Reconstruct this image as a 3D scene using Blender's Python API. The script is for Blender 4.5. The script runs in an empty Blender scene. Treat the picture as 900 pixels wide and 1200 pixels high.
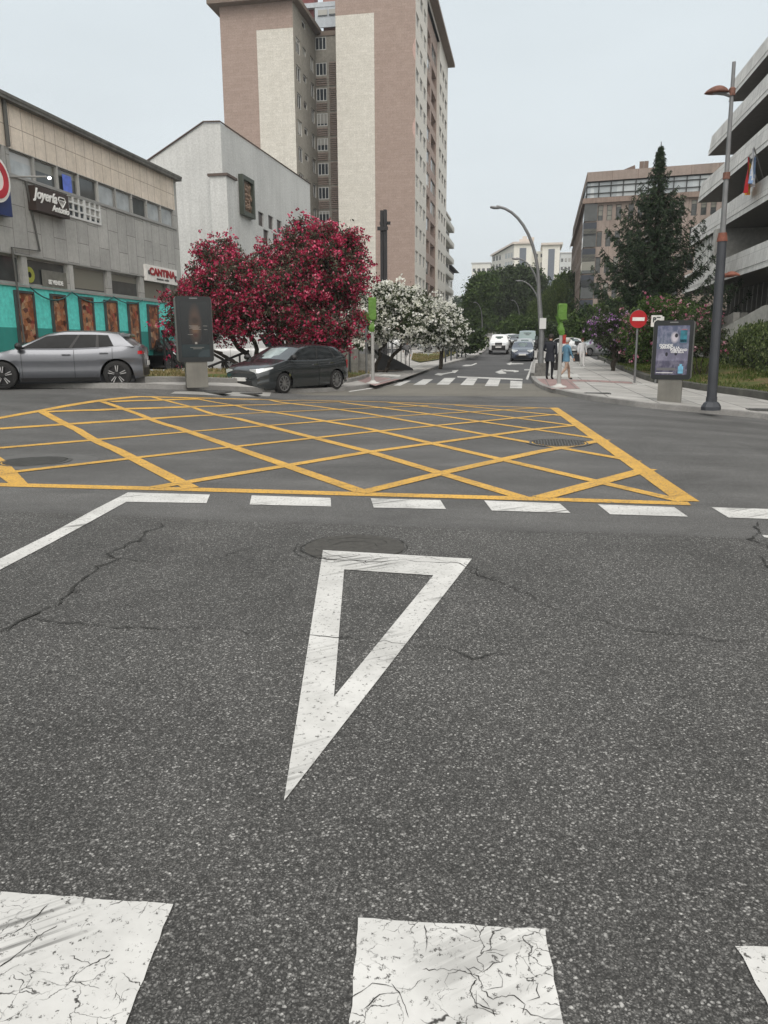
import bpy, bmesh, math, random
import numpy as np
from math import sin, cos, tan, radians, pi, sqrt, atan2, hypot
from mathutils import Vector, Matrix, noise as mnoise
random.seed(7); RNG = np.random.default_rng(7)
scene = bpy.context.scene
COL = scene.collection
# ------------------------------------------------------------ camera
FPX = 900.0; PITCH = radians(12.3); ROLL = radians(-0.3); CH = 1.5
cam_d = bpy.data.cameras.new('camera'); cam = bpy.data.objects.new('camera', cam_d); COL.objects.link(cam)
cam_d.sensor_fit = 'VERTICAL'; cam_d.sensor_height = 36.0; cam_d.lens = 36.0*FPX/1200.0
cam_d.clip_start = 0.05; cam_d.clip_end = 5000
_f = Vector((0, cos(PITCH), -sin(PITCH))); _r = Vector((1, 0, 0)); _u = _r.cross(_f)
CR = cos(ROLL)*_r + sin(ROLL)*_u; CU = -sin(ROLL)*_r + cos(ROLL)*_u; CF = _f
m3 = Matrix((CR, CU, -CF)).transposed()
cam.matrix_world = Matrix.Translation((0, 0, CH)) @ m3.to_4x4()
scene.camera = cam
# ------------------------------------------------------------ overcast sky and soft sun
SUN_EL = radians(52); SUN_AZ = radians(176)
w = bpy.data.worlds.new('World'); scene.world = w; w.use_nodes = True
nt = w.node_tree; nt.nodes.clear()
out = nt.nodes.new('ShaderNodeOutputWorld')
sky = nt.nodes.new('ShaderNodeTexSky'); sky.sky_type = 'NISHITA'; sky.sun_disc = False
sky.sun_elevation = SUN_EL; sky.sun_rotation = SUN_AZ; sky.dust_density = 4.0
bgs = nt.nodes.new('ShaderNodeBackground'); bgs.inputs[1].default_value = 0.05
nt.links.new(sky.outputs[0], bgs.inputs[0])
tc = nt.nodes.new('ShaderNodeTexCoord'); sx = nt.nodes.new('ShaderNodeSeparateXYZ')
nt.links.new(tc.outputs['Generated'], sx.inputs[0])
rp = nt.nodes.new('ShaderNodeValToRGB')
rp.color_ramp.elements[0].position = 0.0; rp.color_ramp.elements[0].color = (0.765, 0.825, 0.850, 1)
rp.color_ramp.elements[1].position = 0.55; rp.color_ramp.elements[1].color = (0.70, 0.775, 0.82, 1)
nt.links.new(sx.outputs[2], rp.inputs[0])
nz = nt.nodes.new('ShaderNodeTexNoise'); nz.inputs['Scale'].default_value = 2.2; nz.inputs['Detail'].default_value = 5
mp = nt.nodes.new('ShaderNodeMapping'); mp.inputs['Scale'].default_value = (1, 1, 3.0)
nt.links.new(tc.outputs['Generated'], mp.inputs[0]); nt.links.new(mp.outputs[0], nz.inputs['Vector'])
mr = nt.nodes.new('ShaderNodeMapRange'); mr.inputs[1].default_value = 0.3; mr.inputs[2].default_value = 0.7
mr.inputs[3].default_value = 0.95; mr.inputs[4].default_value = 1.04
nt.links.new(nz.outputs[0], mr.inputs[0])
vm = nt.nodes.new('ShaderNodeVectorMath'); vm.operation = 'SCALE'
nt.links.new(rp.outputs[0], vm.inputs[0]); nt.links.new(mr.outputs[0], vm.inputs['Scale'])
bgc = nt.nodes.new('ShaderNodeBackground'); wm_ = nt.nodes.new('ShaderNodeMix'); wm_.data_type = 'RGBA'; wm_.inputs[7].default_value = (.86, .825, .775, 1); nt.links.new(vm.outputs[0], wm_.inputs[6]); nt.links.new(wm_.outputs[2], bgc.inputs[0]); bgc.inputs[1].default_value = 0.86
# glow added to the unseen cloud deck overhead and behind the camera, brightening facades
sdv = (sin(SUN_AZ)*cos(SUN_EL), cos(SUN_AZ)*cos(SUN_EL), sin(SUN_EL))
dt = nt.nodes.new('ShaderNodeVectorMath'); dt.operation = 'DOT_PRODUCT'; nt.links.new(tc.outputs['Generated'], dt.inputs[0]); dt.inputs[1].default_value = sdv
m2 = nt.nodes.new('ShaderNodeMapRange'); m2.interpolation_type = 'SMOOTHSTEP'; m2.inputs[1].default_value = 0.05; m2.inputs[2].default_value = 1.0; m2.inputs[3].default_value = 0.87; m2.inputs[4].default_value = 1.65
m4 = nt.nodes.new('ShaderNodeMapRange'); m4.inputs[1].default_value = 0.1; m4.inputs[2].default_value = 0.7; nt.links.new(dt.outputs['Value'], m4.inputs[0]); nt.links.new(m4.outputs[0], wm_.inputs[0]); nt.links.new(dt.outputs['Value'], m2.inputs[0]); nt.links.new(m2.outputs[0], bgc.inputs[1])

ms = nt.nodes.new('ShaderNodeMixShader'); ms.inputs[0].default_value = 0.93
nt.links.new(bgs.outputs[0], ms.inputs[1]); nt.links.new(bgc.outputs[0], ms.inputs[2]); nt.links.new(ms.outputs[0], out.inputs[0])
sun_d = bpy.data.lights.new('sun', 'SUN'); sun_d.energy = 1.1; sun_d.angle = radians(40); sun_d.color = (1, 0.965, 0.92)
sun = bpy.data.objects.new('sun', sun_d); COL.objects.link(sun)
sd = Vector((sin(SUN_AZ)*cos(SUN_EL), cos(SUN_AZ)*cos(SUN_EL), sin(SUN_EL)))
sun.rotation_euler = (-sd).to_track_quat('-Z', 'Y').to_euler()
scene.view_settings.view_transform = 'Standard'; scene.view_settings.look = 'None'
scene.view_settings.gamma = 1; scene.view_settings.exposure = 0.32; scene.view_settings.use_curve_mapping = False
# ------------------------------------------------------------ coordinates: v across, u along the side street
AZ = radians(10.3); SA, CA = sin(AZ), cos(AZ)
def W(v, u, z=0.0): return Vector((v*CA+u*SA, -v*SA+u*CA, z))
def VU(p): return (p[0]*CA-p[1]*SA, p[0]*SA+p[1]*CA)
def sst(a, b, x):
    t = min(1.0, max(0.0, (x-a)/(b-a))); return t*t*(3-2*t)
RU = [-1e4, 45, 60, 75, 130, 250, 400, 600, 900, 1e4]; RZ = [0, 0, .25, .6, 2.5, 9.5, 17, 22, 25, 25]
def H(v, u):
    h = float(np.interp(u, RU, RZ))
    t = 0.46*sst(-6.2, -10.0, v) + 0.06*sst(-12, -18, v) - 0.26*sst(1.5, 6.5, v) if True else 0
    return h + t*sst(8, 16, u)*(1-sst(27, 40, u))
def ray(px, py): return CF + CR*((px-450)/FPX) - CU*((py-600)/FPX)
def G(px, py, off=0.0):
    """first point of the ground (plus off) met by the sight line through a pixel"""
    d = ray(px, py); o = Vector((0, 0, CH)); g = lambda t: (o+d*t).z-H(*VU(o+d*t))-off
    t0 = 1.0; t1 = 1.0
    while g(t1) > 0 and t1 < 900: t0 = t1; t1 = t1*1.03+.2
    for _ in range(40):
        m = (t0+t1)/2
        if g(m) > 0: t0 = m
        else: t1 = m
    return VU(o+d*t1)
def AT(px, py, y):
    d = ray(px, py); return Vector((0, 0, CH))+d*(y/d.y)
def onU(px, py, u0):     # plane of constant u -> v, z
    d = ray(px, py); k = u0/(d.x*SA+d.y*CA); p = Vector((0, 0, CH))+d*k; return VU(p)[0], p.z
def onV(px, py, v0):     # plane of constant v -> u, z
    d = ray(px, py); k = v0/(d.x*CA-d.y*SA); p = Vector((0, 0, CH))+d*k; return VU(p)[1], p.z
# ------------------------------------------------------------ materials
MATS = {}
def newmat(name):
    m = bpy.data.materials.new(name); m.use_nodes = True
    n = m.node_tree; b = n.nodes['Principled BSDF']; return m, n, b
def N(n, t, **k):
    x = n.nodes.new('ShaderNode'+t)
    for a, b in k.items(): setattr(x, a, b)
    return x
def mixc(n, fac, a, b, mode='MIX'):
    x = N(n, 'Mix', data_type='RGBA', blend_type=mode)
    for s, v in ((x.inputs[0], fac), (x.inputs[6], a), (x.inputs[7], b)):
        if hasattr(v, 'is_linked') or hasattr(v, 'node'): n.links.new(v, s)
        else: s.default_value = v if not isinstance(v, tuple) else (*v, 1)[:4]
    return x.outputs[2]
def ramp(n, fac, stops):
    r = N(n, 'ValToRGB'); e = r.color_ramp.elements
    while len(e) < len(stops): e.new(0.5)
    for i, (p, c) in enumerate(stops):
        e[i].position = p; e[i].color = (*c, 1) if isinstance(c, tuple) else (c, c, c, 1)
    n.links.new(fac, r.inputs[0]); return r.outputs[0]
def streetco(n, src='Object'):
    t = N(n, 'TexCoord'); m = N(n, 'Mapping'); m.inputs['Rotation'].default_value = (0, 0, AZ)
    n.links.new(t.outputs[src], m.inputs[0]); return m.outputs[0]
def noise(n, co, scale, detail=4, rough=.55, dist=0):
    x = N(n, 'TexNoise'); x.inputs['Scale'].default_value = scale; x.inputs['Detail'].default_value = detail
    x.inputs['Roughness'].default_value = rough; x.inputs['Distortion'].default_value = dist
    n.links.new(co, x.inputs['Vector']); return x.outputs[0]
def bump(n, b, h, s=.3, d=.01):
    x = N(n, 'Bump'); x.inputs['Strength'].default_value = s; x.inputs['Distance'].default_value = d
    n.links.new(h, x.inputs['Height']); n.links.new(x.outputs[0], b.inputs['Normal'])
def pm(name, col, rough=.7, metal=0.0, var=.12, scale=3.0, fine=None, bmp=0, spec=None, streak=0, coat=0):
    if name in MATS: return MATS[name]
    m, n, b = newmat(name); t = N(n, 'TexCoord')
    co = t.outputs['Object']
    f = noise(n, co, scale, 5, .6)
    lo = tuple(c*(1-var) for c in col); hi = tuple(min(1, c*(1+var)) for c in col)
    c = ramp(n, f, [(.3, lo), (.7, hi)])
    if streak:
        mpn = N(n, 'Mapping'); mpn.inputs['Scale'].default_value = (2.5, 2.5, .12); n.links.new(co, mpn.inputs[0])
        s = noise(n, mpn.outputs[0], 1.6, 6, .7)
        c = mixc(n, ramp(n, s, [(.42, 0.0), (.75, streak)]), c, tuple(x*.35 for x in col))
    if fine:
        g = noise(n, co, fine, 3, .7)
        c = mixc(n, 1.0, c, ramp(n, g, [(.3, .82), (.7, 1.12)]), 'MULTIPLY')
        if bmp: bump(n, b, g, bmp, .01)
    n.links.new(c, b.inputs['Base Color']); b.inputs['Roughness'].default_value = rough
    b.inputs['Metallic'].default_value = metal
    if coat: b.inputs['Coat Weight'].default_value = coat; b.inputs['Coat Roughness'].default_value = .05
    if spec is not None: b.inputs['Specular IOR Level'].default_value = spec
    MATS[name] = m; return m
def leafmat(name, stops, rough=.6, trans=.25):
    if name in MATS: return MATS[name]
    m, n, b = newmat(name); g = N(n, 'NewGeometry')
    c = ramp(n, g.outputs['Random Per Island'], stops)
    n.links.new(c, b.inputs['Base Color']); b.inputs['Roughness'].default_value = rough
    b.inputs['Specular IOR Level'].default_value = .3
    tr = N(n, 'BsdfTranslucent'); n.links.new(c, tr.inputs[0]); mx = N(n, 'MixShader'); mx.inputs[0].default_value = trans
    o = n.nodes['Material Output']; n.links.new(b.outputs[0], mx.inputs[1]); n.links.new(tr.outputs[0], mx.inputs[2])
    n.links.new(mx.outputs[0], o.inputs[0]); MATS[name] = m; return m
def glassmat(name, dark=(.02, .025, .03), blind=(.35, .35, .33), share=.45, rough=.08):
    """dark reflective pane; per-window random blind lowered behind it"""
    if name in MATS: return MATS[name]
    m, n, b = newmat(name); oi = N(n, 'ObjectInfo'); t = N(n, 'TexCoord'); s = N(n, 'SeparateXYZ')
    n.links.new(t.outputs['Generated'], s.inputs[0])
    a = N(n, 'Math', operation='MULTIPLY_ADD'); n.links.new(oi.outputs['Random'], a.inputs[0])
    a.inputs[1].default_value = -1.0/max(share, .01); a.inputs[2].default_value = 1.0
    inv = N(n, 'Math', operation='SUBTRACT'); inv.inputs[0].default_value = 1.0; n.links.new(s.outputs[2], inv.inputs[1])
    lt = N(n, 'Math', operation='LESS_THAN'); n.links.new(inv.outputs[0], lt.inputs[0]); n.links.new(a.outputs[0], lt.inputs[1])
    f = noise(n, t.outputs['Object'], 2.0, 3)
    dk = mixc(n, f, dark, tuple(x*2.6 for x in dark))
    c = mixc(n, lt.outputs[0], dk, blind)
    n.links.new(c, b.inputs['Base Color']); b.inputs['Roughness'].default_value = rough
    b.inputs['Specular IOR Level'].default_value = .6
    MATS[name] = m; return m
# ------------------------------------------------------------ mesh helper
class MB:
    def __init__(s): s.V = []; s.F = []; s.M = []
    def add(s, vs, fs, m=0):
        k = len(s.V); s.V += [tuple(v) for v in vs]; s.F += [[k+i for i in f] for f in fs]
        s.M += [m]*len(fs) if isinstance(m, int) else m
        return s
    def box(s, x0, x1, y0, y1, z0, z1, m=0):
        return s.add([(x0,y0,z0),(x1,y0,z0),(x1,y1,z0),(x0,y1,z0),(x0,y0,z1),(x1,y0,z1),(x1,y1,z1),(x0,y1,z1)],
            [(0,3,2,1),(4,5,6,7),(0,1,5,4),(1,2,6,5),(2,3,7,6),(3,0,4,7)], m)
    def cbox(s, c, d, m=0, rz=0, taper=1.0):
        vs = []
        for sz in (-1, 1):
            for sx_, sy_ in ((-1,-1),(1,-1),(1,1),(-1,1)):
                k = taper if sz > 0 else 1
                x, y = sx_*d[0]/2*k, sy_*d[1]/2*k
                vs.append((c[0]+x*cos(rz)-y*sin(rz), c[1]+x*sin(rz)+y*cos(rz), c[2]+sz*d[2]/2))
        return s.add(vs, [(0,3,2,1),(4,5,6,7),(0,1,5,4),(1,2,6,5),(2,3,7,6),(3,0,4,7)], m)
    def quad(s, a, b, c, d, m=0): return s.add([a, b, c, d], [(0,1,2,3)], m)
    def tube(s, pts, rs, n=8, m=0, caps=True):
        pts = [Vector(p) for p in pts]
        if not isinstance(rs, (list, tuple)): rs = [rs]*len(pts)
        vs = []; fs = []; ref = None
        for i, p in enumerate(pts):
            d = (pts[min(i+1, len(pts)-1)]-pts[max(i-1, 0)]).normalized()
            if ref is None: ref = Vector((0,0,1)) if abs(d.z) < .9 else Vector((1,0,0))
            a = d.cross(ref).normalized(); b = a.cross(d).normalized(); ref = b
            for j in range(n):
                t = 2*pi*j/n; vs.append(p+(a*cos(t)+b*sin(t))*rs[i])
        for i in range(len(pts)-1):
            for j in range(n):
                fs.append((i*n+j, i*n+(j+1)%n, (i+1)*n+(j+1)%n, (i+1)*n+j))
        if caps: fs.append(tuple(range(n-1, -1, -1))); fs.append(tuple((len(pts)-1)*n+j for j in range(n)))
        return s.add(vs, fs, m)
    def lathe(s, prof, n=16, m=0, c=(0,0,0), axis='z'):
        vs = []; fs = []
        for r, h in prof:
            for j in range(n):
                t = 2*pi*j/n; a, b = r*cos(t), r*sin(t)
                vs.append({'z': (c[0]+a, c[1]+b, c[2]+h), 'y': (c[0]+a, c[1]+h, c[2]+b), 'x': (c[0]+h, c[1]+a, c[2]+b)}[axis])
        for i in range(len(prof)-1):
            for j in range(n): fs.append((i*n+j, i*n+(j+1)%n, (i+1)*n+(j+1)%n, (i+1)*n+j))
        return s.add(vs, fs, m)
    def prism(s, poly, z0, z1, m=0):
        n = len(poly)
        return s.add([(x,y,z0) for x,y in poly]+[(x,y,z1) for x,y in poly],
            [tuple(range(n-1,-1,-1)), tuple(range(n,2*n))]+[(i,(i+1)%n,n+(i+1)%n,n+i) for i in range(n)], m)
    def build(s, name, mats, parent=None, loc=(0,0,0), rz=0.0, smooth=False, rot=None):
        me = bpy.data.meshes.new(name); me.from_pydata(s.V, [], s.F)
        for mm in (mats if isinstance(mats, (list, tuple)) else [mats]): me.materials.append(mm)
        me.polygons.foreach_set('material_index', s.M)
        if smooth: me.polygons.foreach_set('use_smooth', [True]*len(s.F))
        me.update()
        if smooth and smooth != 'all': me.set_sharp_from_angle(angle=radians(40))
        return mk(name, me, parent, loc, rz, rot)
def mk(name, data, parent=None, loc=(0,0,0), rz=0.0, rot=None):
    o = bpy.data.objects.new(name, data); COL.objects.link(o); o.parent = parent
    o.location = loc; o.rotation_euler = rot if rot else (0, 0, rz); return o
def tag(o, label=None, cat=None, group=None, kind=None):
    if label: o['label'] = label
    if cat: o['category'] = cat
    if group: o['group'] = group
    if kind: o['kind'] = kind
    return o
def T(name, label, cat, loc, rz=0.0, group=None):
    return tag(mk(name, None, None, loc, rz), label, cat, group)
def S(o): o['kind'] = 'structure'; return o
def copy_tree(o, parent=None):
    c = o.copy(); COL.objects.link(c)
    if parent: c.parent = parent
    for ch in [x for x in COL.objects if x.parent == o]: copy_tree(ch, c)
    return c
def text(body, size, mat, name, parent, loc, rot, ext=.01, shear=0.0, bold=0.0, align='CENTER', sx_=1.0):
    cu = bpy.data.curves.new(name, 'FONT'); cu.body = body; cu.size = size; cu.extrude = ext; cu.shear = shear
    cu.offset = bold; cu.align_x = align; cu.align_y = 'CENTER'; cu.resolution_u = 3
    o = bpy.data.objects.new(name+'_c', cu); COL.objects.link(o)
    bpy.context.view_layer.update()
    me = bpy.data.meshes.new_from_object(o.evaluated_get(bpy.context.evaluated_depsgraph_get()))
    bpy.data.objects.remove(o); bpy.data.curves.remove(cu)
    me.materials.clear(); me.materials.append(mat)
    r = mk(name, me, parent, loc, 0, rot); r.scale = (sx_, 1, 1); return r
# ------------------------------------------------------------ draped ground sheets
def lines(rngs):
    o = []
    for a, b, st in rngs:
        x = a
        while x < b-1e-6: o.append(round(x, 4)); x += st
    o.append(rngs[-1][1]); return o
GV = lines([(-1200,-200,100),(-200,-60,20),(-60,-24,4),(-24,16,.5),(16,60,4),(60,200,20),(200,1200,100)])
GU = lines([(-200,-8,16),(-8,8,1),(8,45,.5),(45,150,5),(150,400,25),(400,900,50),(900,2500,200)])
import bisect
def clip(poly, ax, val, keep_ge):
    o = []; n = len(poly)
    for i in range(n):
        a, b = poly[i], poly[(i+1)%n]; da = a[ax]-val; db = b[ax]-val
        if not keep_ge: da, db = -da, -db
        if da >= 0: o.append(a)
        if (da > 0 and db < 0) or (da < 0 and db > 0):
            t = da/(da-db); o.append((a[0]+(b[0]-a[0])*t, a[1]+(b[1]-a[1])*t))
    return o
def drape(mb, poly, off, m=0, gv=None, gu=None):
    """poly in (v,u); cut on the common grid and laid on the ground at height off"""
    gv = gv or GV; gu = gu or GU
    vs = [p[0] for p in poly]
    i0 = max(0, bisect.bisect_right(gv, min(vs))-1); i1 = min(len(gv)-1, bisect.bisect_left(gv, max(vs)))
    for i in range(i0, i1):
        st = clip(clip(poly, 0, gv[i], True), 0, gv[i+1], False)
        if len(st) < 3: continue
        us = [p[1] for p in st]
        j0 = max(0, bisect.bisect_right(gu, min(us))-1); j1 = min(len(gu)-1, bisect.bisect_left(gu, max(us)))
        for j in range(j0, j1):
            c = clip(clip(st, 1, gu[j], True), 1, gu[j+1], False)
            if len(c) < 3: continue
            a = sum(c[k][0]*c[(k+1)%len(c)][1]-c[(k+1)%len(c)][0]*c[k][1] for k in range(len(c)))
            if abs(a) < 1e-7: continue
            if a < 0: c = c[::-1]
            mb.add([W(p[0], p[1], H(*p)+off) for p in c], [tuple(range(len(c)))], m)
    return mb
def densify(pts, step=.5, closed=False):
    o = []
    n = len(pts)
    for i in range(n if closed else n-1):
        a, b = pts[i], pts[(i+1)%n]; k = max(1, int(hypot(b[0]-a[0], b[1]-a[1])/step))
        for q in range(k): t = q/k; o.append((a[0]+(b[0]-a[0])*t, a[1]+(b[1]-a[1])*t))
    if not closed: o.append(pts[-1])
    return o
def smooth_line(pts, it=2):
    for _ in range(it):
        o = [pts[0]]
        for a, b in zip(pts, pts[1:]):
            o += [(a[0]*.75+b[0]*.25, a[1]*.75+b[1]*.25), (a[0]*.25+b[0]*.75, a[1]*.25+b[1]*.75)]
        o.append(pts[-1]); pts = o
    return pts
def kerb(mb, pts, wdt, z0, z1, side=1, m=0, step=.5):
    """box section following the ground; lies on side (+1 left of travel) of the line"""
    p = densify(pts, step); L = []; R = []
    for i in range(len(p)):
        a = p[max(0, i-1)]; b = p[min(len(p)-1, i+1)]; d = hypot(b[0]-a[0], b[1]-a[1]) or 1
        nx, ny = -(b[1]-a[1])/d*side, (b[0]-a[0])/d*side
        L.append(p[i]); R.append((p[i][0]+nx*wdt, p[i][1]+ny*wdt))
    vs = []
    for a, b in zip(L, R):
        h = H(*a)
        vs += [W(a[0], a[1], h+z0), W(a[0], a[1], h+z1-.02), W(a[0]+(b[0]-a[0])*.1, a[1]+(b[1]-a[1])*.1, h+z1), W(b[0], b[1], h+z1), W(b[0], b[1], h+z0)]
    fs = []
    for i in range(len(p)-1):
        for q in range(4):
            f = (i*5+q, i*5+q+1, i*5+5+q+1, i*5+5+q); fs.append(f if side > 0 else f[::-1])
    fs.append((0,1,2,3,4)); k = (len(p)-1)*5; fs.append((k+4,k+3,k+2,k+1,k))
    mb.add(vs, fs, m); return mb
def strip(mb, a, b, wa, wb, off, m=0):
    """painted line between two (v,u) points"""
    d = hypot(b[0]-a[0], b[1]-a[1]); nx, ny = -(b[1]-a[1])/d, (b[0]-a[0])/d
    drape(mb, [(a[0]+nx*wa/2, a[1]+ny*wa/2), (a[0]-nx*wa/2, a[1]-ny*wa/2), (b[0]-nx*wb/2, b[1]-ny*wb/2), (b[0]+nx*wb/2, b[1]+ny*wb/2)], off, m)
# ------------------------------------------------------------ asphalt, paving, paint
def asphalt_mat():
    m, n, b = newmat('asphalt'); co = streetco(n)
    s = N(n, 'SeparateXYZ'); n.links.new(co, s.inputs[0])
    wob = noise(n, co, .6, 3)
    ua = N(n, 'Math', operation='MULTIPLY_ADD'); n.links.new(wob, ua.inputs[0]); ua.inputs[1].default_value = .25; n.links.new(s.outputs[1], ua.inputs[2])
    def chips(scale, thr, soft=.0):
        v = N(n, 'TexVoronoi', feature='F1'); v.inputs['Scale'].default_value = scale; n.links.new(co, v.inputs['Vector'])
        sc = N(n, 'SeparateColor'); n.links.new(v.outputs['Color'], sc.inputs[0])
        return sc.outputs[0], sc.outputs[1], v.outputs['Distance']
    c1, r1, d1 = chips(130, .5); c2, r2, d2 = chips(290, .5)
    base = ramp(n, noise(n, co, 1.1, 6, .6), [(.3, (.073, .0725, .070)), (.7, (.099, .098, .095))])
    st = ramp(n, c1, [(0, .40), (.5, .70), (.76, 1.1), (.86, 2.2), (.95, 4.0), (1.0, 7.5)])
    st2 = ramp(n, c2, [(0, .4), (.5, .75), (.8, 1.5), (.93, 2.8), (1.0, 5.0)])
    near = mixc(n, 1.0, base, mixc(n, .5, st, st2), 'MULTIPLY')
    dsh = N(n, 'Math', operation='MULTIPLY'); n.links.new(d1, dsh.inputs[0]); dsh.inputs[1].default_value = 1.0
    near = mixc(n, 1.0, near, ramp(n, d1, [(.25, 1.08), (.62, .60)]), 'MULTIPLY')
    # the crossing carriageway: finer, bluer surface
    mid = ramp(n, noise(n, co, .7, 5, .6), [(.3, (.076, .0755, .074)), (.7, (.100, .0995, .098))])
    mid = mixc(n, 1.0, mid, mixc(n, .5, st2, ramp(n, noise(n, co, 60, 2), [(.3, .75), (.7, 1.3)])), 'MULTIPLY')
    # tyre-worn bands running with the cross road (along v)
    mpn = N(n, 'Mapping'); mpn.inputs['Scale'].default_value = (.05, .8, 1); n.links.new(co, mpn.inputs[0])
    band = noise(n, mpn.outputs[0], 1.2, 4, .6)
    mid = mixc(n, 1.0, mid, ramp(n, band, [(.3, .80), (.7, 1.22)]), 'MULTIPLY')
    old = ramp(n, noise(n, co, 9, 5, .8), [(.25, (.11, .105, .092)), (.75, (.20, .19, .165))])
    far = ramp(n, noise(n, co, .8, 5), [(.3, (.072, .073, .075)), (.7, (.093, .094, .096))])
    def step(a, bb):
        r = N(n, 'MapRange'); r.inputs[1].default_value = a; r.inputs[2].default_value = bb; n.links.new(ua.outputs[0], r.inputs[0]); return r.outputs[0]
    c = mixc(n, step(6.33, 6.43), near, mid)
    c = mixc(n, step(22.9, 23.2), c, old)
    c = mixc(n, step(30.6, 30.8), c, far)
    # worn and stained patches
    p = noise(n, co, .38, 7, .72, .8)
    c = mixc(n, 1.0, c, ramp(n, p, [(.32, .74), (.5, 1.0), (.66, 1.14)]), 'MULTIPLY')
    n.links.new(c, b.inputs['Base Color']); b.inputs['Roughness'].default_value = .85; b.inputs['Specular IOR Level'].default_value = .35
    bump(n, b, d1, .3, .004)
    return m
def paint_mat(name, col, worn, dirty, scr=1.0, craze=0):
    m, n, b = newmat(name); co = streetco(n)
    g = noise(n, co, 45, 5, .75); big = noise(n, co, 2.3, 5, .7)
    c = mixc(n, ramp(n, big, [(.45, 0.0), (.75, .5)]), col, dirty); c = mixc(n, 1.0, c, ramp(n, noise(n, co, .9, 6, .75), [(.35, .80), (.6, 1.04)]), 'MULTIPLY')
    # diagonal tyre scrapes
    mpr = N(n, 'Mapping'); mpr.inputs['Rotation'].default_value = (0, 0, radians(50)); n.links.new(co, mpr.inputs[0]); mpn = N(n, 'Mapping'); mpn.inputs['Scale'].default_value = (26, .7, 1); n.links.new(mpr.outputs[0], mpn.inputs[0])
    s1 = noise(n, mpn.outputs[0], 1.0, 3, .6); s2 = noise(n, co, 1.1, 2)
    mk_ = N(n, 'Math', operation='MULTIPLY'); n.links.new(ramp(n, s1, [(.50, 0.0), (.60, .8*scr)]), mk_.inputs[0]); s2m = ramp(n, s2, [(.50, 0.0), (.58, .35 if craze else 1.0)])
    if craze:      # tyre scrapes cross the left stripe only
        gv_, gu_ = G(38, 1092); sb_ = N(n, 'VectorMath', operation='DISTANCE'); n.links.new(co, sb_.inputs[0]); sb_.inputs[1].default_value = (gv_, gu_, 0)
        s2m = mixc(n, ramp(n, sb_.outputs['Value'], [(.06, 1.0), (.17, 0.0)]), s2m, (1, 1, 1))
    n.links.new(s2m, mk_.inputs[1])
    c = mixc(n, mk_.outputs[0], c, tuple(x*.35 for x in dirty))
    sp = ramp(n, g, [(worn, 1.0), (worn+.05, 0.0)])
    c = mixc(n, sp, c, (.09, .088, .083))
    if craze:
        wv = N(n, 'TexNoise'); wv.inputs['Scale'].default_value = 9; wv.inputs['Detail'].default_value = 5; n.links.new(co, wv.inputs['Vector'])
        va = N(n, 'VectorMath', operation='MULTIPLY_ADD'); n.links.new(wv.outputs[1], va.inputs[0]); va.inputs[1].default_value = (.16, .16, 0); n.links.new(co, va.inputs[2])
        for sc_, w0, lo, hi in ((6.5, .011, .47, .55), (16, .020, .56, .62), (50, .03, .60, .70)):
            vo = N(n, 'TexVoronoi', feature='DISTANCE_TO_EDGE'); vo.inputs['Scale'].default_value = sc_; n.links.new(va.outputs[0], vo.inputs['Vector'])
            e = ramp(n, vo.outputs[0], [(w0*.35, 1.0), (w0, 0.0)])
            mk2 = ramp(n, noise(n, co, 3.1+sc_*.1, 4, .6), [(lo, 0.0), (hi, 1.0)])
            mm = N(n, 'Math', operation='MULTIPLY'); n.links.new(e, mm.inputs[0]); n.links.new(mk2, mm.inputs[1])
            c = mixc(n, mm.outputs[0], c, (.045, .043, .04))
    n.links.new(c, b.inputs['Base Color']); b.inputs['Roughness'].default_value = .75; bump(n, b, g, .25, .003)
    return m
M_ASPH = asphalt_mat()
M_WHITE = paint_mat('white_road_paint', (.58, .58, .565), .37, (.36, .36, .34))
M_WHITE2 = paint_mat('white_crossing_paint', (.60, .60, .585), .365, (.40, .40, .385), 1.2, 1)
M_YEL = paint_mat('yellow_road_paint', (.62, .36, .06), .40, (.40, .24, .07), .5)
def paving_mat(name, c1, c2, bw, bh, mortar=.012, joint=(.16, .155, .15)):
    m, n, b = newmat(name); co = streetco(n)
    t = N(n, 'TexBrick'); t.inputs['Scale'].default_value = 1; t.inputs['Brick Width'].default_value = bw; t.inputs['Row Height'].default_value = bh
    t.inputs['Mortar Size'].default_value = mortar; t.offset = 0; t.inputs['Mortar Smooth'].default_value = .3
    t.inputs['Color1'].default_value = (*c1, 1); t.inputs['Color2'].default_value = (*c2, 1); t.inputs['Mortar'].default_value = (*joint, 1)
    n.links.new(co, t.inputs['Vector'])
    c = mixc(n, 1.0, t.outputs[0], ramp(n, noise(n, co, .9, 6, .7), [(.3, .74), (.65, 1.08)]), 'MULTIPLY')
    n.links.new(c, b.inputs['Base Color']); b.inputs['Roughness'].default_value = .8; return m
M_PAVE = paving_mat('grey_paving', (.36, .353, .335), (.45, .44, .42), 1.1, 1.1, .025)
M_PAVEP = paving_mat('pink_paving', (.30, .20, .19), (.34, .23, .215), .4, .4, .02)
M_COB = paving_mat('pebble_paving', (.30, .29, .265), (.46, .45, .42), .28, .22, .06)
M_KERB = pm('kerb_stone', (.27, .265, .255), .85, var=.25, scale=1.3, fine=30, bmp=.3)
M_KERBD = pm('dark_kerb_stone', (.085, .085, .075), .9, var=.35, scale=1.5, fine=25, bmp=.3)
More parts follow.
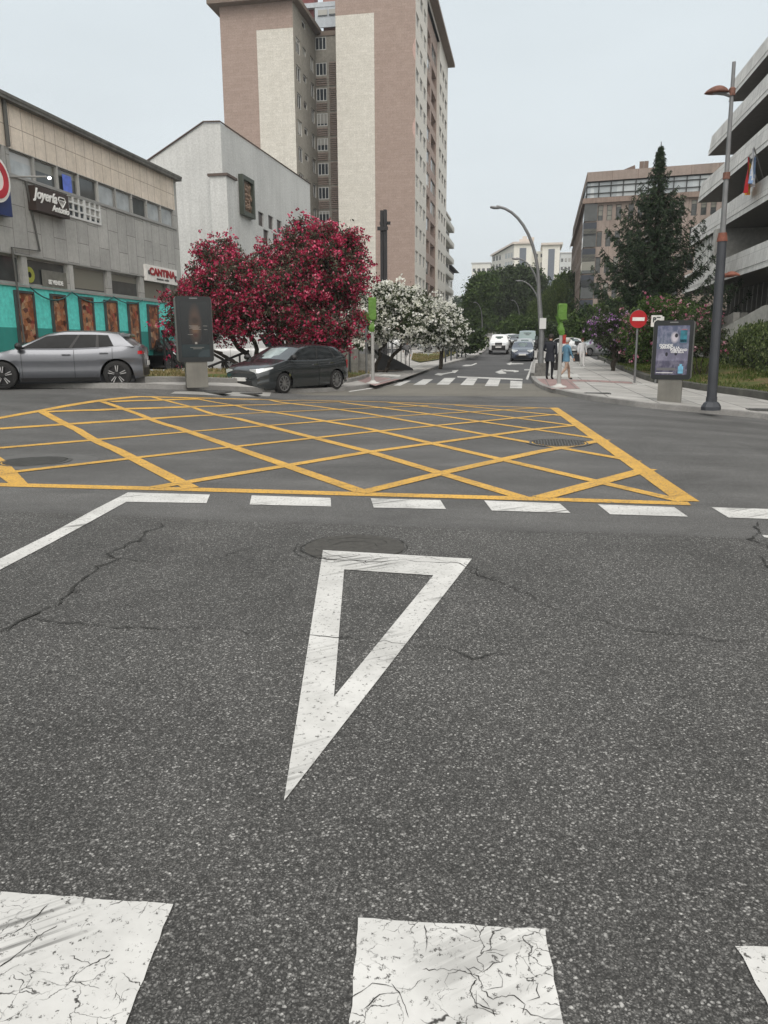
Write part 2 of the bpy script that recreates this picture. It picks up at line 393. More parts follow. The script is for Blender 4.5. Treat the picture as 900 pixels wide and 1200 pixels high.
def grass_mat():
    m, n, b = newmat('worn_grass'); co = streetco(n)
    a = noise(n, co, .55, 5, .65, .4); f = noise(n, co, 14, 4, .7)
    c = ramp(n, a, [(.36, (.045, .075, .012)), (.5, (.10, .11, .025)), (.62, (.17, .115, .055))])
    c = mixc(n, 1.0, c, ramp(n, f, [(.3, .6), (.7, 1.35)]), 'MULTIPLY')
    n.links.new(c, b.inputs['Base Color']); b.inputs['Roughness'].default_value = .95; bump(n, b, f, .8, .04); return m
M_GRASS = grass_mat()
M_EARTH = pm('earth', (.09, .085, .05), .95, var=.35, scale=.05, fine=3)
M_CRACK = pm('crack_black', (.024, .024, .022), .95)
M_IRON = pm('cast_iron', (.075, .075, .072), .6, .3, var=.3, scale=8)
BIG = [(-1200,-200),(1200,-200),(1200,2500),(-1200,2500)]
S(drape(MB(), BIG, -.06, 0, [x for x in GV if x < -24 or x > 15 or x % 1 == 0], [x for x in GU if x > 44 or x % 1 == 0]).build('ground', M_EARTH))
# road: foreground apron, cross road and side street in one sheet
v_r = 0.62; v_l = -8.9
roadpoly = [(-60,-30),(60,-30),(60,23.8),(8,23.8),(3,34),(1.6,44),(1.6,330),(-7.6,330),(-7.6,60),(-8.4,44),(-9,31),(-60,31)]
rd = MB(); 
drape(rd, [(-60,-30),(60,-30),(60,32),(-60,32)], 0)
drape(rd, [(-14,32),(16,32),(16,150),(-14,150)], 0)
drape(rd, [(-10,150),(10,150),(10,420),(-10,420)], 0)
S(rd.build('road', M_ASPH))
# right pavement
edgeR = [G(*p) for p in [(990,505),(900,491),(830,484.5),(753,478.5),(684,468.5),(660,463),(636.7,457.5),(628,452),(623.5,447),(621.5,441),(622.5,432),(625,423)]]
vR = edgeR[-1][0]
edgeR = smooth_line(edgeR, 2) + [(vR, 60.0), (vR, 150.0)]
print('edgeR', edgeR[0], edgeR[-3], vR)
S(drape(MB(), edgeR+[(60,150),(60,edgeR[0][1])], .125).build('pavement', M_PAVE))
S(kerb(MB(), edgeR, .16, -.03, .135, 1 if False else -1).build('kerb', M_KERB))
edgeL = [G(*p) for p in [(-150,450),(0,453.5),(100,455.5),(180,457),(270,457.6),(400,458.2),(425,456),(448,451.5),(469,446),(506,433),(542,423),(560,418)]]
vL = edgeL[-1][0]; print('edgeL', edgeL, vL)
edgeL = smooth_line(edgeL, 2) + [(vL, 80.0), (vL, 150.0)]
S(drape(MB(), edgeL+[(-60,150),(-60,edgeL[0][1])], .125).build('pavement', M_PAVE))
S(kerb(MB(), edgeL, .16, -.03, .135, 1).build('kerb', M_KERB))
def pxpoly(pp, off=0.0): return [G(x, y, off) for x, y in pp]
mb = MB()
drape(mb, pxpoly([(626,443.5),(667,444.5),(680,455.5),(647,456),(633,450.5)], .13), .130)
drape(mb, pxpoly([(667,444.6),(740,447.5),(742,449.8),(669,447)], .13), .130)
drape(mb, pxpoly([(412,443),(440,441),(468,444.5),(449,449.5),(440,452)], .13), .130)
S(mb.build('pink_paving', M_PAVEP))
mb = MB()
drape(mb, pxpoly([(440,440.5),(452,436),(500,431.5),(503,432.5),(470,444.5)], .13), .131)
S(mb.build('pebble_paving', M_COB))
# parking asphalt behind the pavements
mb = MB()
drape(mb, [(5,58),(34,58),(34,76),(5,76)], .130)
drape(mb, [(-46,46),(-13.2,46),(-13.2,62),(-12.4,84),(-46,84)], .130)
S(mb.build('parking_area', M_ASPH))
# ------------------------------------------------------------ markings
yb = MB(); Z = .005
def L(x0, y0, x1, y1, wd=.16, wb=None):
    k = max(1, int(hypot(x1-x0, y1-y0)/45)); q = [G(x0+(x1-x0)*i/k, y0+(y1-y0)*i/k) for i in range(k+1)]; lf = []; rt = []
    for i in range(k+1):
        a, b = q[max(0, i-1)], q[min(k, i+1)]; d = hypot(b[0]-a[0], b[1]-a[1]); nx, ny = -(b[1]-a[1])/d*wd/2, (b[0]-a[0])/d*wd/2
        lf.append((q[i][0]+nx, q[i][1]+ny)); rt.append((q[i][0]-nx, q[i][1]-ny))
    for i in range(k): drape(yb, [lf[i], rt[i], rt[i+1], lf[i+1]], Z)
YW = .17
L(-150,512,0,490,.15); L(0,490,48,481.5,.15); L(48,481.5,102,471.8,.15); L(102,471.8,163,464.9,.15)
L(160,465,450,471.2,.13); L(450,471.2,648,478.8,.13)
L(-80,566,0,568.3,.20); L(0,568.3,230,574,.20); L(230,574,430,579.5,.20); L(430,579.5,630,585,.19); L(630,585,808,590.5,.17)
strip(yb, G(649,478), G(806,588), .20, .22, Z+.001)
drape(yb, pxpoly([(-20,520),(8,541),(33,567.5),(11,567.5),(-20,544)]), Z+.001)
Z = .0065
L(48,482,224,572,YW); L(120,470.8,425,577,YW); L(176,464.9,430,529,.16); L(430,529,615,584.5,.16)
L(225,466.5,430,502.3,.15); L(430,502.3,800,588,.15); L(315,468.5,430,484.8,.14); L(430,484.8,748,541.4,.14)
L(400,471.8,497,484.6,.13); L(497,484.6,705,515,.13); L(456,472,535,480.8,.12); L(535,480.8,684,500.5,.12); L(533,475,664,488,.12)
Z = .008
L(-100,567,15,553.6,.17); L(15,553.6,230,528.8,.17); L(230,528.8,430,506.9,.16); L(430,506.9,630,487.7,.15); L(630,487.7,659,485.5,.14)
L(180,572,338,545.8,.18); L(338,545.8,430,530.4,.18); L(430,530.4,630,503,.17); L(630,503,679,498.4,.16)
L(423,578,523,553.6,.18); L(523,553.6,630,530,.18); L(630,530,710,515.6,.18); L(633,584,761,550,.2)
L(-120,534,0,525.4,.16); L(0,525.4,225,506,.16); L(225,506,430,490,.15); L(430,490,630,478.4,.13)
L(-90,508,0,502.8,.15); L(0,502.8,230,487.4,.15); L(230,487.4,502,475.4,.13)
L(54,483,230,476.8,.14); L(230,476.8,400,471,.13); L(130,471,230,467.8,.13)
S(yb.build('yellow_box_marking', M_YEL))
wm = MB()
for pp in ([(150,577.5),(246,580),(242,590),(148,588.5)], [(295,581),(387.5,584),(388,594),(292.5,591.7)],
    [(434.5,584.5),(516,586.5),(522.7,597),(438,595.3)], [(567.4,587),(656,590.5),(668.5,601.6),(576.3,598.8)],
    [(700.4,591.5),(790,594.8),(806,606),(715,603.2)], [(834,595),(950,598.5),(965,611),(853.5,607)], [(893,627.5),(950,631),(950,634),(896,630.5)]):
    drape(wm, pxpoly(pp), .005)
dg = [(150,577.5),(148,588.5),(60,637),(0,669),(-60,702),(-120,735),(-120,715),(-60,688),(0,655.5),(60,624),(110,599)]
dg = [(150.2,577.5),(148,588.7),(104,613),(60,637),(0,668.5),(-120,735),(-120,715),(0,655.5),(60,625.5),(110,598)]
drape(wm, pxpoly(dg), .0055)
to = pxpoly([(378.5,645.3),(553,655.5),(332.7,940)]); ti = pxpoly([(403.3,668),(507.8,675),(391.3,817.8)])
for i in range(3):
    j = (i+1) % 3; drape(wm, [to[i], to[j], ti[j], ti[i]], .005)
S(wm.build('give_way_marking', M_WHITE))
cw = MB()
for pp in ([(-40,1043.5),(203,1061),(112,1290),(-300,1265)], [(420,1077),(639,1091),(680,1310),(402,1300)], [(862,1110),(1100,1122),(1300,1290),(960,1290)]):
    # slightly ragged painted edge
    q = pxpoly(pp); q = densify(q, .04, True)
    q = [(a+random.uniform(-.003,.003), b+random.uniform(-.003,.003)) for a, b in q]
    cx = sum(a for a, b in q)/len(q); cy = sum(b for a, b in q)/len(q)
    h = len(q)
    cw.add([W(cx, cy, .005)]+[W(a, b, .005) for a, b in q], [(0, i+1, (i+1)%h+1) for i in range(h)])
S(cw.build('crosswalk_stripes', M_WHITE2))
far = MB(); o4 = lambda x, y: (400+x/3.214, 220+y/3.214)
for pp in ([(196,745),(222,746),(262,727),(236,727)], [(270,743),(315,743),(345,722),(308,722)], [(358,742),(405,742),(430,717),(388,717)],
    [(448,743),(497,744),(515,716),(475,716)], [(540,747),(590,748),(600,722),(557,720)], [(635,755),(680,756),(682,730),(637,727)]):
    drape(far, pxpoly([o4(*p) for p in pp]), .005)
drape(far, pxpoly([(536,441),(612.5,444),(612.5,445.6),(536,442.4)]), .005)
o9 = lambda x, y: (560+x/9, 380+y/9)
for pp in ([(180,505),(250,478),(300,478),(262,495),(300,512),(300,520),(230,524)], [(262,482),(370,484),(430,490),(430,502),(380,508),(380,500),(262,494)],
           [(300,418),(345,403),(360,403),(352,412),(420,412),(480,414),(480,422),(420,421),(345,424),(340,432)], [(490,476),(550,476),(550,486),(490,486)],
           [(505,580),(530,585),(578,395),(568,393)]):
    drape(far, pxpoly([o9(*p) for p in pp]), .005)
for pp in ([(509,439.2),(513,437.2),(519,437.5),(530,435.8),(530,434.4),(537.5,433.5),(533,437.4),(531,436.8),(520,438.8),(517,440.2)], [(541,429),(546,427.4),(552,427.6),(558,425.4),(559,426.2),(553,428.6),(546,429.4)]):
    drape(far, pxpoly(pp), .005)
drape(far, pxpoly([(408,458.6),(448,452.6),(470,446.8),(472,447.2),(450,453.4),(410,459.4)]), .005)
S(far.build('street_markings', M_WHITE))
mb = MB()
for pp in ([(640,439.6),(652,439.6),(650,441.4),(637,441.4)], [(656,438.8),(676,438.6),(681,441.8),(658,442)], [(746,449.6),(760,449.6),(761,451),(747,451)], [(670,430),(684,429.6),(688,431),(672,431.6)], [(451,438.4),(470,439.5),(468,441.5),(440,440)]):
    drape(mb, pxpoly(pp, .13), .132)
S(mb.build('pale_paving_slabs', pm('pale_slab', (.50, .50, .48), .8, fine=12)))
# cracks in the surface
ck = MB()
def crack(pts, wd, jit=1.0, off=.0072, px=True, step=.05, br=0):
    q = [G(*p) for p in pts] if px else pts
    q = densify(q, step); n = len(q); P = []
    ph = random.uniform(0, 99)
    for i, (a, b) in enumerate(q):
        k = jit*step*.9
        P.append((a+mnoise.noise(Vector((a*6, b*6, ph)))*k*1.6+random.uniform(-k, k)*.35, b+mnoise.noise(Vector((b*6, ph, a*6)))*k*1.6+random.uniform(-k, k)*.35))
    vs = []; fs = []
    for i in range(n):
        a = P[max(0, i-1)]; b = P[min(n-1, i+1)]; d = hypot(b[0]-a[0], b[1]-a[1]) or 1
        nx, ny = -(b[1]-a[1])/d, (b[0]-a[0])/d
        w2 = wd*.33*(.35+abs(mnoise.noise(Vector((i*.31, ph, 3))))*2.2)*(0.15 if i in (0, n-1) else 1)
        for sgn in (1, -1):
            x, y = P[i][0]+nx*w2*sgn, P[i][1]+ny*w2*sgn; vs.append(W(x, y, H(x, y)+off))
    fs = [(2*i, 2*i+1, 2*i+3, 2*i+2) for i in range(n-1)]
    ck.add(vs, fs)
    for _ in range(br):
        i = random.randrange(1, n-1); ang = random.uniform(0, 2*pi); ln = random.uniform(.03, .12)
        a = P[i]; crack([a, (a[0]+cos(ang)*ln*.5, a[1]+sin(ang)*ln*.5), (a[0]+cos(ang+.5)*ln, a[1]+sin(ang+.5)*ln)], wd*.6, jit, off, False, .015)
crack([(190,614),(170,627),(150,640),(128,648),(135,655),(115,665),(98,680),(70,708),(40,718),(5,738)], .022, br=6)
crack([(135,655),(160,658),(205,658),(250,657),(295,643)], .012)
crack([(30,727),(75,733),(130,736),(240,738),(300,741),(360,745),(430,752),(480,755),(560,768),(610,765)], .010)
crack([(545,660),(570,675),(600,692),(625,703),(660,715),(700,728),(760,740),(820,748),(870,757),(905,757)], .009)
crack([(553,664),(600,690),(640,702)], .006)
crack([(300,658),(378,652),(430,656),(500,654),(545,660)], .008)
crack([(375,650),(400,658),(430,660),(470,656),(545,662),(580,680)], .010)
crack([(884,612),(884,622),(882,632),(898,642),(905,643)], .02); crack([(888,652),(900,662),(908,668)], .02)
crack([(0,800),(60,790),(120,800),(180,798)], .004); crack([(540,768),(600,775),(680,790)], .004)
# crazed paint on the near stripes
def craze(x0, y0, x1, y1, k, wd, ln=(25, 90)):
    for _ in range(k):
        x, y = random.uniform(x0, x1), random.uniform(y0, y1); a = random.choice([0, .3, 1.3, 1.7, 2.8, -.3])+random.uniform(-.4, .4); pts = [(x, y)]
        for _ in range(random.randint(2, 4)):
            a += random.uniform(-.7, .7); l = random.uniform(*ln)/3; x += cos(a)*l; y += sin(a)*l*.8; pts.append((x, y))
        pts = [p for p in pts if x0 < p[0] < x1+10 and y0 < p[1] < 1230]
        if len(pts) > 1: crack(pts, wd*random.uniform(.5, 1.3), .5, .0062, True, .008)
crack([(548,1138),(560,1145),(566,1160),(575,1170),(600,1168),(615,1180),(612,1192)], .004, 1.5, .0063, True, .008, 3)
crack([(500,1137),(520,1137),(548,1140),(560,1150),(552,1165),(560,1180),(585,1192)], .004, 1.5, .0063, True, .008, 4)
crack([(498,1085),(500,1105),(498,1118)], .003, .5, .0063, True, .01); crack([(458,1155),(470,1168),(480,1195)], .005, .5, .0063, True, .01, 3)
crack([(85,1120),(110,1130),(135,1118),(100,1135),(80,1150),(120,1160)], .003, 1.6, .0063, True, .008, 3)
crack([(60,1060),(30,1090),(0,1105)], .004, 1.2, .0063, True, .01); crack([(70,1085),(50,1098),(0,1140)], .005, 1.2, .0063, True, .01)
c3 = G(415, 641.5)
for r_, a0, a1, w_ in ((.385, 2.2, 5.6, .020), (.39, -.5, 2.0, .010), (.28, .5, 2.6, .008), (.27, 3.4, 5.0, .008), (.16, 0, 3.4, .007), (.45, 3.0, 4.6, .010)):
    crack([(c3[0]+cos(a0+(a1-a0)*i/14)*r_, c3[1]+sin(a0+(a1-a0)*i/14)*r_) for i in range(15)], w_, .8, .0078, False, .03, 1)
S(ck.build('road_cracks', M_CRACK))
# light smoothed ring patches around covers and thin tar seams
tar = MB()
def ringpatch(c, r0, r1, off, m=0, asp=1.0, n=40, wob=.05):
    vs = []; 
    for i in range(n):
        t = 2*pi*i/n; k = 1+wob*mnoise.noise(Vector((cos(t)*2, sin(t)*2, c[0])))
        for r in (r0, r1): vs.append(W(c[0]+cos(t)*r*k, c[1]+sin(t)*r*k*asp, H(c[0]+cos(t)*r, c[1]+sin(t)*r*asp)+off))
    tar.add(vs, [(2*i, 2*i+1, (2*i+3) % (2*n), (2*i+2) % (2*n)) for i in range(n)], m)
M_TAR = pm('smooth_asphalt_patch', (.10, .10, .098), .8, var=.15, scale=6, fine=50)
M_TARD = pm('tar_seam', (.02, .02, .019), .8)
def cover(px, py, r, label, ribs=True, seam=False):
    c = G(px, py); loc = W(c[0], c[1], H(*c)); t = T('manhole_cover', label, 'manhole cover', loc, -AZ)
    f = MB().lathe([(r*1.02, -.04), (r*1.09, .006), (r*1.02, .010), (r*.99, .010), (r*.985, -.01)], 36); f.build('frame', M_IRON, t)
    d = MB(); d.lathe([(0, .006), (r*.97, .006), (r*.97, -.03)], 36)
    if ribs:
        k = 9
        for i in range(-k, k+1):
            x = i*r*.95/k; h = sqrt(max(0, (r*.93)**2-x*x)); 
            if h > .03: d.box(x-.009, x+.009, -h, h, .004, .013); d.box(-h, h, x-.007, x+.007, .004, .0125)
    d.build('lid', M_IRON, t); 
    return c
c1 = cover(41, 541, .42, 'round ribbed iron cover in the left corner of the yellow box')
ringpatch(c1, .48, .80, .0045, 0, .9)
c2 = cover(655, 519.5, .42, 'round ribbed iron cover under a yellow line right of the box centre')
ringpatch(c2, .46, .50, .006, 1)
c3 = G(415, 641.5)
ringpatch(c3, .005, .38, .004, 2); 
S(tar.build('asphalt_patches', [M_TAR, M_TARD, pm('old_round_patch', (.055, .053, .048), .85, var=.3, scale=20, fine=90)]))
for i, (x, y, wd, dp, lab) in enumerate([(245,459.5,1.1,.5,'flush dark cover left of the long pale slab by the left kerb'),(285,461,1.0,.4,'flush dark cover right end of the pale slab by the left kerb')]):
    c = G(x, y); o = MB().box(-wd/2, wd/2, -dp/2, dp/2, -.02, .014).box(-wd/2+.08, wd/2-.08, -dp/2+.06, dp/2-.06, .0, .02).build('utility_cover', M_IRON, None, W(c[0], c[1], H(*c)), -AZ); tag(o, lab, 'cover')
for x, y, lab, k in [(700,460.6,'flush rectangular iron cover in the pavement left of the poster panel',.13),(895,481,'small iron kerb box on the pavement right of the tall lamp',.16)]:
    c = G(x, y, .13); o = MB().box(-.36,.36,-.22,.22,-.02,k-.125).box(-.3,.3,-.17,.17,0,k-.118).build('utility_cover', M_IRON, None, W(c[0], c[1], H(*c)+.127), -AZ); tag(o, lab, 'cover')
# pale concrete slab strip beside the left kerb
S(drape(MB(), pxpoly([(205,459),(318,460),(316,464.5),(290,465),(200,461.5)]), .006).build('concrete_strip', pm('pale_concrete', (.30, .295, .28), .85, fine=20)))
# ------------------------------------------------------------ buildings
M_FRW = pm('white_frame', (.62, .63, .62), .5, var=.05); M_FRD = pm('dark_frame', (.05, .055, .055), .5); M_FRG = pm('grey_frame', (.28, .28, .27), .5)
G_DARK = glassmat('dark_glass'); G_MIX = glassmat('mixed_glass', (.022, .026, .03), (.34, .34, .32), .42)
G_SKY = glassmat('reflecting_glass', (.22, .24, .25), (.45, .46, .46), .3, .12); G_OFF = glassmat('office_glass', (.03, .034, .034), (.20, .20, .17), .6)
WC = {}
def window(par, x, z, w_, h_, fr=M_FRW, gl=G_DARK, n=2, rows=1, base=None, rz=0.0, y=.12, fw=.05, dep=.06, box=None, stuffbin=None):
    """frame (part) with its pane (sub-part); local x along facade, -y outward. base: (ox,oy,oz) in thing frame"""
    bx, by, bz = base; c, s = cos(rz), sin(rz)
    loc = (bx+x*c-y*s, by+x*s+y*c, bz+z)
    k = (round(w_, 3), round(h_, 3), fr.name, n, rows, fw)
    if k not in WC:
        f = MB(); f.box(0, w_, 0, dep, 0, fw).box(0, w_, 0, dep, h_-fw, h_).box(0, fw, 0, dep, fw, h_-fw).box(w_-fw, w_, 0, dep, fw, h_-fw)
        for i in range(1, n): f.box(w_*i/n-fw*.5, w_*i/n+fw*.5, .003, dep, fw, h_-fw)
        for i in range(1, rows): f.box(fw, w_-fw, .006, dep, h_*i/rows-fw*.4, h_*i/rows+fw*.4)
        me = bpy.data.meshes.new('window'); me.from_pydata(f.V, [], f.F); me.materials.append(fr)
        p = MB().box(.01, w_-.01, dep*.55, dep*.75, .01, h_-.01); pe = bpy.data.meshes.new('pane'); pe.from_pydata(p.V, [], p.F)
        WC[k] = (me, {}, p)
    me, panes, p = WC[k]
    if stuffbin is not None:
        stuffbin.append((loc, rz, me, w_, h_, dep)); return None
    o = mk('window', me, par, loc, rz)
    if gl.name not in panes:
        pe = bpy.data.meshes.new('pane'); pe.from_pydata(p.V, [], p.F); pe.materials.append(gl); panes[gl.name] = pe
    mk('pane', panes[gl.name], o); return o
def rest(par, bin_, fr, gl):
    if not bin_: return
    f = MB()
    for loc, rz, me, w_, h_, dep in bin_:
        c, s = cos(rz), sin(rz); tr = lambda q: (loc[0]+q[0]*c-q[1]*s, loc[1]+q[0]*s+q[1]*c, loc[2]+q[2])
        f.add([tr(v.co) for v in me.vertices], [tuple(p.vertices) for p in me.polygons], 0)
        q = MB().box(.01, w_-.01, dep*.55, dep*.75, .01, h_-.01); f.add([tr(v) for v in q.V], q.F, 1)
    tag(f.build('window', [fr, gl], par), kind='stuff')
def wallpanel(mb, x0, x1, z0, z1, holes, base, rz=0.0, dep=.2, m=0, mr=None):
    """wall face with rectangular openings and their reveals"""
    bx, by, bz = base; c, s = cos(rz), sin(rz); tr = lambda x, y, z: (bx+x*c-y*s, by+x*s+y*c, bz+z)
    mr = m if mr is None else mr
    xs = sorted({x0, x1, *[h[0] for h in holes], *[h[1] for h in holes]}); zs = sorted({z0, z1, *[h[2] for h in holes], *[h[3] for h in holes]})
    xs = [x for x in xs if x0-1e-6 <= x <= x1+1e-6]; zs = [z for z in zs if z0-1e-6 <= z <= z1+1e-6]
    for i in range(len(zs)-1):
        j = 0
        while j < len(xs)-1:
            def hole(j): 
                cx, cz = (xs[j]+xs[j+1])/2, (zs[i]+zs[i+1])/2
                return any(h[0] < cx < h[1] and h[2] < cz < h[3] for h in holes)
            if hole(j): j += 1; continue
            k = j
            while k < len(xs)-1 and not hole(k): k += 1
            mb.quad(tr(xs[j],0,zs[i]), tr(xs[k],0,zs[i]), tr(xs[k],0,zs[i+1]), tr(xs[j],0,zs[i+1]), m); j = k
    for a, b, c0, d in holes:
        mb.quad(tr(a,0,c0), tr(a,dep,c0), tr(a,dep,d), tr(a,0,d), mr); mb.quad(tr(b,0,c0), tr(b,0,d), tr(b,dep,d), tr(b,dep,c0), mr)
        mb.quad(tr(a,0,c0), tr(b,0,c0), tr(b,dep,c0), tr(a,dep,c0), mr); mb.quad(tr(a,0,d), tr(a,dep,d), tr(b,dep,d), tr(b,0,d), mr)
        mb.quad(tr(a,dep,c0), tr(b,dep,c0), tr(b,dep,d), tr(a,dep,d), mr)
R90 = pi/2
def slabmat(name, c1, c2, bw, bh, mortar, joint, rot='x', stain=.4):
    """cladding slabs on a vertical face that runs along local x or y"""
    m, n, b = newmat(name); t = N(n, 'TexCoord'); s = N(n, 'SeparateXYZ'); n.links.new(t.outputs['Object'], s.inputs[0]); cb = N(n, 'CombineXYZ')
    ad = N(n, 'Math', operation='ADD'); n.links.new(s.outputs[0], ad.inputs[0]); n.links.new(s.outputs[1], ad.inputs[1])
    if rot == 'v': n.links.new(s.outputs[2], cb.inputs[0]); n.links.new(ad.outputs[0], cb.inputs[1])
    else: n.links.new(ad.outputs[0], cb.inputs[0]); n.links.new(s.outputs[2], cb.inputs[1])
    k = N(n, 'TexBrick'); k.inputs['Scale'].default_value = 1; k.inputs['Brick Width'].default_value = bw; k.inputs['Row Height'].default_value = bh
    k.inputs['Mortar Size'].default_value = mortar; k.inputs['Color1'].default_value = (*c1, 1); k.inputs['Color2'].default_value = (*c2, 1); k.inputs['Mortar'].default_value = (*joint, 1)
    k.offset = .5 if rot == 'v' else (.5 if name.startswith('ashlar') else 0); n.links.new(cb.outputs[0], k.inputs['Vector'])
    ash = name.startswith('ashlar')
    c = mixc(n, 1.0, k.outputs[0], ramp(n, noise(n, t.outputs['Object'], .5 if not ash else 1.5, 6, .7), [(.3, .93), (.7, 1.05)] if ash else [(.3, .78), (.7, 1.12)]), 'MULTIPLY')
    if ash:      # joints at each storey and a coarse grain
        md = N(n, 'Math', operation='MODULO'); ad2 = N(n, 'Math', operation='MULTIPLY_ADD'); n.links.new(noise(n, t.outputs['Object'], .8, 2), ad2.inputs[0]); ad2.inputs[1].default_value = .12; n.links.new(s.outputs[2], ad2.inputs[2])
        n.links.new(ad2.outputs[0], md.inputs[0]); md.inputs[1].default_value = 1.3475; c = mixc(n, ramp(n, md.outputs[0], [(.0, .30), (.06, .0)]), c, tuple(x*1.35 for x in c2))
        c = mixc(n, 1.0, c, ramp(n, noise(n, t.outputs['Object'], 7, 4, .85), [(.3, .86), (.7, 1.1)]), 'MULTIPLY')
    mp_ = N(n, 'Mapping'); mp_.inputs['Scale'].default_value = (3, 3, .2); n.links.new(t.outputs['Object'], mp_.inputs[0])
    c = mixc(n, ramp(n, noise(n, mp_.outputs[0], 1.4, 6, .7), [(.45, 0.0), (.8, stain)]), c, tuple(x*.4 for x in c1))
    c = mixc(n, 1.0, c, ramp(n, noise(n, t.outputs['Object'], 7, 5, .8), [(.3, .86), (.7, 1.1)]), 'MULTIPLY')
    n.links.new(c, b.inputs['Base Color']); b.inputs['Roughness'].default_value = .85; return m
# ---- low commercial building, left
def shop_building():
    v0 = -16.5; ue, zt = onV(203, 212, v0); un = 8.0
    t = T('commercial_building', 'low grey stone clad building with beige panelled top and turquoise shopfront at the left edge', 'building', W(v0, un, 0), -AZ)
    Lx = ue-un; B = (0, 0, 0); rz = R90    # facade x = u-un ; outward = +v
    X = lambda px, py: onV(px, py, v0)[0]-un
    z = lambda px, py: onV(px, py, v0)[1]
    Mstone = slabmat('grey_cladding', (.39, .39, .375), (.47, .47, .45), 1.5, .75, .012, (.20, .195, .185), 'v', .35)
    Mbeige = slabmat('beige_panels', (.72, .64, .54), (.76, .68, .585), .62, 1.05, .014, (.38, .31, .25), 'x', .25)
    Mteal = pm('turquoise_paint', (.12, .68, .62), .6, var=.05, fine=6); Mteald = pm('dark_teal_paint', (.03, .26, .235), .6, var=.06)
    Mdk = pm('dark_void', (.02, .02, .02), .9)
    zr = z(203, 212)+.05; zb = z(203, 240)
    z_wt = z(150, 229); z_wb = z(150, 249.5)          # upper window band
    zA = z(100, 200); 
    z_wt, z_wb = z(110, 210.5), z(110, 235.5)
    z_lt, z_lb = z(110, 314.5), z(110, 343)            # lower window band
    z_tb = z(190, 416)
    z_td = z(150, 388)
    print('shop', Lx, zr, z_wt, z_wb, z_lt, z_lb, z_tb, z_td)
    mb = MB()
    wallpanel(mb, 0, Lx, z_wt, zr, [], B, rz, .1, 1)
    xs = [X(p, 260) for p in (35, 68, 96, 118, 137, 155, 173, 188, 200.5)]; xs = [X(13, 195)-.0]+[X(41,206), X(70,216), X(95,225), X(117.5,232), X(137,240), X(156.5,247), X(173.5,252), X(190,257), X(202,262)]
    x0w = X(11.5, 195); bw = (Lx-.15-x0w)/9
    ups = [(x0w+i*bw+.03, x0w+(i+1)*bw-.03, z_wb, z_wt-.02) for i in range(9)]
    k = x0w-.25
    while k > 1: ups.append((k-bw, k-.06, z_wb, z_wt-.02)); k -= bw
    lw = []
    xl = [X(9.5-9.5, 315)-1.5, X(27.5, 320)]
    edges = [(X(-30,315), X(27,320)), (X(33,320), X(80.5,325)), (X(86.5,325), X(126.5,332)), (X(131,330), X(164.5,335)), (X(169,335), X(196.5,338)), (X(199.5,338), Lx-.12)]
    lw = [(a, b, z_lb, z_lt) for a, b in edges]
    k = edges[0][0]-.5
    while k > 2.5: lw.append((k-2.4, k, z_lb, z_lt)); k -= 2.9
    gx0, gx1 = X(78, 235), X(117, 250); gz0, gz1 = z(100, 259.5), z(100, 231.8)
    wallpanel(mb, 0, Lx, z_lb, z_wt, ups+lw+[(gx0, gx1, gz0, z_wb-.04)], B, rz, .3, 0)
    wallpanel(mb, 0, Lx, z_td, z_lb, [], B, rz, .1, 2); wallpanel(mb, 0, Lx, z_tb, z_td, [], B, rz, .1, 3)
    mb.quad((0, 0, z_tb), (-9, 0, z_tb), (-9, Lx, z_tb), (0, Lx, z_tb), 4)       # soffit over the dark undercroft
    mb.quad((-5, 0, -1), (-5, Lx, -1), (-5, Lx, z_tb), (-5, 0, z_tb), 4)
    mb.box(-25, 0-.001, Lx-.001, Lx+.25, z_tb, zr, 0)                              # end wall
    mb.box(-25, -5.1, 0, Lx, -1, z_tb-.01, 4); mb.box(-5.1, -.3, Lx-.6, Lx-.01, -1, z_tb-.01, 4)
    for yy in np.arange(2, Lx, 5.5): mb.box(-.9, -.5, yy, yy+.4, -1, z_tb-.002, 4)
    mb.box(-25, -.005, -.2, -.002, z_tb, zr, 0)
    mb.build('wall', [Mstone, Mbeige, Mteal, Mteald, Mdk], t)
    r = MB(); r.box(-25, .22, -.3, Lx+.45, zr, zr+.14).box(.14, .24, -.3, Lx+.45, zr+.1, zr+.2)
    rf = r.build('roof', pm('weathered_roof_edge', (.13, .13, .12), .9, var=.4, scale=2), t)
    pf = MB(); pf.prism([(-4,Lx-9),(-16,Lx-9),(-16,Lx+.2),(-4,Lx+.2)], zr+.14, zr+.5)
    for h in ups: window(t, h[0], h[2], h[1]-h[0], h[3]-h[2], M_FRG, G_SKY if random.random() < .75 else G_OFF, 1, 1, B, rz, .08, .05)
    for h in lw: window(t, h[0], h[2], h[1]-h[0], h[3]-h[2], M_FRG, G_OFF, 1, 1, B, rz, .12, .07)
    wbar = MB()
    window(t, gx0, gz0, (gx1-gx0)/2, z_wb-.04-gz0, M_FRW, G_DARK, 3, 3, B, rz, -.04, .07, .1)
    window(t, (gx0+gx1)/2, gz0, (gx1-gx0)/2, z_wb-.04-gz0, M_FRW, G_DARK, 3, 3, B, rz, -.04, .07, .1)
    wbar.box(.0, .05, 0, Lx, z_wb-.09, z_wb).box(0, .05, 0, Lx, z_lb-.09, z_lb-.01).box(0, .03, 0, Lx, z_lt, z_lt+.05)
    wbar.build('window_ledge', M_FRG, t)
    # downpipe and cables
    d = MB(); xq = X(32, 250); d.tube([(.06, xq, z_wb-.1), (.06, xq+.4, z_lt+.25), (.07, xq-1.1, z_lt+.2), (.07, xq-.95, z_tb+.4)], .035, 6)
    xd = X(5,150); d.tube([(.08, xd, z_wt), (.08, xd, zr)], .07, 6, 0)
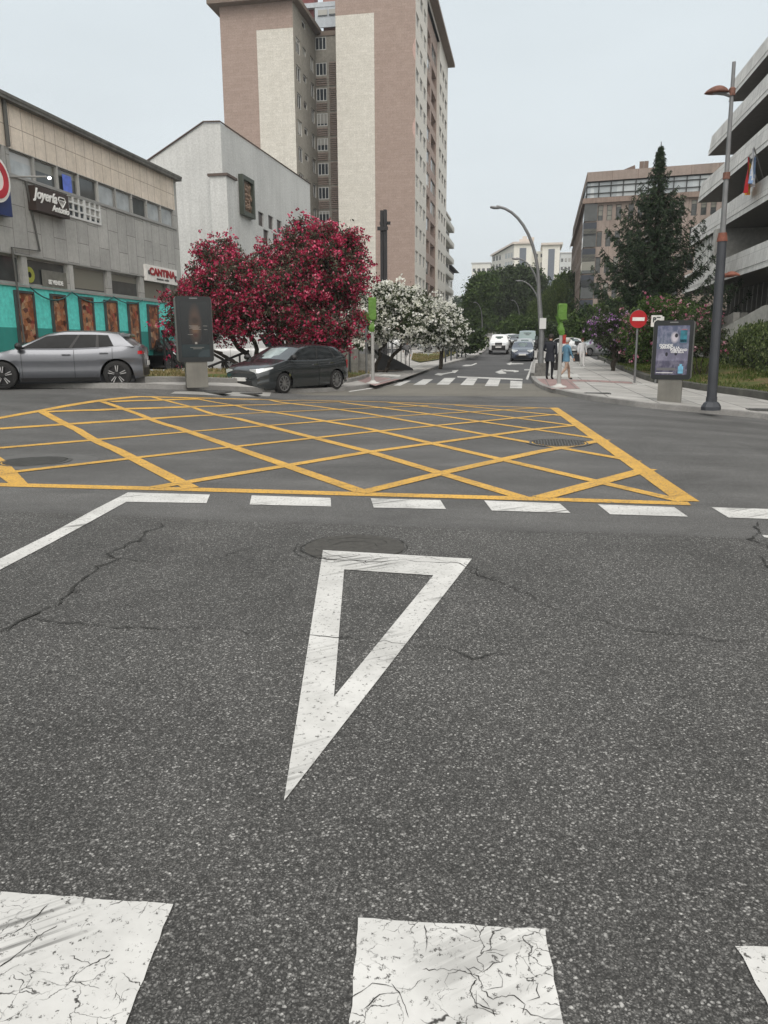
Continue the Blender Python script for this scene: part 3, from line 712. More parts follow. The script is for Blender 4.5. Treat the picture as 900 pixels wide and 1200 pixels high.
    d.build('downpipe', pm('pipe_grey', (.10, .10, .095), .8), t)
    cb = MB()
    for a, b, dr in ((X(33,340), X(82,346), .35), (X(82,344), X(131,350), .3), (X(131,349), X(165,352), .2)):
        cb.tube([(.09, a+(b-a)*i/8, z_lb-.08-dr*(1-((i-4)/4)**2)) for i in range(9)], .025, 5)
    cb.build('cable', pm('teal_cable', (.02, .10, .10), .7), t)
    # framed food pictures on the turquoise front: flat panels fixed to the wall
    ph, n, b = newmat('food_picture'); co = N(n, 'TexCoord').outputs['Object']; oi = N(n, 'ObjectInfo')
    va = N(n, 'VectorMath', operation='ADD'); cmb = N(n, 'CombineXYZ'); ml = N(n, 'Math', operation='MULTIPLY'); n.links.new(oi.outputs['Random'], ml.inputs[0]); ml.inputs[1].default_value = 40
    n.links.new(ml.outputs[0], cmb.inputs[2]); n.links.new(cmb.outputs[0], va.inputs[0]); n.links.new(co, va.inputs[1])
    vo = N(n, 'TexVoronoi'); vo.inputs['Scale'].default_value = 5.5; n.links.new(va.outputs[0], vo.inputs['Vector'])
    sc = N(n, 'SeparateColor'); n.links.new(vo.outputs['Color'], sc.inputs[0])
    c = ramp(n, sc.outputs[0], [(0, (.05, .018, .012)), (.3, (.30, .10, .04)), (.5, (.42, .22, .11)), (.68, (.20, .07, .035)), (.8, (.46, .34, .22)), (.92, (.30, .03, .02)), (1, (.05, .06, .05))])
    c = mixc(n, 1.0, c, ramp(n, noise(n, va.outputs[0], 9, 4), [(.3, .6), (.7, 1.3)]), 'MULTIPLY'); n.links.new(c, b.inputs['Base Color']); b.inputs['Roughness'].default_value = .35
    for a, bb, ya, yb_ in ((17, 39, 341, 404), (59, 76, 345, 404), (92, 108, 348, 404), (121.5, 136, 352, 404), (148.5, 161, 354, 406), (171.5, 183.5, 357, 411)):
        xa, xb = X(a, 360), X(bb, 360); zt_, zb_ = z((a+bb)/2, ya), z((a+bb)/2, yb_); zb_ = max(zb_, z_tb+.25)
        f = MB().box(.0, .09, xa, xa+.08, zb_, zt_).box(0, .09, xb-.08, xb, zb_, zt_).box(0, .09, xa+.08, xb-.08, zt_-.08, zt_).box(0, .09, xa+.08, xb-.08, zb_, zb_+.08).build('picture_frame', M_FRD, t)
        p = MB().box(0, .05, 0, xb-xa-.16, 0, zt_-zb_-.16).build('picture', ph, f, (0.0, xa+.08, zb_+.08))
    # signs
    def onwall(px, py, out_=0.0): u, zz = onV(px, py, v0+out_); return W(v0+out_, u, zz)
    ROT = (pi/2, 0, -AZ+pi/2)
    p = onwall(62, 237.5, .3); s = T('shop_sign', 'dark brown sign box with white script beside the barred window', 'sign', p, -AZ+pi/2)
    a = onV(39, 236, v0+.3)[0]; bq = onV(78.5, 246, v0+.3)[0]; wl = (bq-a); hh = .78
    MB().box(-wl/2, wl/2, -.0, .3, -hh/2, hh/2).build('sign_box', pm('brown_sign', (.045, .03, .025), .5), s)
    tw = pm('white_letters', (.8, .8, .78), .5)
    text('Joyería', .46, tw, 'lettering', s, (-.22*wl, -.02, .13), (pi/2, 0, 0), .012, .35, .012, 'CENTER', 1.0)
    text('Antonio', .30, tw, 'lettering', s, (.2*wl, -.02, -.19), (pi/2, 0, 0), .012, .35, .008, 'CENTER', 1.0)
    dm = MB(); 
    for q in ([(-.16,.12),(.16,.12),(.22,.02),(0,-.22),(-.22,.02)],): 
        for i in range(5): dm.tube([(.27*wl+q[i][0], -.02, .12+q[i][1]), (.27*wl+q[(i+1)%5][0], -.02, .12+q[(i+1)%5][1])], .018, 5)
    dm.tube([(.27*wl-.22, -.02, .14), (.27*wl+.22, -.02, .14)], .014, 5); dm.tube([(.27*wl-.07, -.02, .13), (.27*wl, -.02, -.1), (.27*wl+.07, -.02, .13)], .012, 5)
    dm.build('diamond_emblem', tw, s)
    # CANTINA
    p = onwall(190.5, 322.5, .15); s = T('shop_sign', 'white CANTINA sign with red letters at the far corner of the turquoise front', 'sign', p, -AZ+pi/2)
    a = onV(172.5, 321, v0+.15)[0]; bq = onV(208, 326, v0+.15)[0]; wl = bq-a; hh = .68
    MB().box(-wl/2, wl/2, 0, .14, -hh/2, hh/2).build('sign_box', pm('sign_white', (.78, .77, .74), .5), s)
    rd_ = pm('dark_red_letters', (.30, .015, .02), .5)
    text('CANTINA', .42, rd_, 'lettering', s, (0, -.015, .06), (pi/2, 0, 0), .01, 0, .02, 'CENTER', 1.35)
    text('mexicana  cocina', .12, M_FRD, 'lettering', s, (0, -.015, -.2), (pi/2, 0, 0), .006, 0, .003, 'CENTER', 1.5)
    for ex, ez, er in ((-wl*.43, .02, .1), (wl*.44, -.12, .09), (wl*.45, .02, .07)): MB().lathe([(0,-.02),(er,-.02),(er,0)], 10, 0, (ex, 0, ez), 'y').build('emblem', M_FRD, s)
    # round red and white sign on blue square
    p = onwall(-6, 218, .35); s = T('shop_sign', 'navy square sign with a white disc and red ring cut by the left edge', 'sign', p, -AZ+pi/2)
    a = onV(13.5, 222, v0+.35)[0]; pu = onV(-6, 218, v0+.35)[0]; hw = a-pu
    MB().box(-hw, hw, .05, .3, -.78, .62).build('sign_box', pm('navy', (.012, .03, .13), .4), s)
    R_ = hw*.86
    MB().lathe([(0,-.06),(R_,-.06),(R_,.05)], 32, 0, (-.0, 0, .22), 'y').build('disc', pm('sign_white', (.78,.77,.74)), s)
    MB().lathe([(R_*.52,-.085),(R_*.84,-.085),(R_*.84,-.058),(R_*.52,-.058),(R_*.52,-.085)], 32, 0, (-.0, 0, .22), 'y').build('ring', pm('sign_red', (.45, .012, .025), .4), s)
    # wall lamp and little blue poster in the window
    p = onwall(12, 206, .05); s = T('wall_lamp', 'lit white spotlight on a short arm above the navy sign', 'lamp', W(v0, onV(10,207,v0)[0], onV(10,207,v0)[1]), -AZ+pi/2)
    q = onV(31, 206, v0+1.0)
    MB().tube([(0,0,0),(.35,-1.1,.02)], .03, 6).build('arm', M_FRG, s)
    lm, n, b = newmat('lamp_glow'); b.inputs['Emission Color'].default_value = (1, 1, .97, 1); b.inputs['Emission Strength'].default_value = 3.0
    MB().lathe([(0,-.05),(.045,-.035),(.06,0),(.045,.035),(0,.05)], 10, 0, (.45,-1.15,.0), 'z').build('lamp_head', lm, s)
    bm_ = pm('blue_poster', (.10, .17, .62), .4, var=.3, scale=5); k = onV(78, 218, v0-.06)
    MB().box(-.28, .28, 0, .012, -.36, .36).build('poster', bm_, t, (-.02, k[0]-un, k[1]), R90)
    k = onV(56.5, 328, v0-.06)
    MB().box(-.75, .75, 0, .012, -.32, .32).build('poster', pm('grey_poster', (.16,.16,.14), .4, var=.3, scale=5), t, (-.09, X(67,327), z(67,329)), R90)
    lt = text('SE VENDE', .2, tw, 'lettering', t, (-.06, X(67,327), z(67,331.5)), (pi/2, 0, pi/2), .006, 0, .01)
    MB().lathe([(.1,0),(.26,-.01),(.26,.01),(.1,0)], 16, 0, (0,0,0), 'y').build('emblem', pm('yellow_green', (.28,.30,.05)), t, (-.07, X(37,322), z(37.5,322)), R90)
shop_building()
# red roof peeking above
u1 = 52
tag(MB().prism([(-3.2,0),(3.2,0),(3.2,8),(-3.2,8)], -9.3, -.8).add([(-3.6,-.4,-.8),(3.6,-.4,-.8),(3.6,8.4,-.8),(-3.6,8.4,-.8),(-1,4,.55),(1.4,4,.55)], [(0,1,5,4),(1,2,5),(2,3,4,5),(3,0,4),(0,3,2,1)], 1).build('house',
    [pm('cream_render', (.5,.48,.42)), pm('red_tiles', (.34, .10, .07), .9, fine=5)], None, AT(187, 202, 50), -AZ), 'small house whose red tiled roof shows above the beige panelled building', 'house')
# ---- white church-like hall
def hall():
    v0 = -17.8; un, zt = onV(258, 144, v0); ue, ze = onV(363, 215.5, v0); un_ = un
    t = T('church', 'pale grey roughcast church with a slanting gable and small square windows behind the red tree', 'church', W(v0, un, 0), -AZ)
    Lx = ue-un; X = lambda a, b: onV(a, b, v0)[0]-un; z = lambda a, b: onV(a, b, v0)[1]; B = (0,0,0)
    va, za = onU(190, 203, un); 
    Mw = pm('roughcast', (.56, .57, .56), .95, var=.10, scale=.35, fine=9, bmp=.5, streak=.22)
    holes = []
    for px, py in ((306,257),(317.5,261),(327.5,266),(337,271),(346.5,275),(312,277.5),(323,282),(333,286),(343,289),(307,296)):
        x, zz = X(px, py), z(px, py); holes.append((x-.55, x+.55, zz-.45, zz+.45))
    zr = zt
    mb = MB(); wallpanel(mb, 0, Lx, -1, min(zt, ze)-.3, holes, B, R90, .2, 0)
    top = min(zt, ze)-.3
    mb.quad((0,0,top),(0,Lx,top),(0,Lx,ze),(0,0,zt))
    dz = (zt-za)/abs(va-v0); wv = 26
    mb.add([(0,0,-1),(-wv,0,-1),(-wv,0,zt-dz*wv*.75),(-1.0,0,zt+.05),(0,0,zt)], [(0,1,2,3,4)][0:1])
    mb.quad((0,Lx,-1),(0,Lx,ze),(-wv,Lx,ze-dz*wv*.75),(-wv,Lx,-1)); mb.quad((0,0,zt),(0,Lx,ze),(-wv,Lx,ze-dz*wv*.75),(-wv,0,zt-dz*wv*.75))
    # fix the gable so that it falls towards the left at the pitch seen
    mb.build('wall', Mw, t)
    e = MB(); e.tube([(.02,-.05,zt+.06),(.02,Lx+.1,ze+.03)], .05, 4); e.tube([(.0,-.05,zt+.06),(-1.0,-.05,zt+.1),(-wv,-.05,zt-dz*wv*.75+.03)], .06, 4)
    e.build('roof_edge', pm('rust_flashing', (.10, .075, .065), .8), t)
    # pilaster at the corner
    vl, _ = onU(247, 230, un-.5); vr, zp = onU(265.5, 206, un-.5)
    p = MB(); p.box(vl-v0, vr-v0, -.55, .9, -1, zp); p.build('buttress', Mw, t); MB().box(vl-v0-.1, vr-v0+.1, -.65, 1.0, zp, zp+.14).build('coping', pm('rust_flashing', (.1,.075,.065)), t)
    for h in holes:
        q = MB().box(h[0]+.01, h[1]-.01, 0, .05, h[2]+.01, h[3]-.01).build('window', [pm('brown_window', (.05,.035,.03), .4)], t, (-.12, 0, 0), R90)
    # bronze relief panel
    xa, xb = X(279, 210), X(293, 216); z0, z1 = z(286, 253.5), z(286, 208)
    f = MB().box(.02, .3, xa, xa+.25, z0, z1).box(.02, .3, xb-.25, xb, z0, z1).box(.02, .3, xa+.25, xb-.25, z1-.25, z1).box(.02, .3, xa+.25, xb-.25, z0, z0+.25).build('relief_frame', pm('green_bronze', (.055,.065,.05), .6), t)
    br = MB(); br.box(0, .1, xa+.25, xb-.25, z0+.25, z1-.25); rr = random.Random(3)
    for i in range(40):
        yy, zz = rr.uniform(xa+.4, xb-.4), rr.uniform(z0+.5, z1-.5); br.lathe([(0,.2),(.1,.16),(.17,.0)], 6, 0, (0.05, yy, zz), 'x')
    br.build('relief', pm('bronze_relief', (.19,.13,.09), .6, var=.4, scale=6), f)
    print('hall', zt, ze, za, Lx, va)
hall()
cx = T('cross', 'tall dark wooden cross standing in front of the brown tower', 'cross', (0,0,0), -AZ)
pc = AT(449.5, 246, 60); v_, u_ = VU(pc); cx.location = W(v_, u_, H(v_, u_)); hz = pc.z-H(v_, u_)
MB().box(-.23,-.02,-.2,.2,0,hz-.05).box(.02,.23,-.2,.2,0,hz).build('post', pm('dark_timber', (.02,.02,.022), .7), cx)
MB().box(-.42,.36,-.32,-.205,hz-1.45,hz-1.2).box(-.34,.46,.205,.32,hz-1.0,hz-.78).build('crossbar', pm('dark_timber', (.02,.02,.022)), cx)
# ---- apartment tower
def tower():
    U0 = 90.0; vR_, zR = onU(487, 300, U0); vR_ = onU(486.5, 200, U0)[0]
    t = T('apartment_tower', 'tall brown and cream apartment tower rising behind the red flowering tree', 'building', W(vR_, U0, 0), -AZ)
    Mbr = slabmat('ashlar_brown', (.315, .24, .205), (.35, .27, .232), .6, .3, .006, (.23,.175,.15), 'x', .12); Mcr = slabmat('ashlar_cream', (.56, .54, .485), (.62, .60, .545), .6, .3, .006, (.48,.455,.40), 'x', .15)
    Mgr = pm('tower_grey_render', (.30, .285, .25), .9, var=.1, scale=.5, fine=3, streak=.2); Mlv = pm('louvre_brown', (.22,.175,.15), .8); Msh = pm('louvre_gap', (.05,.045,.04), .9)
    Mwh = pm('tower_side_cream', (.60,.585,.54), .9, var=.06, streak=.15); Mrf = pm('tower_eave', (.17,.135,.11), .9)
    ST = 2.62
    X = lambda px, py, u0=U0: onU(px, py, u0)[0]-vR_
    xa = X(439.5, 200); xb = X(396, 200)
    UL = 86.0-U0; xl0 = X(262.5, 133, U0+UL); xl1 = X(304, 133, U0+UL); xl2 = X(346, 133, U0+UL)
    _, zwin = onU(410, 48, U0+5); 
    zL = onU(300, 4.5, U0+UL)[1]; UB = 5.0
    print('tower', vR_, xa, xb, xl0, xl1, xl2, 'zL', zL)
    ztop = zL+ST+2.6
    mb = MB()
    wallpanel(mb, xa, 0, -1, ztop, [], (0,0,0), 0, .1, 0); wallpanel(mb, xb, xa, -1, zL-.2, [], (0,0,0), 0, .1, 1); wallpanel(mb, xb, xa, zL-.2, ztop, [], (0,0,0), 0, .1, 0)
    mb.quad((xb,0,-1),(xb,0,ztop),(xb,UB,ztop),(xb,UB,-1),2)
    # left wing
    wallpanel(mb, xl0, xl1, -1, zL, [], (0,UL,0), 0, .1, 0); wallpanel(mb, xl1, xl2, -1, zL-2.5, [], (0,UL,0), 0, .1, 1); wallpanel(mb, xl1, xl2, zL-2.5, zL, [], (0,UL,0), 0, .1, 0)
    mb.quad((xl0,UL,-1),(xl0,UL,zL),(xl0,30,zL),(xl0,30,-1),0)
    # rows seen on the recess wall
    rows = [onU(410, y, U0+UB)[1] for y in (48.3, 79.3, 109.3, 139.3, 168.6, 198, 226, 253.3)]
    st = (rows[0]-rows[-1])/7; r0 = rows[0]; zc = [r0-st*i for i in range(-1, 13)]; print('storey', st)
    H1 = []; Ls = UB-UL
    for c in zc:
        if c < 1.5: continue
        H1 += [(.9, 2.6, c-.75, c+.75), (3.5, 5.0, c-.1, c+.6), (6.6, Ls-.9, c-.75, c+.75)]
    H1 = [h for h in H1 if h[3] < zL-.3]
    wallpanel(mb, 0, Ls, -1, zL, H1, (xl2, UL, 0), R90, .15, 2)
    H2 = []; wx0, wx1 = X(369, 150, U0+UB), xb
    a0, a1 = X(371.5, 150, U0+UB), X(384, 150, U0+UB)
    for c in zc:
        if c < 1.5 or c > zL: continue
        H2.append((a0, a1, c-.68, c+.68))
    wallpanel(mb, xl2, xb, -1, zL+.1, H2, (0, UB, 0), 0, .15, 2)
    mb.quad((xl2, UB+4, zL), (xb, UB+4, zL), (xb, UB+4, ztop), (xl2, UB+4, ztop), 4)
    # side facing the street
    uu = lambda px, py: onV(px, py, vR_)[0]-U0
    LS = uu(523, 250); s1, s2 = uu(499.5, 250), uu(513.5, 250); print('side', LS, s1, s2, 'ztop', ztop)
    H3 = []; 
    for c in [r0-st*i+.2 for i in range(-2, 14)]:
        if c < 3 or c > ztop-2: continue
        wdt = s1/3
        for i in range(3): H3.append((.5+i*wdt*.96, .5+i*wdt*.96+wdt*.68, c-.62, c+.62, 'w'))
        m_ = (s2-s1)/2
        for i in range(2): H3.append((s1+.6+i*m_, s1+m_*.9+i*m_, c-.9, c+.75, 'b'))
        q = (LS-s2)/3
        for i in range(3): H3.append((s2+.5+i*q*.95, s2+.5+i*q*.95+q*.66, c-.62, c+.62, 'w'))
    wh = [h[:4] for h in H3 if h[0] < s1 or h[0] >= s2]
    wallpanel(mb, 0, s1, -1, ztop-.6, [h for h in wh if h[0] < s1], (0,0,0), R90, .15, 3)
    wallpanel(mb, s2, LS, -1, ztop-.6, [h for h in wh if h[0] >= s2], (0,0,0), R90, .15, 3)
    wallpanel(mb, s1, s2, -1, ztop-.6, [h[:4] for h in H3 if s1 <= h[0] < s2], (-.35,0,0), R90, .9, 0)
    mb.quad((0,s1,-1),(-.35,s1,-1),(-.35,s1,ztop-.6),(0,s1,ztop-.6),3); mb.quad((0,s2,-1),(0,s2,ztop-.6),(-.35,s2,ztop-.6),(-.35,s2,-1),3)
    mb.quad((0,0,ztop-.6),(0,LS,ztop-.6),(0,LS,ztop),(0,0,ztop),3)
    mb.quad((0,LS,-1),(-18,LS,-1),(-18,LS,ztop),(0,LS,ztop),3); mb.quad((xb,0,ztop),(0,0,ztop),(0,LS,ztop),(xb,LS,ztop),2)
    mb.quad((xl0,UL,zL),(xl2,UL,zL),(xl2,UB,zL),(xl0,UB,zL),2)
    mb.build('wall', [Mbr, Mcr, Mgr, Mwh, pm('pink_penthouse', (.35,.20,.18), .9)], t)
    # louvred panels in the recess
    lv = MB()
    for c in zc:
        if c < 1.5 or c > zL-1: continue
        for (p0, p1, b0, b1) in ((a0, a1, c-1.75, c-.82), (a1+.3, xb-.15, c-1.75, c+.75)):
            k = int((b1-b0)/.22)
            for i in range(k):
                z_ = b0+i*(b1-b0)/k; lv.add([(p0,UB-.12,z_),(p1,UB-.12,z_),(p1,UB-.02,z_+.17),(p0,UB-.02,z_+.17),(p0,UB-.01,z_),(p1,UB-.01,z_)], [(0,1,2,3),(0,4,5,1)], 0)
    lv.build('louvre_panels', [Mlv], t)
    # recessed penthouse storey
    pw = MB(); rx0, rx1, bx0, bx1 = X(350, 15, U0+UB+2), X(368, 15, U0+UB+2), X(369, 20, U0+UB+1.5), X(394.5, 20, U0+UB+1.5); bz0, bz1 = onU(380, 32, U0+UB+1.5)[1], onU(380, 8, U0+UB+1.5)[1]
    pw.box(rx0, rx1, UB+2, UB+3.9, zL, bz1+3, 0).build('penthouse_wall', pm('dark_red_wall', (.16,.05,.05)), t)
    pz = MB(); pz.box(bx0, bx1, UB+1.5, UB+1.7, bz0, bz1).box(rx0, bx1, UB+1.45, UB+3.8, bz1, bz1+.5).build('penthouse_wall', pm('pale_blue_panel', (.42,.46,.50), .6), t)
    for i in range(2):
        w0 = bx0+.4+i*(bx1-bx0)/2
        MB().box(w0, w0+1.1, UB+1.4, UB+1.49, bz0+.55*(bz1-bz0), bz0+.85*(bz1-bz0)).build('window', G_DARK, t)
    # eaves
    ev = MB()
    ev.box(xl0-1.0, xl2+.7, UL-1.0, UL+.6, zL, zL+.45).box(xl2-.6, xl2+.72, UL+.6, UB+.3, zL+.002, zL+.45).box(xl0-1.0, xl0+.5, UL+.6, 12, zL+.003, zL+.45)
    ev.box(-.6, .95, -.7, LS+.9, ztop, ztop+.4).box(xb-.3, -.6, -.7, 1, ztop+.003, ztop+.4)
    ev.box(xl2+.2, xb, UB-.1, UB+.3, zL-.25, zL+.25)
    ev.build('eaves', Mrf, t)
    vis = [('a', h) for h in H1]+[('b', h) for h in H2]
    for h in H1: window(t, h[0], h[2], h[1]-h[0], h[3]-h[2], M_FRW, G_MIX, 2 if h[3]-h[2] > 1 else 1, 1, (xl2, UL, 0), R90, .1, .09)
    for h in H2: window(t, h[0], h[2], h[1]-h[0], h[3]-h[2], M_FRW, G_DARK, 3, 1, (0, UB, 0), 0, .02, .075)
    cnt = len(H1)+len(H2); H3.sort(key=lambda h: h[0]); bins = []
    for h in H3:
        bs = (0,0,0) if h[4] == 'w' else (-.35,0,0); y = .1 if h[4] == 'w' else random.choice([.1, .8, .8])
        if cnt < 100: window(t, h[0], h[2], h[1]-h[0], h[3]-h[2], M_FRW, G_MIX, 2, 1, bs, R90, y, .06); cnt += 1
        else: window(t, h[0], h[2], h[1]-h[0], h[3]-h[2], M_FRG, G_MIX, 2, 1, bs, R90, y, .06, .06, None, bins)
    rest(t, bins, M_FRG, glassmat('far_glass', (.05,.055,.06), (.3,.3,.3), .3))
    # pink repair patches near the corner
    for py in (58, 150):
        pk = MB(); _, zz = onU(482, py, U0); pk.add([( -.02-(1.1 if i % 2 else .95)*abs(sin(pi*i/10))*.30, -.006, zz-1.1+2.2*i/10) for i in range(11)]+[(-.001,-.006,zz+1.1),(-.001,-.006,zz-1.1)], [tuple(range(12,-1,-1))])
        pk.build('repair_patch', pm('pink_render', (.44,.31,.275), .9), t)
tower()
# ---- generic background block
def block(name, label, cat, px, pyt, U, wv, du, wallc, rows, cols, st=3.0, gl=G_MIX, fr=M_FRG, side='L', z0=-1, band=None, ztop=None, roofc=(.4,.4,.4), scol=4):
    """front faces the camera; px = left and right pixel of the front on plane U"""
    v0, zt = onU(px[0], pyt, U); v1 = onU(px[1], pyt, U)[0]; wd = v1-v0; base = H(v0, min(U, 900))
    t = T(name, label, cat, W(v0, U, base), -AZ); zt -= base; M = pm('wall_'+label[:18].replace(' ', '_'), wallc, .9, var=.07, scale=.2)
    ho = []; 
    for r in range(rows):
        zc = zt-1.0-st*(r+.5)
        if zc < 1: break
        for c in range(cols):
            x = wd*(c+.5)/cols; ho.append((x-wd/cols*.3, x+wd/cols*.3, zc-.7, zc+.7))
    mb = MB(); wallpanel(mb, 0, wd, z0, zt, ho, (0,0,0), 0, .2, 0)
    ho2 = []
    for r in range(rows):
        zc = zt-1.0-st*(r+.5)
        if zc < 1: break
        for c in range(scol): y = du*(c+.5)/scol; ho2.append((y-du/scol*.3, y+du/scol*.3, zc-.7, zc+.7))
    if side == 'R': wallpanel(mb, 0, du, z0, zt, ho2, (wd,0,0), R90, .2, 0); mb.quad((0,0,z0),(0,0,zt),(0,du,zt),(0,du,z0))
    else: wallpanel(mb, 0, du, z0, zt, ho2, (0,du,0), -R90, .2, 0); mb.quad((wd,0,z0),(wd,du,z0),(wd,du,zt),(wd,0,zt))
    mb.quad((0,du,z0),(0,du,zt),(wd,du,zt),(wd,du,z0)); mb.build('wall', M, t)
    MB().box(-.3, wd+.3, -.3, du+.3, zt, zt+.4).build('roof', pm('roof_'+str(roofc[0]), roofc, .9), t)
    for h in ho: window(t, h[0], h[2], h[1]-h[0], h[3]-h[2], fr, gl, 2, 1, (0,0,0), 0, .08, .08)
    for h in ho2:
        if side == 'R': window(t, h[0], h[2], h[1]-h[0], h[3]-h[2], fr, gl, 2, 1, (wd,0,0), R90, .08, .08)
        else: window(t, h[0], h[2], h[1]-h[0], h[3]-h[2], fr, gl, 2, 1, (0,du,0), -R90, .08, .08)
    return t, wd, zt
t, wd, zt = block('apartment_block', 'narrow cream block with stepped balconies tucked behind the brown tower', 'building', (485, 512), 236, 135, 0, 22, (.55,.54,.50), 9, 2, 2.9, G_MIX, M_FRG, 'R', -1, None, None, (.35,.33,.30), 3)
bl = MB()
for r in range(9):
    z = zt-1.9-2.9*r
    if z > 1: bl.box(wd, wd+1.0, .5, 21, z-.5, z-.35); bl.box(wd+.95, wd+1.05, .5, 21, z-.35, z+.4)
bl.build('balconies', pm('balcony_cream', (.5,.49,.45)), t)
t, wd, zt = block('apartment_block', 'low white gabled block next beyond the stepped balconies', 'building', (502, 521.5), 314, 175, 0, 18, (.66,.66,.64), 4, 2, 2.9, G_MIX, M_FRG, 'R', -1, None, None, (.18,.16,.16), 3)
MB().add([(-1,-1,zt+.4),(wd+1.6,-1,zt+.4),(wd+1.6,19,zt+.4),(-1,19,zt+.4),(wd/2,3,zt+3),(wd/2,15,zt+3)], [(0,1,4),(1,2,5,4),(2,3,5),(3,0,4,5)]).build('gable_roof', pm('dark_slate', (.08,.075,.075)), t)
for lab, px, y, U, du, col, rw, cl, sd in (
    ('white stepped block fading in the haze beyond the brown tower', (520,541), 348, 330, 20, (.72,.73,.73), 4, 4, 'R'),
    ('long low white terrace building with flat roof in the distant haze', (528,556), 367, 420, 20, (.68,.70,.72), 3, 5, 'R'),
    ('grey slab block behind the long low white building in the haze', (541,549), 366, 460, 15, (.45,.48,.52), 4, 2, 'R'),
    ('white flat roofed block with balconies left of the large dark tree', (553,575), 309, 330, 22, (.66,.66,.63), 4, 4, 'L'),
    ('grey concrete block with many balconies right of the white high-rise', (657,674), 297, 330, 22, (.52,.54,.54), 7, 4, 'L')):
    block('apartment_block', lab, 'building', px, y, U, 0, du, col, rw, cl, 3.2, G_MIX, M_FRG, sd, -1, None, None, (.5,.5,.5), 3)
# ---- white high-rise with dark vertical stripes
def highrise():
    U = 280.0; vA = onU(602.5, 286, U)[0]; B = H(vA, U); vL0 = onU(575.5, 289, U+5)[0]
    t = T('high_rise', 'white high-rise with two dark vertical stripes above the trees', 'building', W(vA, U, B), -AZ)
    xs = [onU(p, 286, U)[0]-vA for p in (602.5, 609.2, 617, 623.5, 636, 643, 650.5, 656.5)]; zt = onU(610, 286, U)[1]-B; z2 = onU(650, 287, U)[1]-B
    Mw = pm('highrise_white', (.70,.69,.63), .9, var=.05); Mg = pm('highrise_dark_stripe', (.13,.15,.18), .6); mb = MB()
    mb.box(xs[0], xs[3], 0, 16, -1, zt); mb.box(xs[3], xs[4]+.01, 3, 16, -1, zt-2.2); mb.box(xs[4], xs[7], 0, 16, -1, z2)
    mb.build('wall', Mw, t)
    MB().box(xs[1], xs[2], -.12, .05, -1, zt-1.3).build('stripe', Mg, t); MB().box(xs[5], xs[6], -.12, .05, -1, z2-1.3).build('stripe', Mg, t)
    # left flank with glazed bays
    yl = 14; lx = vL0-vA
    w2 = MB(); w2.add([(xs[0],0,-1),(lx,yl,-1),(lx,yl+14,-1),(xs[0],yl+12,-1),(xs[0],0,zt),(lx,yl,zt-2.5),(lx,yl+14,zt-2.5),(xs[0],yl+12,zt)], [(1,0,4,5),(2,1,5,6),(5,4,7,6)]); w2.build('wing', pm('highrise_grey', (.55,.55,.52), .9), t)
    rf = MB(); rf.box(xs[0]-.5, xs[3]+.5, -.8, 16.5, zt, zt+.7).box(xs[4]-.5, xs[7]+.9, -.8, 16.5, z2, z2+.7).box(xs[2]-2.5, xs[3]+.5, 5, 12, zt+.7, zt+2.2).box(xs[2]-1.5, xs[2]+.1, 7, 9, zt+2.2, zt+3.4).box(xs[2]+1.6, xs[2]+2.6, 7, 9, zt+2.2, zt+3.0)
    rf.add([(lx-.6,yl-.6,zt-2.4),(xs[0]-.5,-.8,zt-.0),(xs[0]-.5,-.8,zt+.6),(lx-.6,yl-.6,zt-1.8),(lx,yl+14,zt-1.8),(xs[0],yl,zt+.6)], [(0,1,2,3),(3,2,5,4)])
    rf.build('roof', pm('pale_roof', (.55,.50,.45)), t)
    d = Vector((lx-xs[0], yl, 0)); Ld = d.length; rz = atan2(-d.y, -d.x)
    for r in range(12):
        z = zt-4.2-2.9*r
        if z < 4: break
        for c, gg in enumerate((.06,.20,.34,.62,.74,.86)):
            window(t, Ld*gg, z, Ld*.09, 1.7, M_FRG, G_SKY if c > 2 else G_OFF, 1, 1, (lx, yl, 0), rz, -.05, .1)
        for k in (0, 1): window(t, xs[3]+1+k*2.0, z, 1.2, 1.2, M_FRG, G_DARK, 1, 1, (0,3,0), 0, -.07, .1)
highrise()
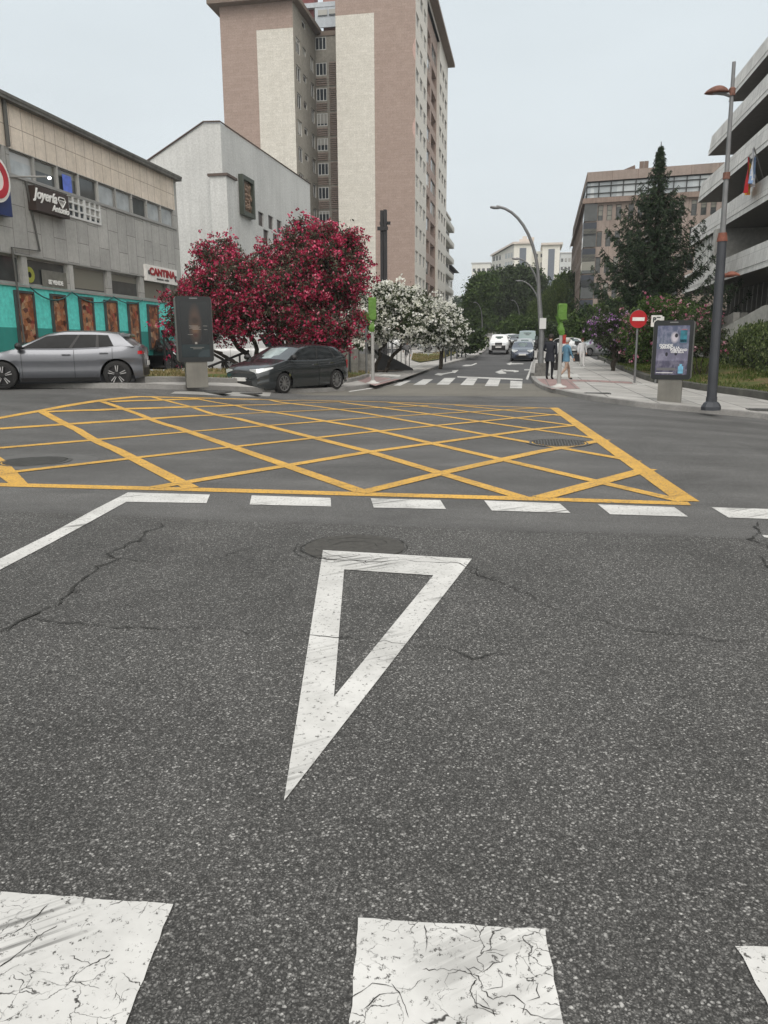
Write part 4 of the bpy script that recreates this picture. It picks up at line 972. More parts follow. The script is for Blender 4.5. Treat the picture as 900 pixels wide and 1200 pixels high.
# ---- brown office building, right
def office():
    U = 90.0; v0, zt = onU(688.4, 202, U); base = W(v0, U, 0)
    az1 = radians(70.9); # facade direction seen from its vanishing point
    rz = radians(19.1)
    t = T('office_building', 'brown stone office building with a glazed top band behind the tall conifer', 'building', base, 0)
    fd = Vector((cos(rz-2*0), -sin(rz)*-1, 0))
    # direction of the front face: towards azimuth 109.1 deg
    fr_rz = -radians(19.1)   # local x of facade in world
    sd_az = radians(11.5)
    Mb = slabmat('brown_office', (.275,.225,.195), (.31,.255,.225), 1.6, 3.3, .02, (.2,.15,.125), 'x', .45)
    Mgl = G_SKY
    n_ = Vector((-sin(fr_rz), cos(fr_rz), 0))*-1   # outward
    def fx(px, py):     # pixel -> x along front, z
        d = ray(px, py); o = Vector((0,0,CH)); nn = Vector((sin(fr_rz), -cos(fr_rz), 0)); k = (base-o).dot(nn)/d.dot(nn); p = o+d*k-base
        return p.x*cos(fr_rz)+p.y*sin(fr_rz), p.z
    zb = fx(688, 213)[1]; zg = fx(689, 233)[1]; zl = fx(688, 239)[1]; zbot = fx(683, 366)[1]
    Lf = 36.0; cols = [fx(p, 260)[0] for p in (703, 713.5, 725)]; pitch = cols[1]-cols[0]
    rws = [(fx(706, 258.5)[1], fx(706, 240.5)[1]), (fx(706,289)[1], fx(706,271)[1]), (fx(706,320)[1], fx(706,301)[1]), (fx(706,349.5)[1], fx(706,331)[1])]
    print('office', zt, zb, zg, zl, zbot, rws, pitch)
    ho = []
    x = cols[0]-pitch*.28; xs = []
    k = 0
    while x < Lf-2:
        xs.append(x); x += pitch*(1 if k % 3 != 2 else 1.35); k += 1
    for a, b in rws:
        for x in xs: ho.append((x, x+pitch*.58, a, b))
    mb = MB(); wallpanel(mb, 0, Lf, zbot, zl, ho, (0,0,0), fr_rz, .35, 0)
    wallpanel(mb, 0, Lf, zb, zt, [], (0,0,0), fr_rz, .35, 0)
    c, s = cos(fr_rz), sin(fr_rz); sdv = Vector((sin(sd_az), cos(sd_az), 0)); srz = atan2(-sdv.y, -sdv.x); Lsd = 42.0
    far_ = sdv*Lsd
    ho2 = []
    for a, b in rws:
        for k in range(12): x = Lsd-2.2-k*3.3; ho2.append((x-2.2, x, a-.1, b+.1))
    wallpanel(mb, 0, Lsd, zbot, zl, ho2, (far_.x, far_.y, 0), srz, .3, 0); wallpanel(mb, 0, Lsd, zb, zt, [], (far_.x, far_.y, 0), srz, .3, 0)
    P = lambda x, y, z: (x*c-y*s, x*s+y*c, z)
    mb.add([(0,0,zbot),(Lf*c,Lf*s,zbot),(Lf*c+far_.x,Lf*s+far_.y,zbot),(far_.x,far_.y,zbot)], [(0,3,2,1)]); mb.add([(0,0,zt),(Lf*c,Lf*s,zt),(Lf*c+far_.x,Lf*s+far_.y,zt),(far_.x,far_.y,zt)], [(0,1,2,3)])
    mb.build('wall', Mb, t)
    # recessed dark ground storey
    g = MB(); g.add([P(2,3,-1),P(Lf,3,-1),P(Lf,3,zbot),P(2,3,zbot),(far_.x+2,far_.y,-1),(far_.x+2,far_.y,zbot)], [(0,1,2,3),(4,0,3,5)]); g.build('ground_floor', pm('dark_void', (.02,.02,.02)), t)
    # glazed band with mullions
    gb = MB(); k = 0; x = .1; M2 = MB()
    gb.add([P(0,.3,zg),P(Lf,.3,zg),P(Lf,.3,zb),P(0,.3,zb)], [(0,1,2,3)]); q0 = far_+Vector((cos(srz),sin(srz),0))*0
    gb.add([P(0,.0,zg),(far_.x+.3,far_.y,zg),(far_.x+.3,far_.y,zb),P(0,0,zb)], [(1,0,3,2)])
    band, n, b = newmat('glazed_band'); tcn = N(n, 'TexCoord'); vv = N(n, 'TexVoronoi'); mm_ = N(n, 'Mapping'); mm_.inputs['Scale'].default_value = (.55,.55,.01); n.links.new(tcn.outputs['Object'], mm_.inputs[0]); n.links.new(mm_.outputs[0], vv.inputs['Vector'])
    vv.inputs['Scale'].default_value = 1; sc_ = N(n, 'SeparateColor'); n.links.new(vv.outputs['Color'], sc_.inputs[0]); n.links.new(ramp(n, sc_.outputs[0], [(0, (.30,.34,.36)), (.5, (.50,.54,.55)), (1, (.20,.25,.30))]), b.inputs['Base Color']); b.inputs['Roughness'].default_value = .15
    w_ = gb.build('window', band, t)
    x = 0
    while x < Lf: M2.tube([P(x,.2,zg), P(x,.2,zb)], .06, 4); x += 1.25
    for z in (zg+.05, zg+(zb-zg)*.3, zg+(zb-zg)*.72, zb-.05): M2.tube([P(0,.2,z), P(Lf,.2,z)], .055, 4); M2.tube([P(0,.2,z), (far_.x,far_.y,z)], .055, 4)
    M2.build('mullion', M_FRD, w_)
    cr = MB(); cr.add([P(-.3,-.35,zl),P(Lf,-.35,zl),P(Lf,-.35,zg),P(-.3,-.35,zg),P(Lf,.3,zl),P(-.3,.3,zl),P(Lf,.3,zg),P(-.3,.3,zg)], [(0,1,2,3),(0,5,4,1),(3,2,6,7)])
    cr.add([P(-.3,-.35,zl),(far_.x-.35,far_.y,zl),(far_.x-.35,far_.y,zg),P(-.3,-.35,zg),(far_.x+.3,far_.y,zg),P(.3,.3,zg)], [(1,0,3,2),(2,3,5,4)]); cr.build('cornice', pm('brown_cornice', (.24,.185,.155), .9, streak=.5), t)
    # dark corner bay panels
    for a, b in rws:
        for (z0, z1, mt) in ((a-1.5, a-.15, pm('dark_bay_panel', (.03,.037,.05), .4)), (a, b+.3, G_OFF)):
            x1 = fx(697.5, 300)[0]; m = MB(); m.add([P(-.12,-.12,z0),P(x1,-.12,z0),P(x1,-.12,z1),P(-.12,-.12,z1)], [(0,1,2,3)]); m.add([P(-.12,-.12,z0),P(-.12,-.12,z1),(sdv.x*3-.12,sdv.y*3,z1),(sdv.x*3-.12,sdv.y*3,z0)], [(0,1,2,3)])
            m.build('bay_panel', mt, t)
    cnt = 0
    for h in ho: window(t, h[0], h[2], h[1]-h[0], h[3]-h[2], M_FRD, G_OFF, 1, 3, (0,0,0), fr_rz, .12, .05)
    for h in ho2: window(t, h[0], h[2], h[1]-h[0], h[3]-h[2], M_FRD, G_OFF, 2, 1, (far_.x, far_.y, 0), srz, .1, .08)
    rf = MB(); a0, a1 = fx(717,190)[0], fx(743.5,190)[0]; zz = fx(743, 188.5)[1]
    rf.add([P(a0,2,zt),P(a1,2,zt),P(a1,2,zz),P(a0,8,zt),P(a1,8,zt),P(a1,8,zz)], [(0,1,2),(3,5,4),(0,2,5,3),(1,4,5,2)])
    for p in (751.5, 757): xx = fx(p,190)[0]; rf.add([P(xx-.22,2,zt),P(xx+.22,2,zt),P(xx+.22,2,zt+1.1),P(xx-.22,2,zt+1.1),P(xx-.22,2.5,zt),P(xx+.22,2.5,zt),P(xx+.22,2.5,zt+1.1),P(xx-.22,2.5,zt+1.1)], [(0,1,2,3),(1,5,6,2),(5,4,7,6),(4,0,3,7),(3,2,6,7)])
    x9 = fx(770,190)[0]; 
    rf.build('roof_housing', pm('roof_brown', (.16,.12,.10), .9), t)
office()
# ---- concrete building with deep balcony slabs, far right
def concrete():
    v4 = 11.2
    # heights where the facade meets the right edge of the picture
    z4b = onV(900, 312, v4)[1]; z4t = onV(900, 280, v4)[1]; fh = z4t-z4b; st = 3.35
    t = T('civic_building', 'pale concrete building with deep stepped balcony bands at the right edge', 'building', W(v4, 14, 0), -AZ)
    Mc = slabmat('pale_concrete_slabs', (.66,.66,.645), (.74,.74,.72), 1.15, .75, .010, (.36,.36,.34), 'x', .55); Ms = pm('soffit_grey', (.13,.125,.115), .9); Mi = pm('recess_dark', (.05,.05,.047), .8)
    info = []; tips = {4: 798, 3: 806, 2: 817.5, 1: 829.7, 0: 853.5}; ybot = {3: 234, 2: 170, 1: 110, 0: 64}; tipy = {4: 350, 3: 295, 2: 241.5, 1: 186.5, 0: 122}
    for k in (4, 3, 2, 1, 0):
        zb = z4b+st*(4-k); v = v4
        if k < 4:      # find the plane whose lower edge crosses the right border at that height
            lo, hi = 9.0, 19.0
            for _ in range(40):
                mid = (lo+hi)/2
                if onV(900, ybot[k], mid)[1] < zb: lo = mid
                else: hi = mid
            v = (lo+hi)/2
        # far tip: along that plane at height zb
        best = min(np.arange(20, 90, .1), key=lambda u: abs(450+FPX*((W(v,u,zb)-Vector((0,0,CH))).dot(CR)/(W(v,u,zb)-Vector((0,0,CH))).dot(CF))-tips[k]))
        info.append((k, v, zb, best)); print('slab', k, round(v,2), round(zb,2), round(best,1))
    un = 14.0
    mb = MB()
    for k, v, zb, ut in info:
        x = v-v4; f = fh*(1 if k < 4 else 1)
        # slab body with sloping (outward leaning) parapet face
        mb.add([(x,0,zb),(x,ut-un,zb),(x+.12,ut-un-.25,zb+f),(x+.12,0,zb+f),(x+14,0,zb),(x+14,ut-un,zb),(x+14,ut-un-.25,zb+f),(x+14,0,zb+f)],
            [(1,0,3,2),(5,1,2,6)], 0)
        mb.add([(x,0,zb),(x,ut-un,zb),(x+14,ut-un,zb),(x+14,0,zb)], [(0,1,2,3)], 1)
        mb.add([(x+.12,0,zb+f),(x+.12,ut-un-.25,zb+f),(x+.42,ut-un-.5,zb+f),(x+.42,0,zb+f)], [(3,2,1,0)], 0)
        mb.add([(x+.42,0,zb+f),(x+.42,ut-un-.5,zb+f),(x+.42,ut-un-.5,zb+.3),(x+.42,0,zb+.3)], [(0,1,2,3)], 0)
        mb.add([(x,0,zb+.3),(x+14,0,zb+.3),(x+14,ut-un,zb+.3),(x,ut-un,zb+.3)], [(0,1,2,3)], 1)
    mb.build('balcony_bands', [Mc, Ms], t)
    # recessed walls, columns, glazing per storey
    wl = MB(); 
    for (k, v, zb, ut) in info:
        x = v-v4+3.6; z0 = zb+.3; z1 = zb+st if k > 0 else zb+st
        y1 = ut-un-3.0
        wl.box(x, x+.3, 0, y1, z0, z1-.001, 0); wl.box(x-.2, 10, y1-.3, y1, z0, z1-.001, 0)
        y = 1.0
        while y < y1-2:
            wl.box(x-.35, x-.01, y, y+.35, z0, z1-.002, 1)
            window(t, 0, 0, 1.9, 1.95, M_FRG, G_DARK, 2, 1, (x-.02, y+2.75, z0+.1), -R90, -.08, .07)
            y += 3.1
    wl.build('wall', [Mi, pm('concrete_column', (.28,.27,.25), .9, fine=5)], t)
    # white vertical fins on the storey above the lowest band, towards the far end
    k, v, zb, ut = info[0]; fn = MB(); x = .6; za, zb2 = zb+fh, zb+st
    ua = onV(845, 300, v4+.6)[0]-un
    y = ua
    while y < ut-un-.6: fn.box(x, x+.25, y, y+.30, za, zb2, 0); y += .8
    fn.build('fins', pm('white_fin', (.66,.67,.65), .7), t)
    fg = MB().box(x+.28, x+.34, ua, ut-un-.6, za, zb2).build('window', G_SKY, t)
    fe = onV(838, 300, v4+.4)[0]-un
    pc_ = MB().box(.15, 3.6, fe-.9, fe-.2, zb+.3, zb2-.001).build('pier', pm('pier_concrete', (.42,.42,.40), .9, fine=4), t)
    # ground storey glazing and columns
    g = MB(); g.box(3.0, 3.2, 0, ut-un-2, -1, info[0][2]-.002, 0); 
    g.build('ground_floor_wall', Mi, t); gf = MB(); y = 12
    while y < ut-un-2: gf.box(2.7, 2.98, y, y+.14, 1.5, info[0][2]-.004); y += 1.05
    gf.box(2.6, 2.98, 10, ut-un-2, 1.35, 1.5); gf.build('mullion', M_FRG, t)
    for y in (16.5, 25.5): MB().box(1.4, 2.0, y, y+.8, -1, info[0][2]-.003).build('column', pm('concrete_column', (.28,.27,.25)), t)
    # flags
    fp = AT(880, 214, 41)
    for nm, lab, b0, b1, cols, fw in (('flag', 'red and yellow flag hanging from a slanted pole on the concrete balcony', (887,213), (878,183), 0, 1), ('flag', 'white and pale blue flag hanging beside the red and yellow flag', (893,208), (883.5,172.5), 1, 1)):
        k2, v2, zb_, ut_ = info[2]
        u, z = onV(*b0, v2+.0); uu2, z2 = onV(b1[0], b1[1], v2-1.4)
        f = T(nm, lab, 'flag', W(v2, u, z), -AZ); tip = Vector((-1.4, uu2-u, z2-z))
        MB().tube([(0.1,0,-.1), tip], .03, 6).build('pole', M_FRG, f)
        cm = MB(); nx_, nz_ = 10, 14; hgt, wdt = (1.75, .95) if cols == 0 else (1.65, .8)
        for part in range(1):
            vs = []; fs = []; mi = []
            for i in range(nx_+1):
                for j in range(nz_+1):
                    a, b = i/nx_, j/nz_; q = tip*(1-.45*a)
                    vs.append((q.x-.05+.13*sin(a*11+b*2)*(.3+b), q.y+.28*(a-.3)*b*wdt+.07*cos(a*9), q.z-b*hgt*(1-.25*a)-.0))
            for i in range(nx_):
                for j in range(nz_):
                    fs.append((i*(nz_+1)+j, (i+1)*(nz_+1)+j, (i+1)*(nz_+1)+j+1, i*(nz_+1)+j+1)); s_ = i/nx_
                    mi.append((1 if (.25 < s_ < .62) != (j > 10 and s_ > .5) else 0) if cols == 0 else (1 if abs(s_+j/nz_*.6-.7) < .16 else 0))
            cm.add(vs, fs, mi)
        cm.build('cloth', [pm('flag_red', (.50,.015,.02), .8), pm('flag_yellow', (.75,.42,.02), .8)] if cols == 0 else [pm('flag_white', (.66,.68,.74), .8), pm('flag_blue', (.25,.38,.62), .8)], f, smooth='all')
    # stairs parapets at the base
    sp = T('outdoor_stairs', 'pale stone steps with slanting parapets below the concrete building', 'stairs', W(9.9, 36, 0), -AZ)
    st_ = MB()
    for d_ in range(2):
        a, b = onV(805+d_*14, 392, 10.9+d_*.9), onV(860+d_*10, 366-d_*0, 10.9+d_*.9)
        st_.add([(1.0+d_*.9, a[0]-36, -.5), (1.0+d_*.9, b[0]-36, -.5), (1.0+d_*.9, b[0]-36, b[1]), (1.0+d_*.9, a[0]-36, a[1]), (1.3+d_*.9, a[0]-36, -.5), (1.3+d_*.9, b[0]-36, -.5), (1.3+d_*.9, b[0]-36, b[1]), (1.3+d_*.9, a[0]-36, a[1])], [(0,3,2,1),(4,5,6,7),(3,7,6,2),(0,4,7,3),(1,2,6,5)])
    a, b = onV(826, 396, 9.9), onV(895, 358, 9.9)
    st_.add([(0, a[0]-36, -.5), (0, b[0]-36-6, -.5), (0, b[0]-36-6, b[1]), (0, b[0]-36, b[1]), (0, a[0]-36, a[1]), (.3, a[0]-36, -.5), (.3, b[0]-36-6, -.5), (.3, b[0]-36-6, b[1]), (.3, b[0]-36, b[1]), (.3, a[0]-36, a[1])], [(0,4,3,2,1),(5,6,7,8,9),(4,9,8,3),(3,8,7,2),(0,5,9,4)])
    st_.build('parapet', pm('stair_concrete', (.40,.395,.37), .9, var=.2, scale=1, fine=5), sp)
    stp = MB()
    for i in range(12): stp.box(.3, 3.0, 5-i*.9, 5.9-i*.9, -.4, .2+i*.12)
    stp.build('steps', pm('stair_concrete', (.4,.395,.37)), sp)
concrete()
# ------------------------------------------------------------ vegetation
def cards(name, P, size, mat, parent=None, aspect=.5, jit=.35, up=0.0, dirs=None, rng=RNG, loc=(0,0,0), fold=False):
    """many small leaf faces at points P (n,3) in one mesh"""
    P = np.asarray(P, float); n = len(P)
    a = rng.normal(size=(n, 3)) if dirs is None else np.asarray(dirs, float)+rng.normal(size=(n, 3))*jit
    a /= np.linalg.norm(a, axis=1, keepdims=True)+1e-9
    b = np.cross(a, rng.normal(size=(n, 3))); b[:, 2] *= (1-up); b /= np.linalg.norm(b, axis=1, keepdims=True)+1e-9
    s = size*(1+rng.uniform(-jit, jit, (n, 1))); a = a*s*.5; b = b*s*.5*aspect
    V = np.stack([P-a, P-b*.9, P+a, P+b*.9], 1).reshape(-1, 3)
    me = bpy.data.meshes.new(name); me.vertices.add(4*n); me.vertices.foreach_set('co', V.ravel())
    me.loops.add(4*n); me.loops.foreach_set('vertex_index', np.arange(4*n)); me.polygons.add(n)
    me.polygons.foreach_set('loop_start', np.arange(0, 4*n, 4)); me.polygons.foreach_set('loop_total', np.full(n, 4))
    me.update(calc_edges=True); me.materials.append(mat); return mk(name, me, parent, loc)
def clumps(blobs, per_m2=5.0, r=.35, rng=RNG, shell=.55, bottom=True):
    """clump centres through ellipsoids, denser near the surface"""
    out_ = []
    for cx, cy, cz, rx, ry, rz in blobs:
        area = 4*pi*((rx*ry)**1.6/3+(rx*rz)**1.6/3+(ry*rz)**1.6/3)**(1/1.6); k = max(6, int(area*per_m2))
        d = rng.normal(size=(k, 3)); d /= np.linalg.norm(d, axis=1, keepdims=True)
        rad = (shell+(1-shell)*rng.uniform(0, 1, (k, 1)))*(1+rng.normal(size=(k, 1))*.07)
        out_.append(d*rad*[rx, ry, rz]+[cx, cy, cz])
    return np.concatenate(out_)
def leafpts(C, n, r, rng=RNG, flat=.8):
    k = len(C); rr = r*rng.uniform(.6, 1.35, (k, 1, 1)); return (C[:, None, :]+rng.normal(size=(k, n, 3))*rr*[1, 1, flat]*.5).reshape(-1, 3)
def limb(mb, a, b, r0, r1, sag=.0, seg=6, wob=.08, rng=RNG):
    a, b = Vector(a), Vector(b); L_ = (b-a).length; pts = []; rs = []
    for i in range(seg+1):
        t = i/seg; p = a.lerp(b, t); k = sin(pi*t)*L_
        pts.append(p+Vector((rng.normal()*wob*L_*.3*(0 < i < seg), rng.normal()*wob*L_*.3*(0 < i < seg), sag*k))); rs.append(r0+(r1-r0)*t)
    mb.tube(pts, rs, 6); return pts
M_BARK = pm('bark', (.085, .07, .055), .95, var=.35, scale=6, fine=20, bmp=.5); M_BARKD = pm('dark_bark', (.045, .038, .03), .95, var=.3, scale=5)
def bloomtree(name, label, cat, base, blobs, trunks, leaf, flower, lsize, fsize, per, nl, nf, group=None, r=.35, frac=1.0, limbs=26, out=.0, h=0.0):
    t = T(name, label, cat, base, 0, group); o = Vector(base); bl = [(x-o.x, y-o.y, z-o.z, a, b, c) for x, y, z, a, b, c in blobs]
    C = clumps(bl, per, r); 
    if len(C) > 2600: C = C[RNG.permutation(len(C))[:2600]]
    tr = MB(); ends = []
    for tb, te, r0, r1 in trunks: pts = limb(tr, tb, te, r0, r1, .02, 7, .12); ends.append((pts[-1], r1)); ends.append((pts[-3], r1*1.2))
    for _ in range(limbs):
        c = C[RNG.integers(len(C))]; e = min(ends, key=lambda q: (Vector(c)-q[0]).length+random.uniform(0, 1.2)); limb(tr, e[0], c, e[1]*.55, .012, .05, 5, .14)
    tr.build('trunk', M_BARKD, t, smooth=True)
    cards('foliage', leafpts(C, nl, r), lsize, leaf, t, .38)
    if nf:
        k = C[RNG.uniform(size=len(C)) < frac]; cen = np.array([np.mean([b[i] for b in bl]) for i in range(3)])
        # blossom sits on the outer side of each clump, in small bunches
        dv = k-cen; dv /= np.linalg.norm(dv, axis=1, keepdims=True)+1e-9
        B_ = leafpts(k+dv*r*.5, max(1, nf//8), r*1.15); F_ = leafpts(B_, 8, fsize*1.25)
        cards('blossom', F_, fsize, flower, t, .85)
    return t
L_OLE = leafmat('oleander_leaf', [(0, (.022,.035,.015)), (.5, (.045,.065,.028)), (.85, (.075,.10,.045)), (1, (.13,.15,.08))])
L_PINK = leafmat('crimson_blossom', [(0, (.15,.008,.025)), (.3, (.30,.012,.05)), (.65, (.50,.03,.10)), (.85, (.66,.10,.20)), (1, (.78,.36,.42))], .7, .3)
L_WHT = leafmat('white_blossom', [(0, (.70,.71,.60)), (.4, (.86,.86,.80)), (1, (.93,.93,.90))], .7, .4)
L_MAU = leafmat('mauve_blossom', [(0, (.25,.09,.30)), (.5, (.38,.20,.44)), (1, (.55,.42,.58))], .7, .3)
L_ROSE = leafmat('rose_blossom', [(0, (.32,.06,.13)), (.5, (.45,.18,.24)), (1, (.55,.4,.42))], .7, .3)
def PX(px, py, d): return AT(px, py, d)
def blob(px, py, d, rx, rz, ry=None): p = AT(px, py, d); return (p.x, p.y, p.z, rx, ry or rx, rz)
# crimson oleander by the left poster panel
D0 = 30.5; b0 = G(300, 444, .13); base = W(b0[0], b0[1], H(*b0)+.12); base = AT(305, 441, D0); base.z = H(*VU(base))+.12
bl = [blob(238, 335, D0+.5, .65, .95), blob(252, 306, D0, .8, .75), blob(245, 358, D0, 1.1, .95), blob(212, 378, D0+.3, .55, .8), blob(275, 345, D0-1, 1.3, 1.2), blob(302, 326, D0, 1.1, .9),
      blob(330, 345, D0-1.2, 1.5, 1.3), blob(340, 300, D0+.3, 1.1, .9), blob(378, 292, D0, 1.15, .85), blob(365, 330, D0-.8, 1.3, 1.3), blob(403, 320, D0, .95, 1.35), blob(395, 370, D0-.3, 1.0, 1.25),
      blob(350, 378, D0-1, 1.3, .8), blob(300, 370, D0-1.2, 1.2, .85), blob(255, 378, D0-.5, 1.1, .75), blob(412, 290, D0+.4, .55, .5), blob(218, 402, D0+.6, .4, .45), blob(222, 345, D0+.3, .4, .4), blob(385, 405, D0, .6, .35), blob(262, 292, D0+.5, .5, .35)]
for _ in range(26):
    q = bl[RNG.integers(0, 16)]; a_ = RNG.uniform(0, 2*pi); k_ = RNG.uniform(.92, 1.18)
    if sin(a_) > -.35: bl.append((q[0]+cos(a_)*q[3]*k_, q[1]-.2, q[2]+sin(a_)*q[5]*k_, .30, .30, .26))
tq = [((.3,.0,-.1), (.9,.1,1.7), .15, .10), ((.0,.2,-.1), (-1.3,.2,1.5), .13, .08), ((.1,-.2,-.1), (-.3,-.5,1.9), .11, .08), ((.5,.1,-.1), (2.2,.3,1.7), .12, .07), ((-.4,0,-.1), (-2.6,.1,1.2), .08, .05), ((-.2,-.3,0), (-2.0,-.8,.9), .06, .04), ((-1.0,.0,-.1), (-3.0,.4,1.6), .07, .04)]
bloomtree('oleander_tree', 'large spreading tree covered in crimson blossom between the left poster panel and the tower', 'tree', base, bl, tq, leafmat('oleander_leaf_dull', [(0, (.03,.035,.022)), (.5, (.065,.062,.04)), (.85, (.11,.10,.065)), (1, (.17,.15,.11))]), L_PINK, .145, .092, 5.0, 46, 62, None, .33, .72, 90)
# white oleanders
D1 = 39.5; base = AT(437, 437, D1); base.z = H(*VU(base))+.12
bl = [blob(432, 358, D1, .95, .75), blob(455, 350, D1-.3, 1.15, .65), blob(480, 357, D1-.2, 1.2, .8), blob(497, 372, D1, 1.0, .8), blob(470, 378, D1-.6, 1.4, .8), blob(440, 378, D1-.6, 1.0, .75), blob(505, 388, D1, .7, .5), blob(423, 385, D1, .5, .6)]
bloomtree('oleander_tree', 'white flowering tree nearest the left traffic light pole', 'tree', base, bl, [((0,0,-.1), (.9,0,1.9), .10, .07), ((.2,.1,-.1), (-.3,.2,1.9), .10, .07), ((.5,0,-.1), (1.9,.1,2.0), .11, .07)], L_OLE, L_WHT, .18, .125, 6.0, 30, 32, 'white flowering trees on the left pavement', .34, .68, 34)
D2 = 47.0; base = AT(516, 430, D2); base.z = H(*VU(base))+.12
bl = [blob(505, 378, D2, 1.1, .75), blob(520, 372, D2, 1.0, .7), blob(527, 388, D2-.3, 1.05, .8), blob(510, 392, D2-.3, 1.1, .65), blob(534, 398, D2, .65, .5), blob(497, 392, D2, .7, .6)]
bloomtree('oleander_tree', 'smaller white flowering tree beside the dark litter bin and parked silver car', 'tree', base, bl, [((0,0,-.1), (.15,0,1.8), .14, .1), ((.1,0,.7), (-.8,0,1.9), .08, .05)], L_OLE, L_WHT, .19, .135, 6.0, 30, 28, 'white flowering trees on the left pavement', .34, .62, 24)
# ---- tall spruce
def spruce():
    D = 46.0; top = AT(775, 166, D); base = Vector((top.x, top.y, 0)); base.z = H(*VU(base))+.1; Ht = top.z-base.z
    t = T('spruce_tree', 'tall dark conifer with a pointed top and upswept branch tips right of the side street', 'tree', base)
    MB().tube([(0,0,-.3),(0.05,0,Ht*.4),(0,0,Ht)], [.28,.17,.02], 8).build('trunk', M_BARKD, t)
    rr = random.Random(11); tb = MB(); P = []; Dr = []
    z = 1.0; prof = [(0,2.8),(1.5,3.4),(3.2,4.2),(4.6,3.6),(6.2,3.0),(8,2.3),(9.7,1.5),(10.8,.85),(11.8,.48),(12.6,.26),(13.3,.10),(20,.04)]
    prof = [(a*Ht/13.6, b) for a, b in prof]
    while z < Ht-.15:
        R_ = float(np.interp(z, [p[0] for p in prof], [p[1] for p in prof])); k = 9 if z < Ht*.75 else 7; ph = rr.uniform(0, 6.28)
        for i in range(k):
            a = ph+2*pi*i/k+rr.uniform(-.3, .3); ln = R_*rr.choice((rr.uniform(.5, .95), rr.uniform(.8, 1.25)))
            if abs(z-3.6) < .7 and abs(cos(a)) > .85: ln *= 1.12
            pts = []; seg = 7
            droop = .16+.10*(1-z/Ht)
            for q in range(seg+1):
                s = q/seg; pts.append(Vector((cos(a)*ln*s, sin(a)*ln*s, z-droop*ln*sin(s*pi*.75)*1.1+.42*ln*s**2.6)))
            tb.tube(pts, [.035*(1-.8*q/seg)+.006 for q in range(seg+1)], 4)
            for q in range(seg):
                for w_ in range(max(1, int(ln*2.6))):
                    s = (q+rr.random())/seg
                    if s < .12: continue
                    p = pts[q].lerp(pts[q+1], s*seg-q)
                    side = rr.choice((-1, 1)); sl = (.16+.38*(1-s)*min(1, ln/2))*rr.uniform(.6, 1.2)*min(1, .25+R_*.75)
                    dr = Vector((cos(a+side*rr.uniform(.4, 1.2)), sin(a+side*rr.uniform(.4, 1.2)), rr.uniform(-.75, .12)))*sl
                    for e in range(5):
                        x = p+dr*(e/4); P.append((x.x, x.y, x.z-.03*e)); Dr.append((dr.x*.8, dr.y*.8, dr.z-.25*sl))
        z += (.34 if z < Ht*.7 else .26)*rr.uniform(.8, 1.25)
    tb.build('branches', M_BARKD, t)
    Dn = np.array(Dr); Dn /= np.linalg.norm(Dn, axis=1, keepdims=True); P = np.array(P)
    idx = RNG.permutation(len(P)); print('spruce', len(P), Ht)
    P2 = np.repeat(P, 2, 0)+RNG.normal(size=(len(P)*2, 3))*.035; D2_ = np.repeat(Dn, 2, 0)
    cards('foliage', P2, .19, leafmat('spruce_needles', [(0, (.010,.022,.012)), (.5, (.022,.042,.020)), (.9, (.042,.070,.032)), (1, (.075,.11,.05))], .7, .1), t, .26, .4, 0, D2_)
spruce()
# ---- generic broad trees (far) and shrubs
def crown(name, label, cat, blobs, base, leaf, size, per, nl, r, trunk=(.25, .12), group=None, bark=M_BARKD, cap=2600, asp=.6, up=0, dirs=None):
    t = T(name, label, cat, base, 0, group); o = Vector(base); bl = [(x-o.x, y-o.y, z-o.z, a, b, c) for x, y, z, a, b, c in blobs]
    C = clumps(bl, per, r)
    if len(C) > cap: C = C[RNG.permutation(len(C))[:cap]]
    C = C[C[:, 2] > .1]
    if trunk:
        tr = MB(); zc = np.mean([b[2] for b in bl]); cxm = np.mean([b[0] for b in bl]); cym = np.mean([b[1] for b in bl])
        top = Vector((cxm*.5, cym*.5, zc)); limb(tr, (0,0,-.3), top, trunk[0], trunk[1], 0, 6, .04)
        for _ in range(14): limb(tr, Vector((0,0,0)).lerp(top, random.uniform(.35, 1)), C[RNG.integers(len(C))], trunk[1]*.6, .02, .05, 5, .1)
        tr.build('trunk', bark, t, smooth=True)
    P = leafpts(C, nl, r)
    cards('foliage', P, size, leaf, t, asp, .35, up, None if dirs is None else np.tile(dirs, (len(P), 1))); return t
L_DK = leafmat('dark_tree_leaf', [(0, (.014,.026,.010)), (.5, (.030,.050,.018)), (.85, (.055,.085,.030)), (1, (.09,.13,.05))], .7, .15)
L_MD = leafmat('mid_tree_leaf', [(0, (.025,.05,.012)), (.5, (.050,.09,.020)), (.85, (.085,.14,.035)), (1, (.13,.19,.06))], .7, .2)
L_LT = leafmat('light_tree_leaf', [(0, (.05,.09,.02)), (.5, (.09,.15,.03)), (.85, (.13,.20,.05)), (1, (.18,.26,.08))], .7, .25)
L_WIL = leafmat('willow_leaf', [(0, (.035,.06,.018)), (.5, (.07,.11,.03)), (.85, (.11,.16,.045)), (1, (.16,.21,.07))], .7, .25)
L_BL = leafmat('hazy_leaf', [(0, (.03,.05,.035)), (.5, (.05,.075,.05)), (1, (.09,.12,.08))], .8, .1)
def gb(px, py, d): p = AT(px, py, d); p.z = H(*VU(p)); return p
D = 150
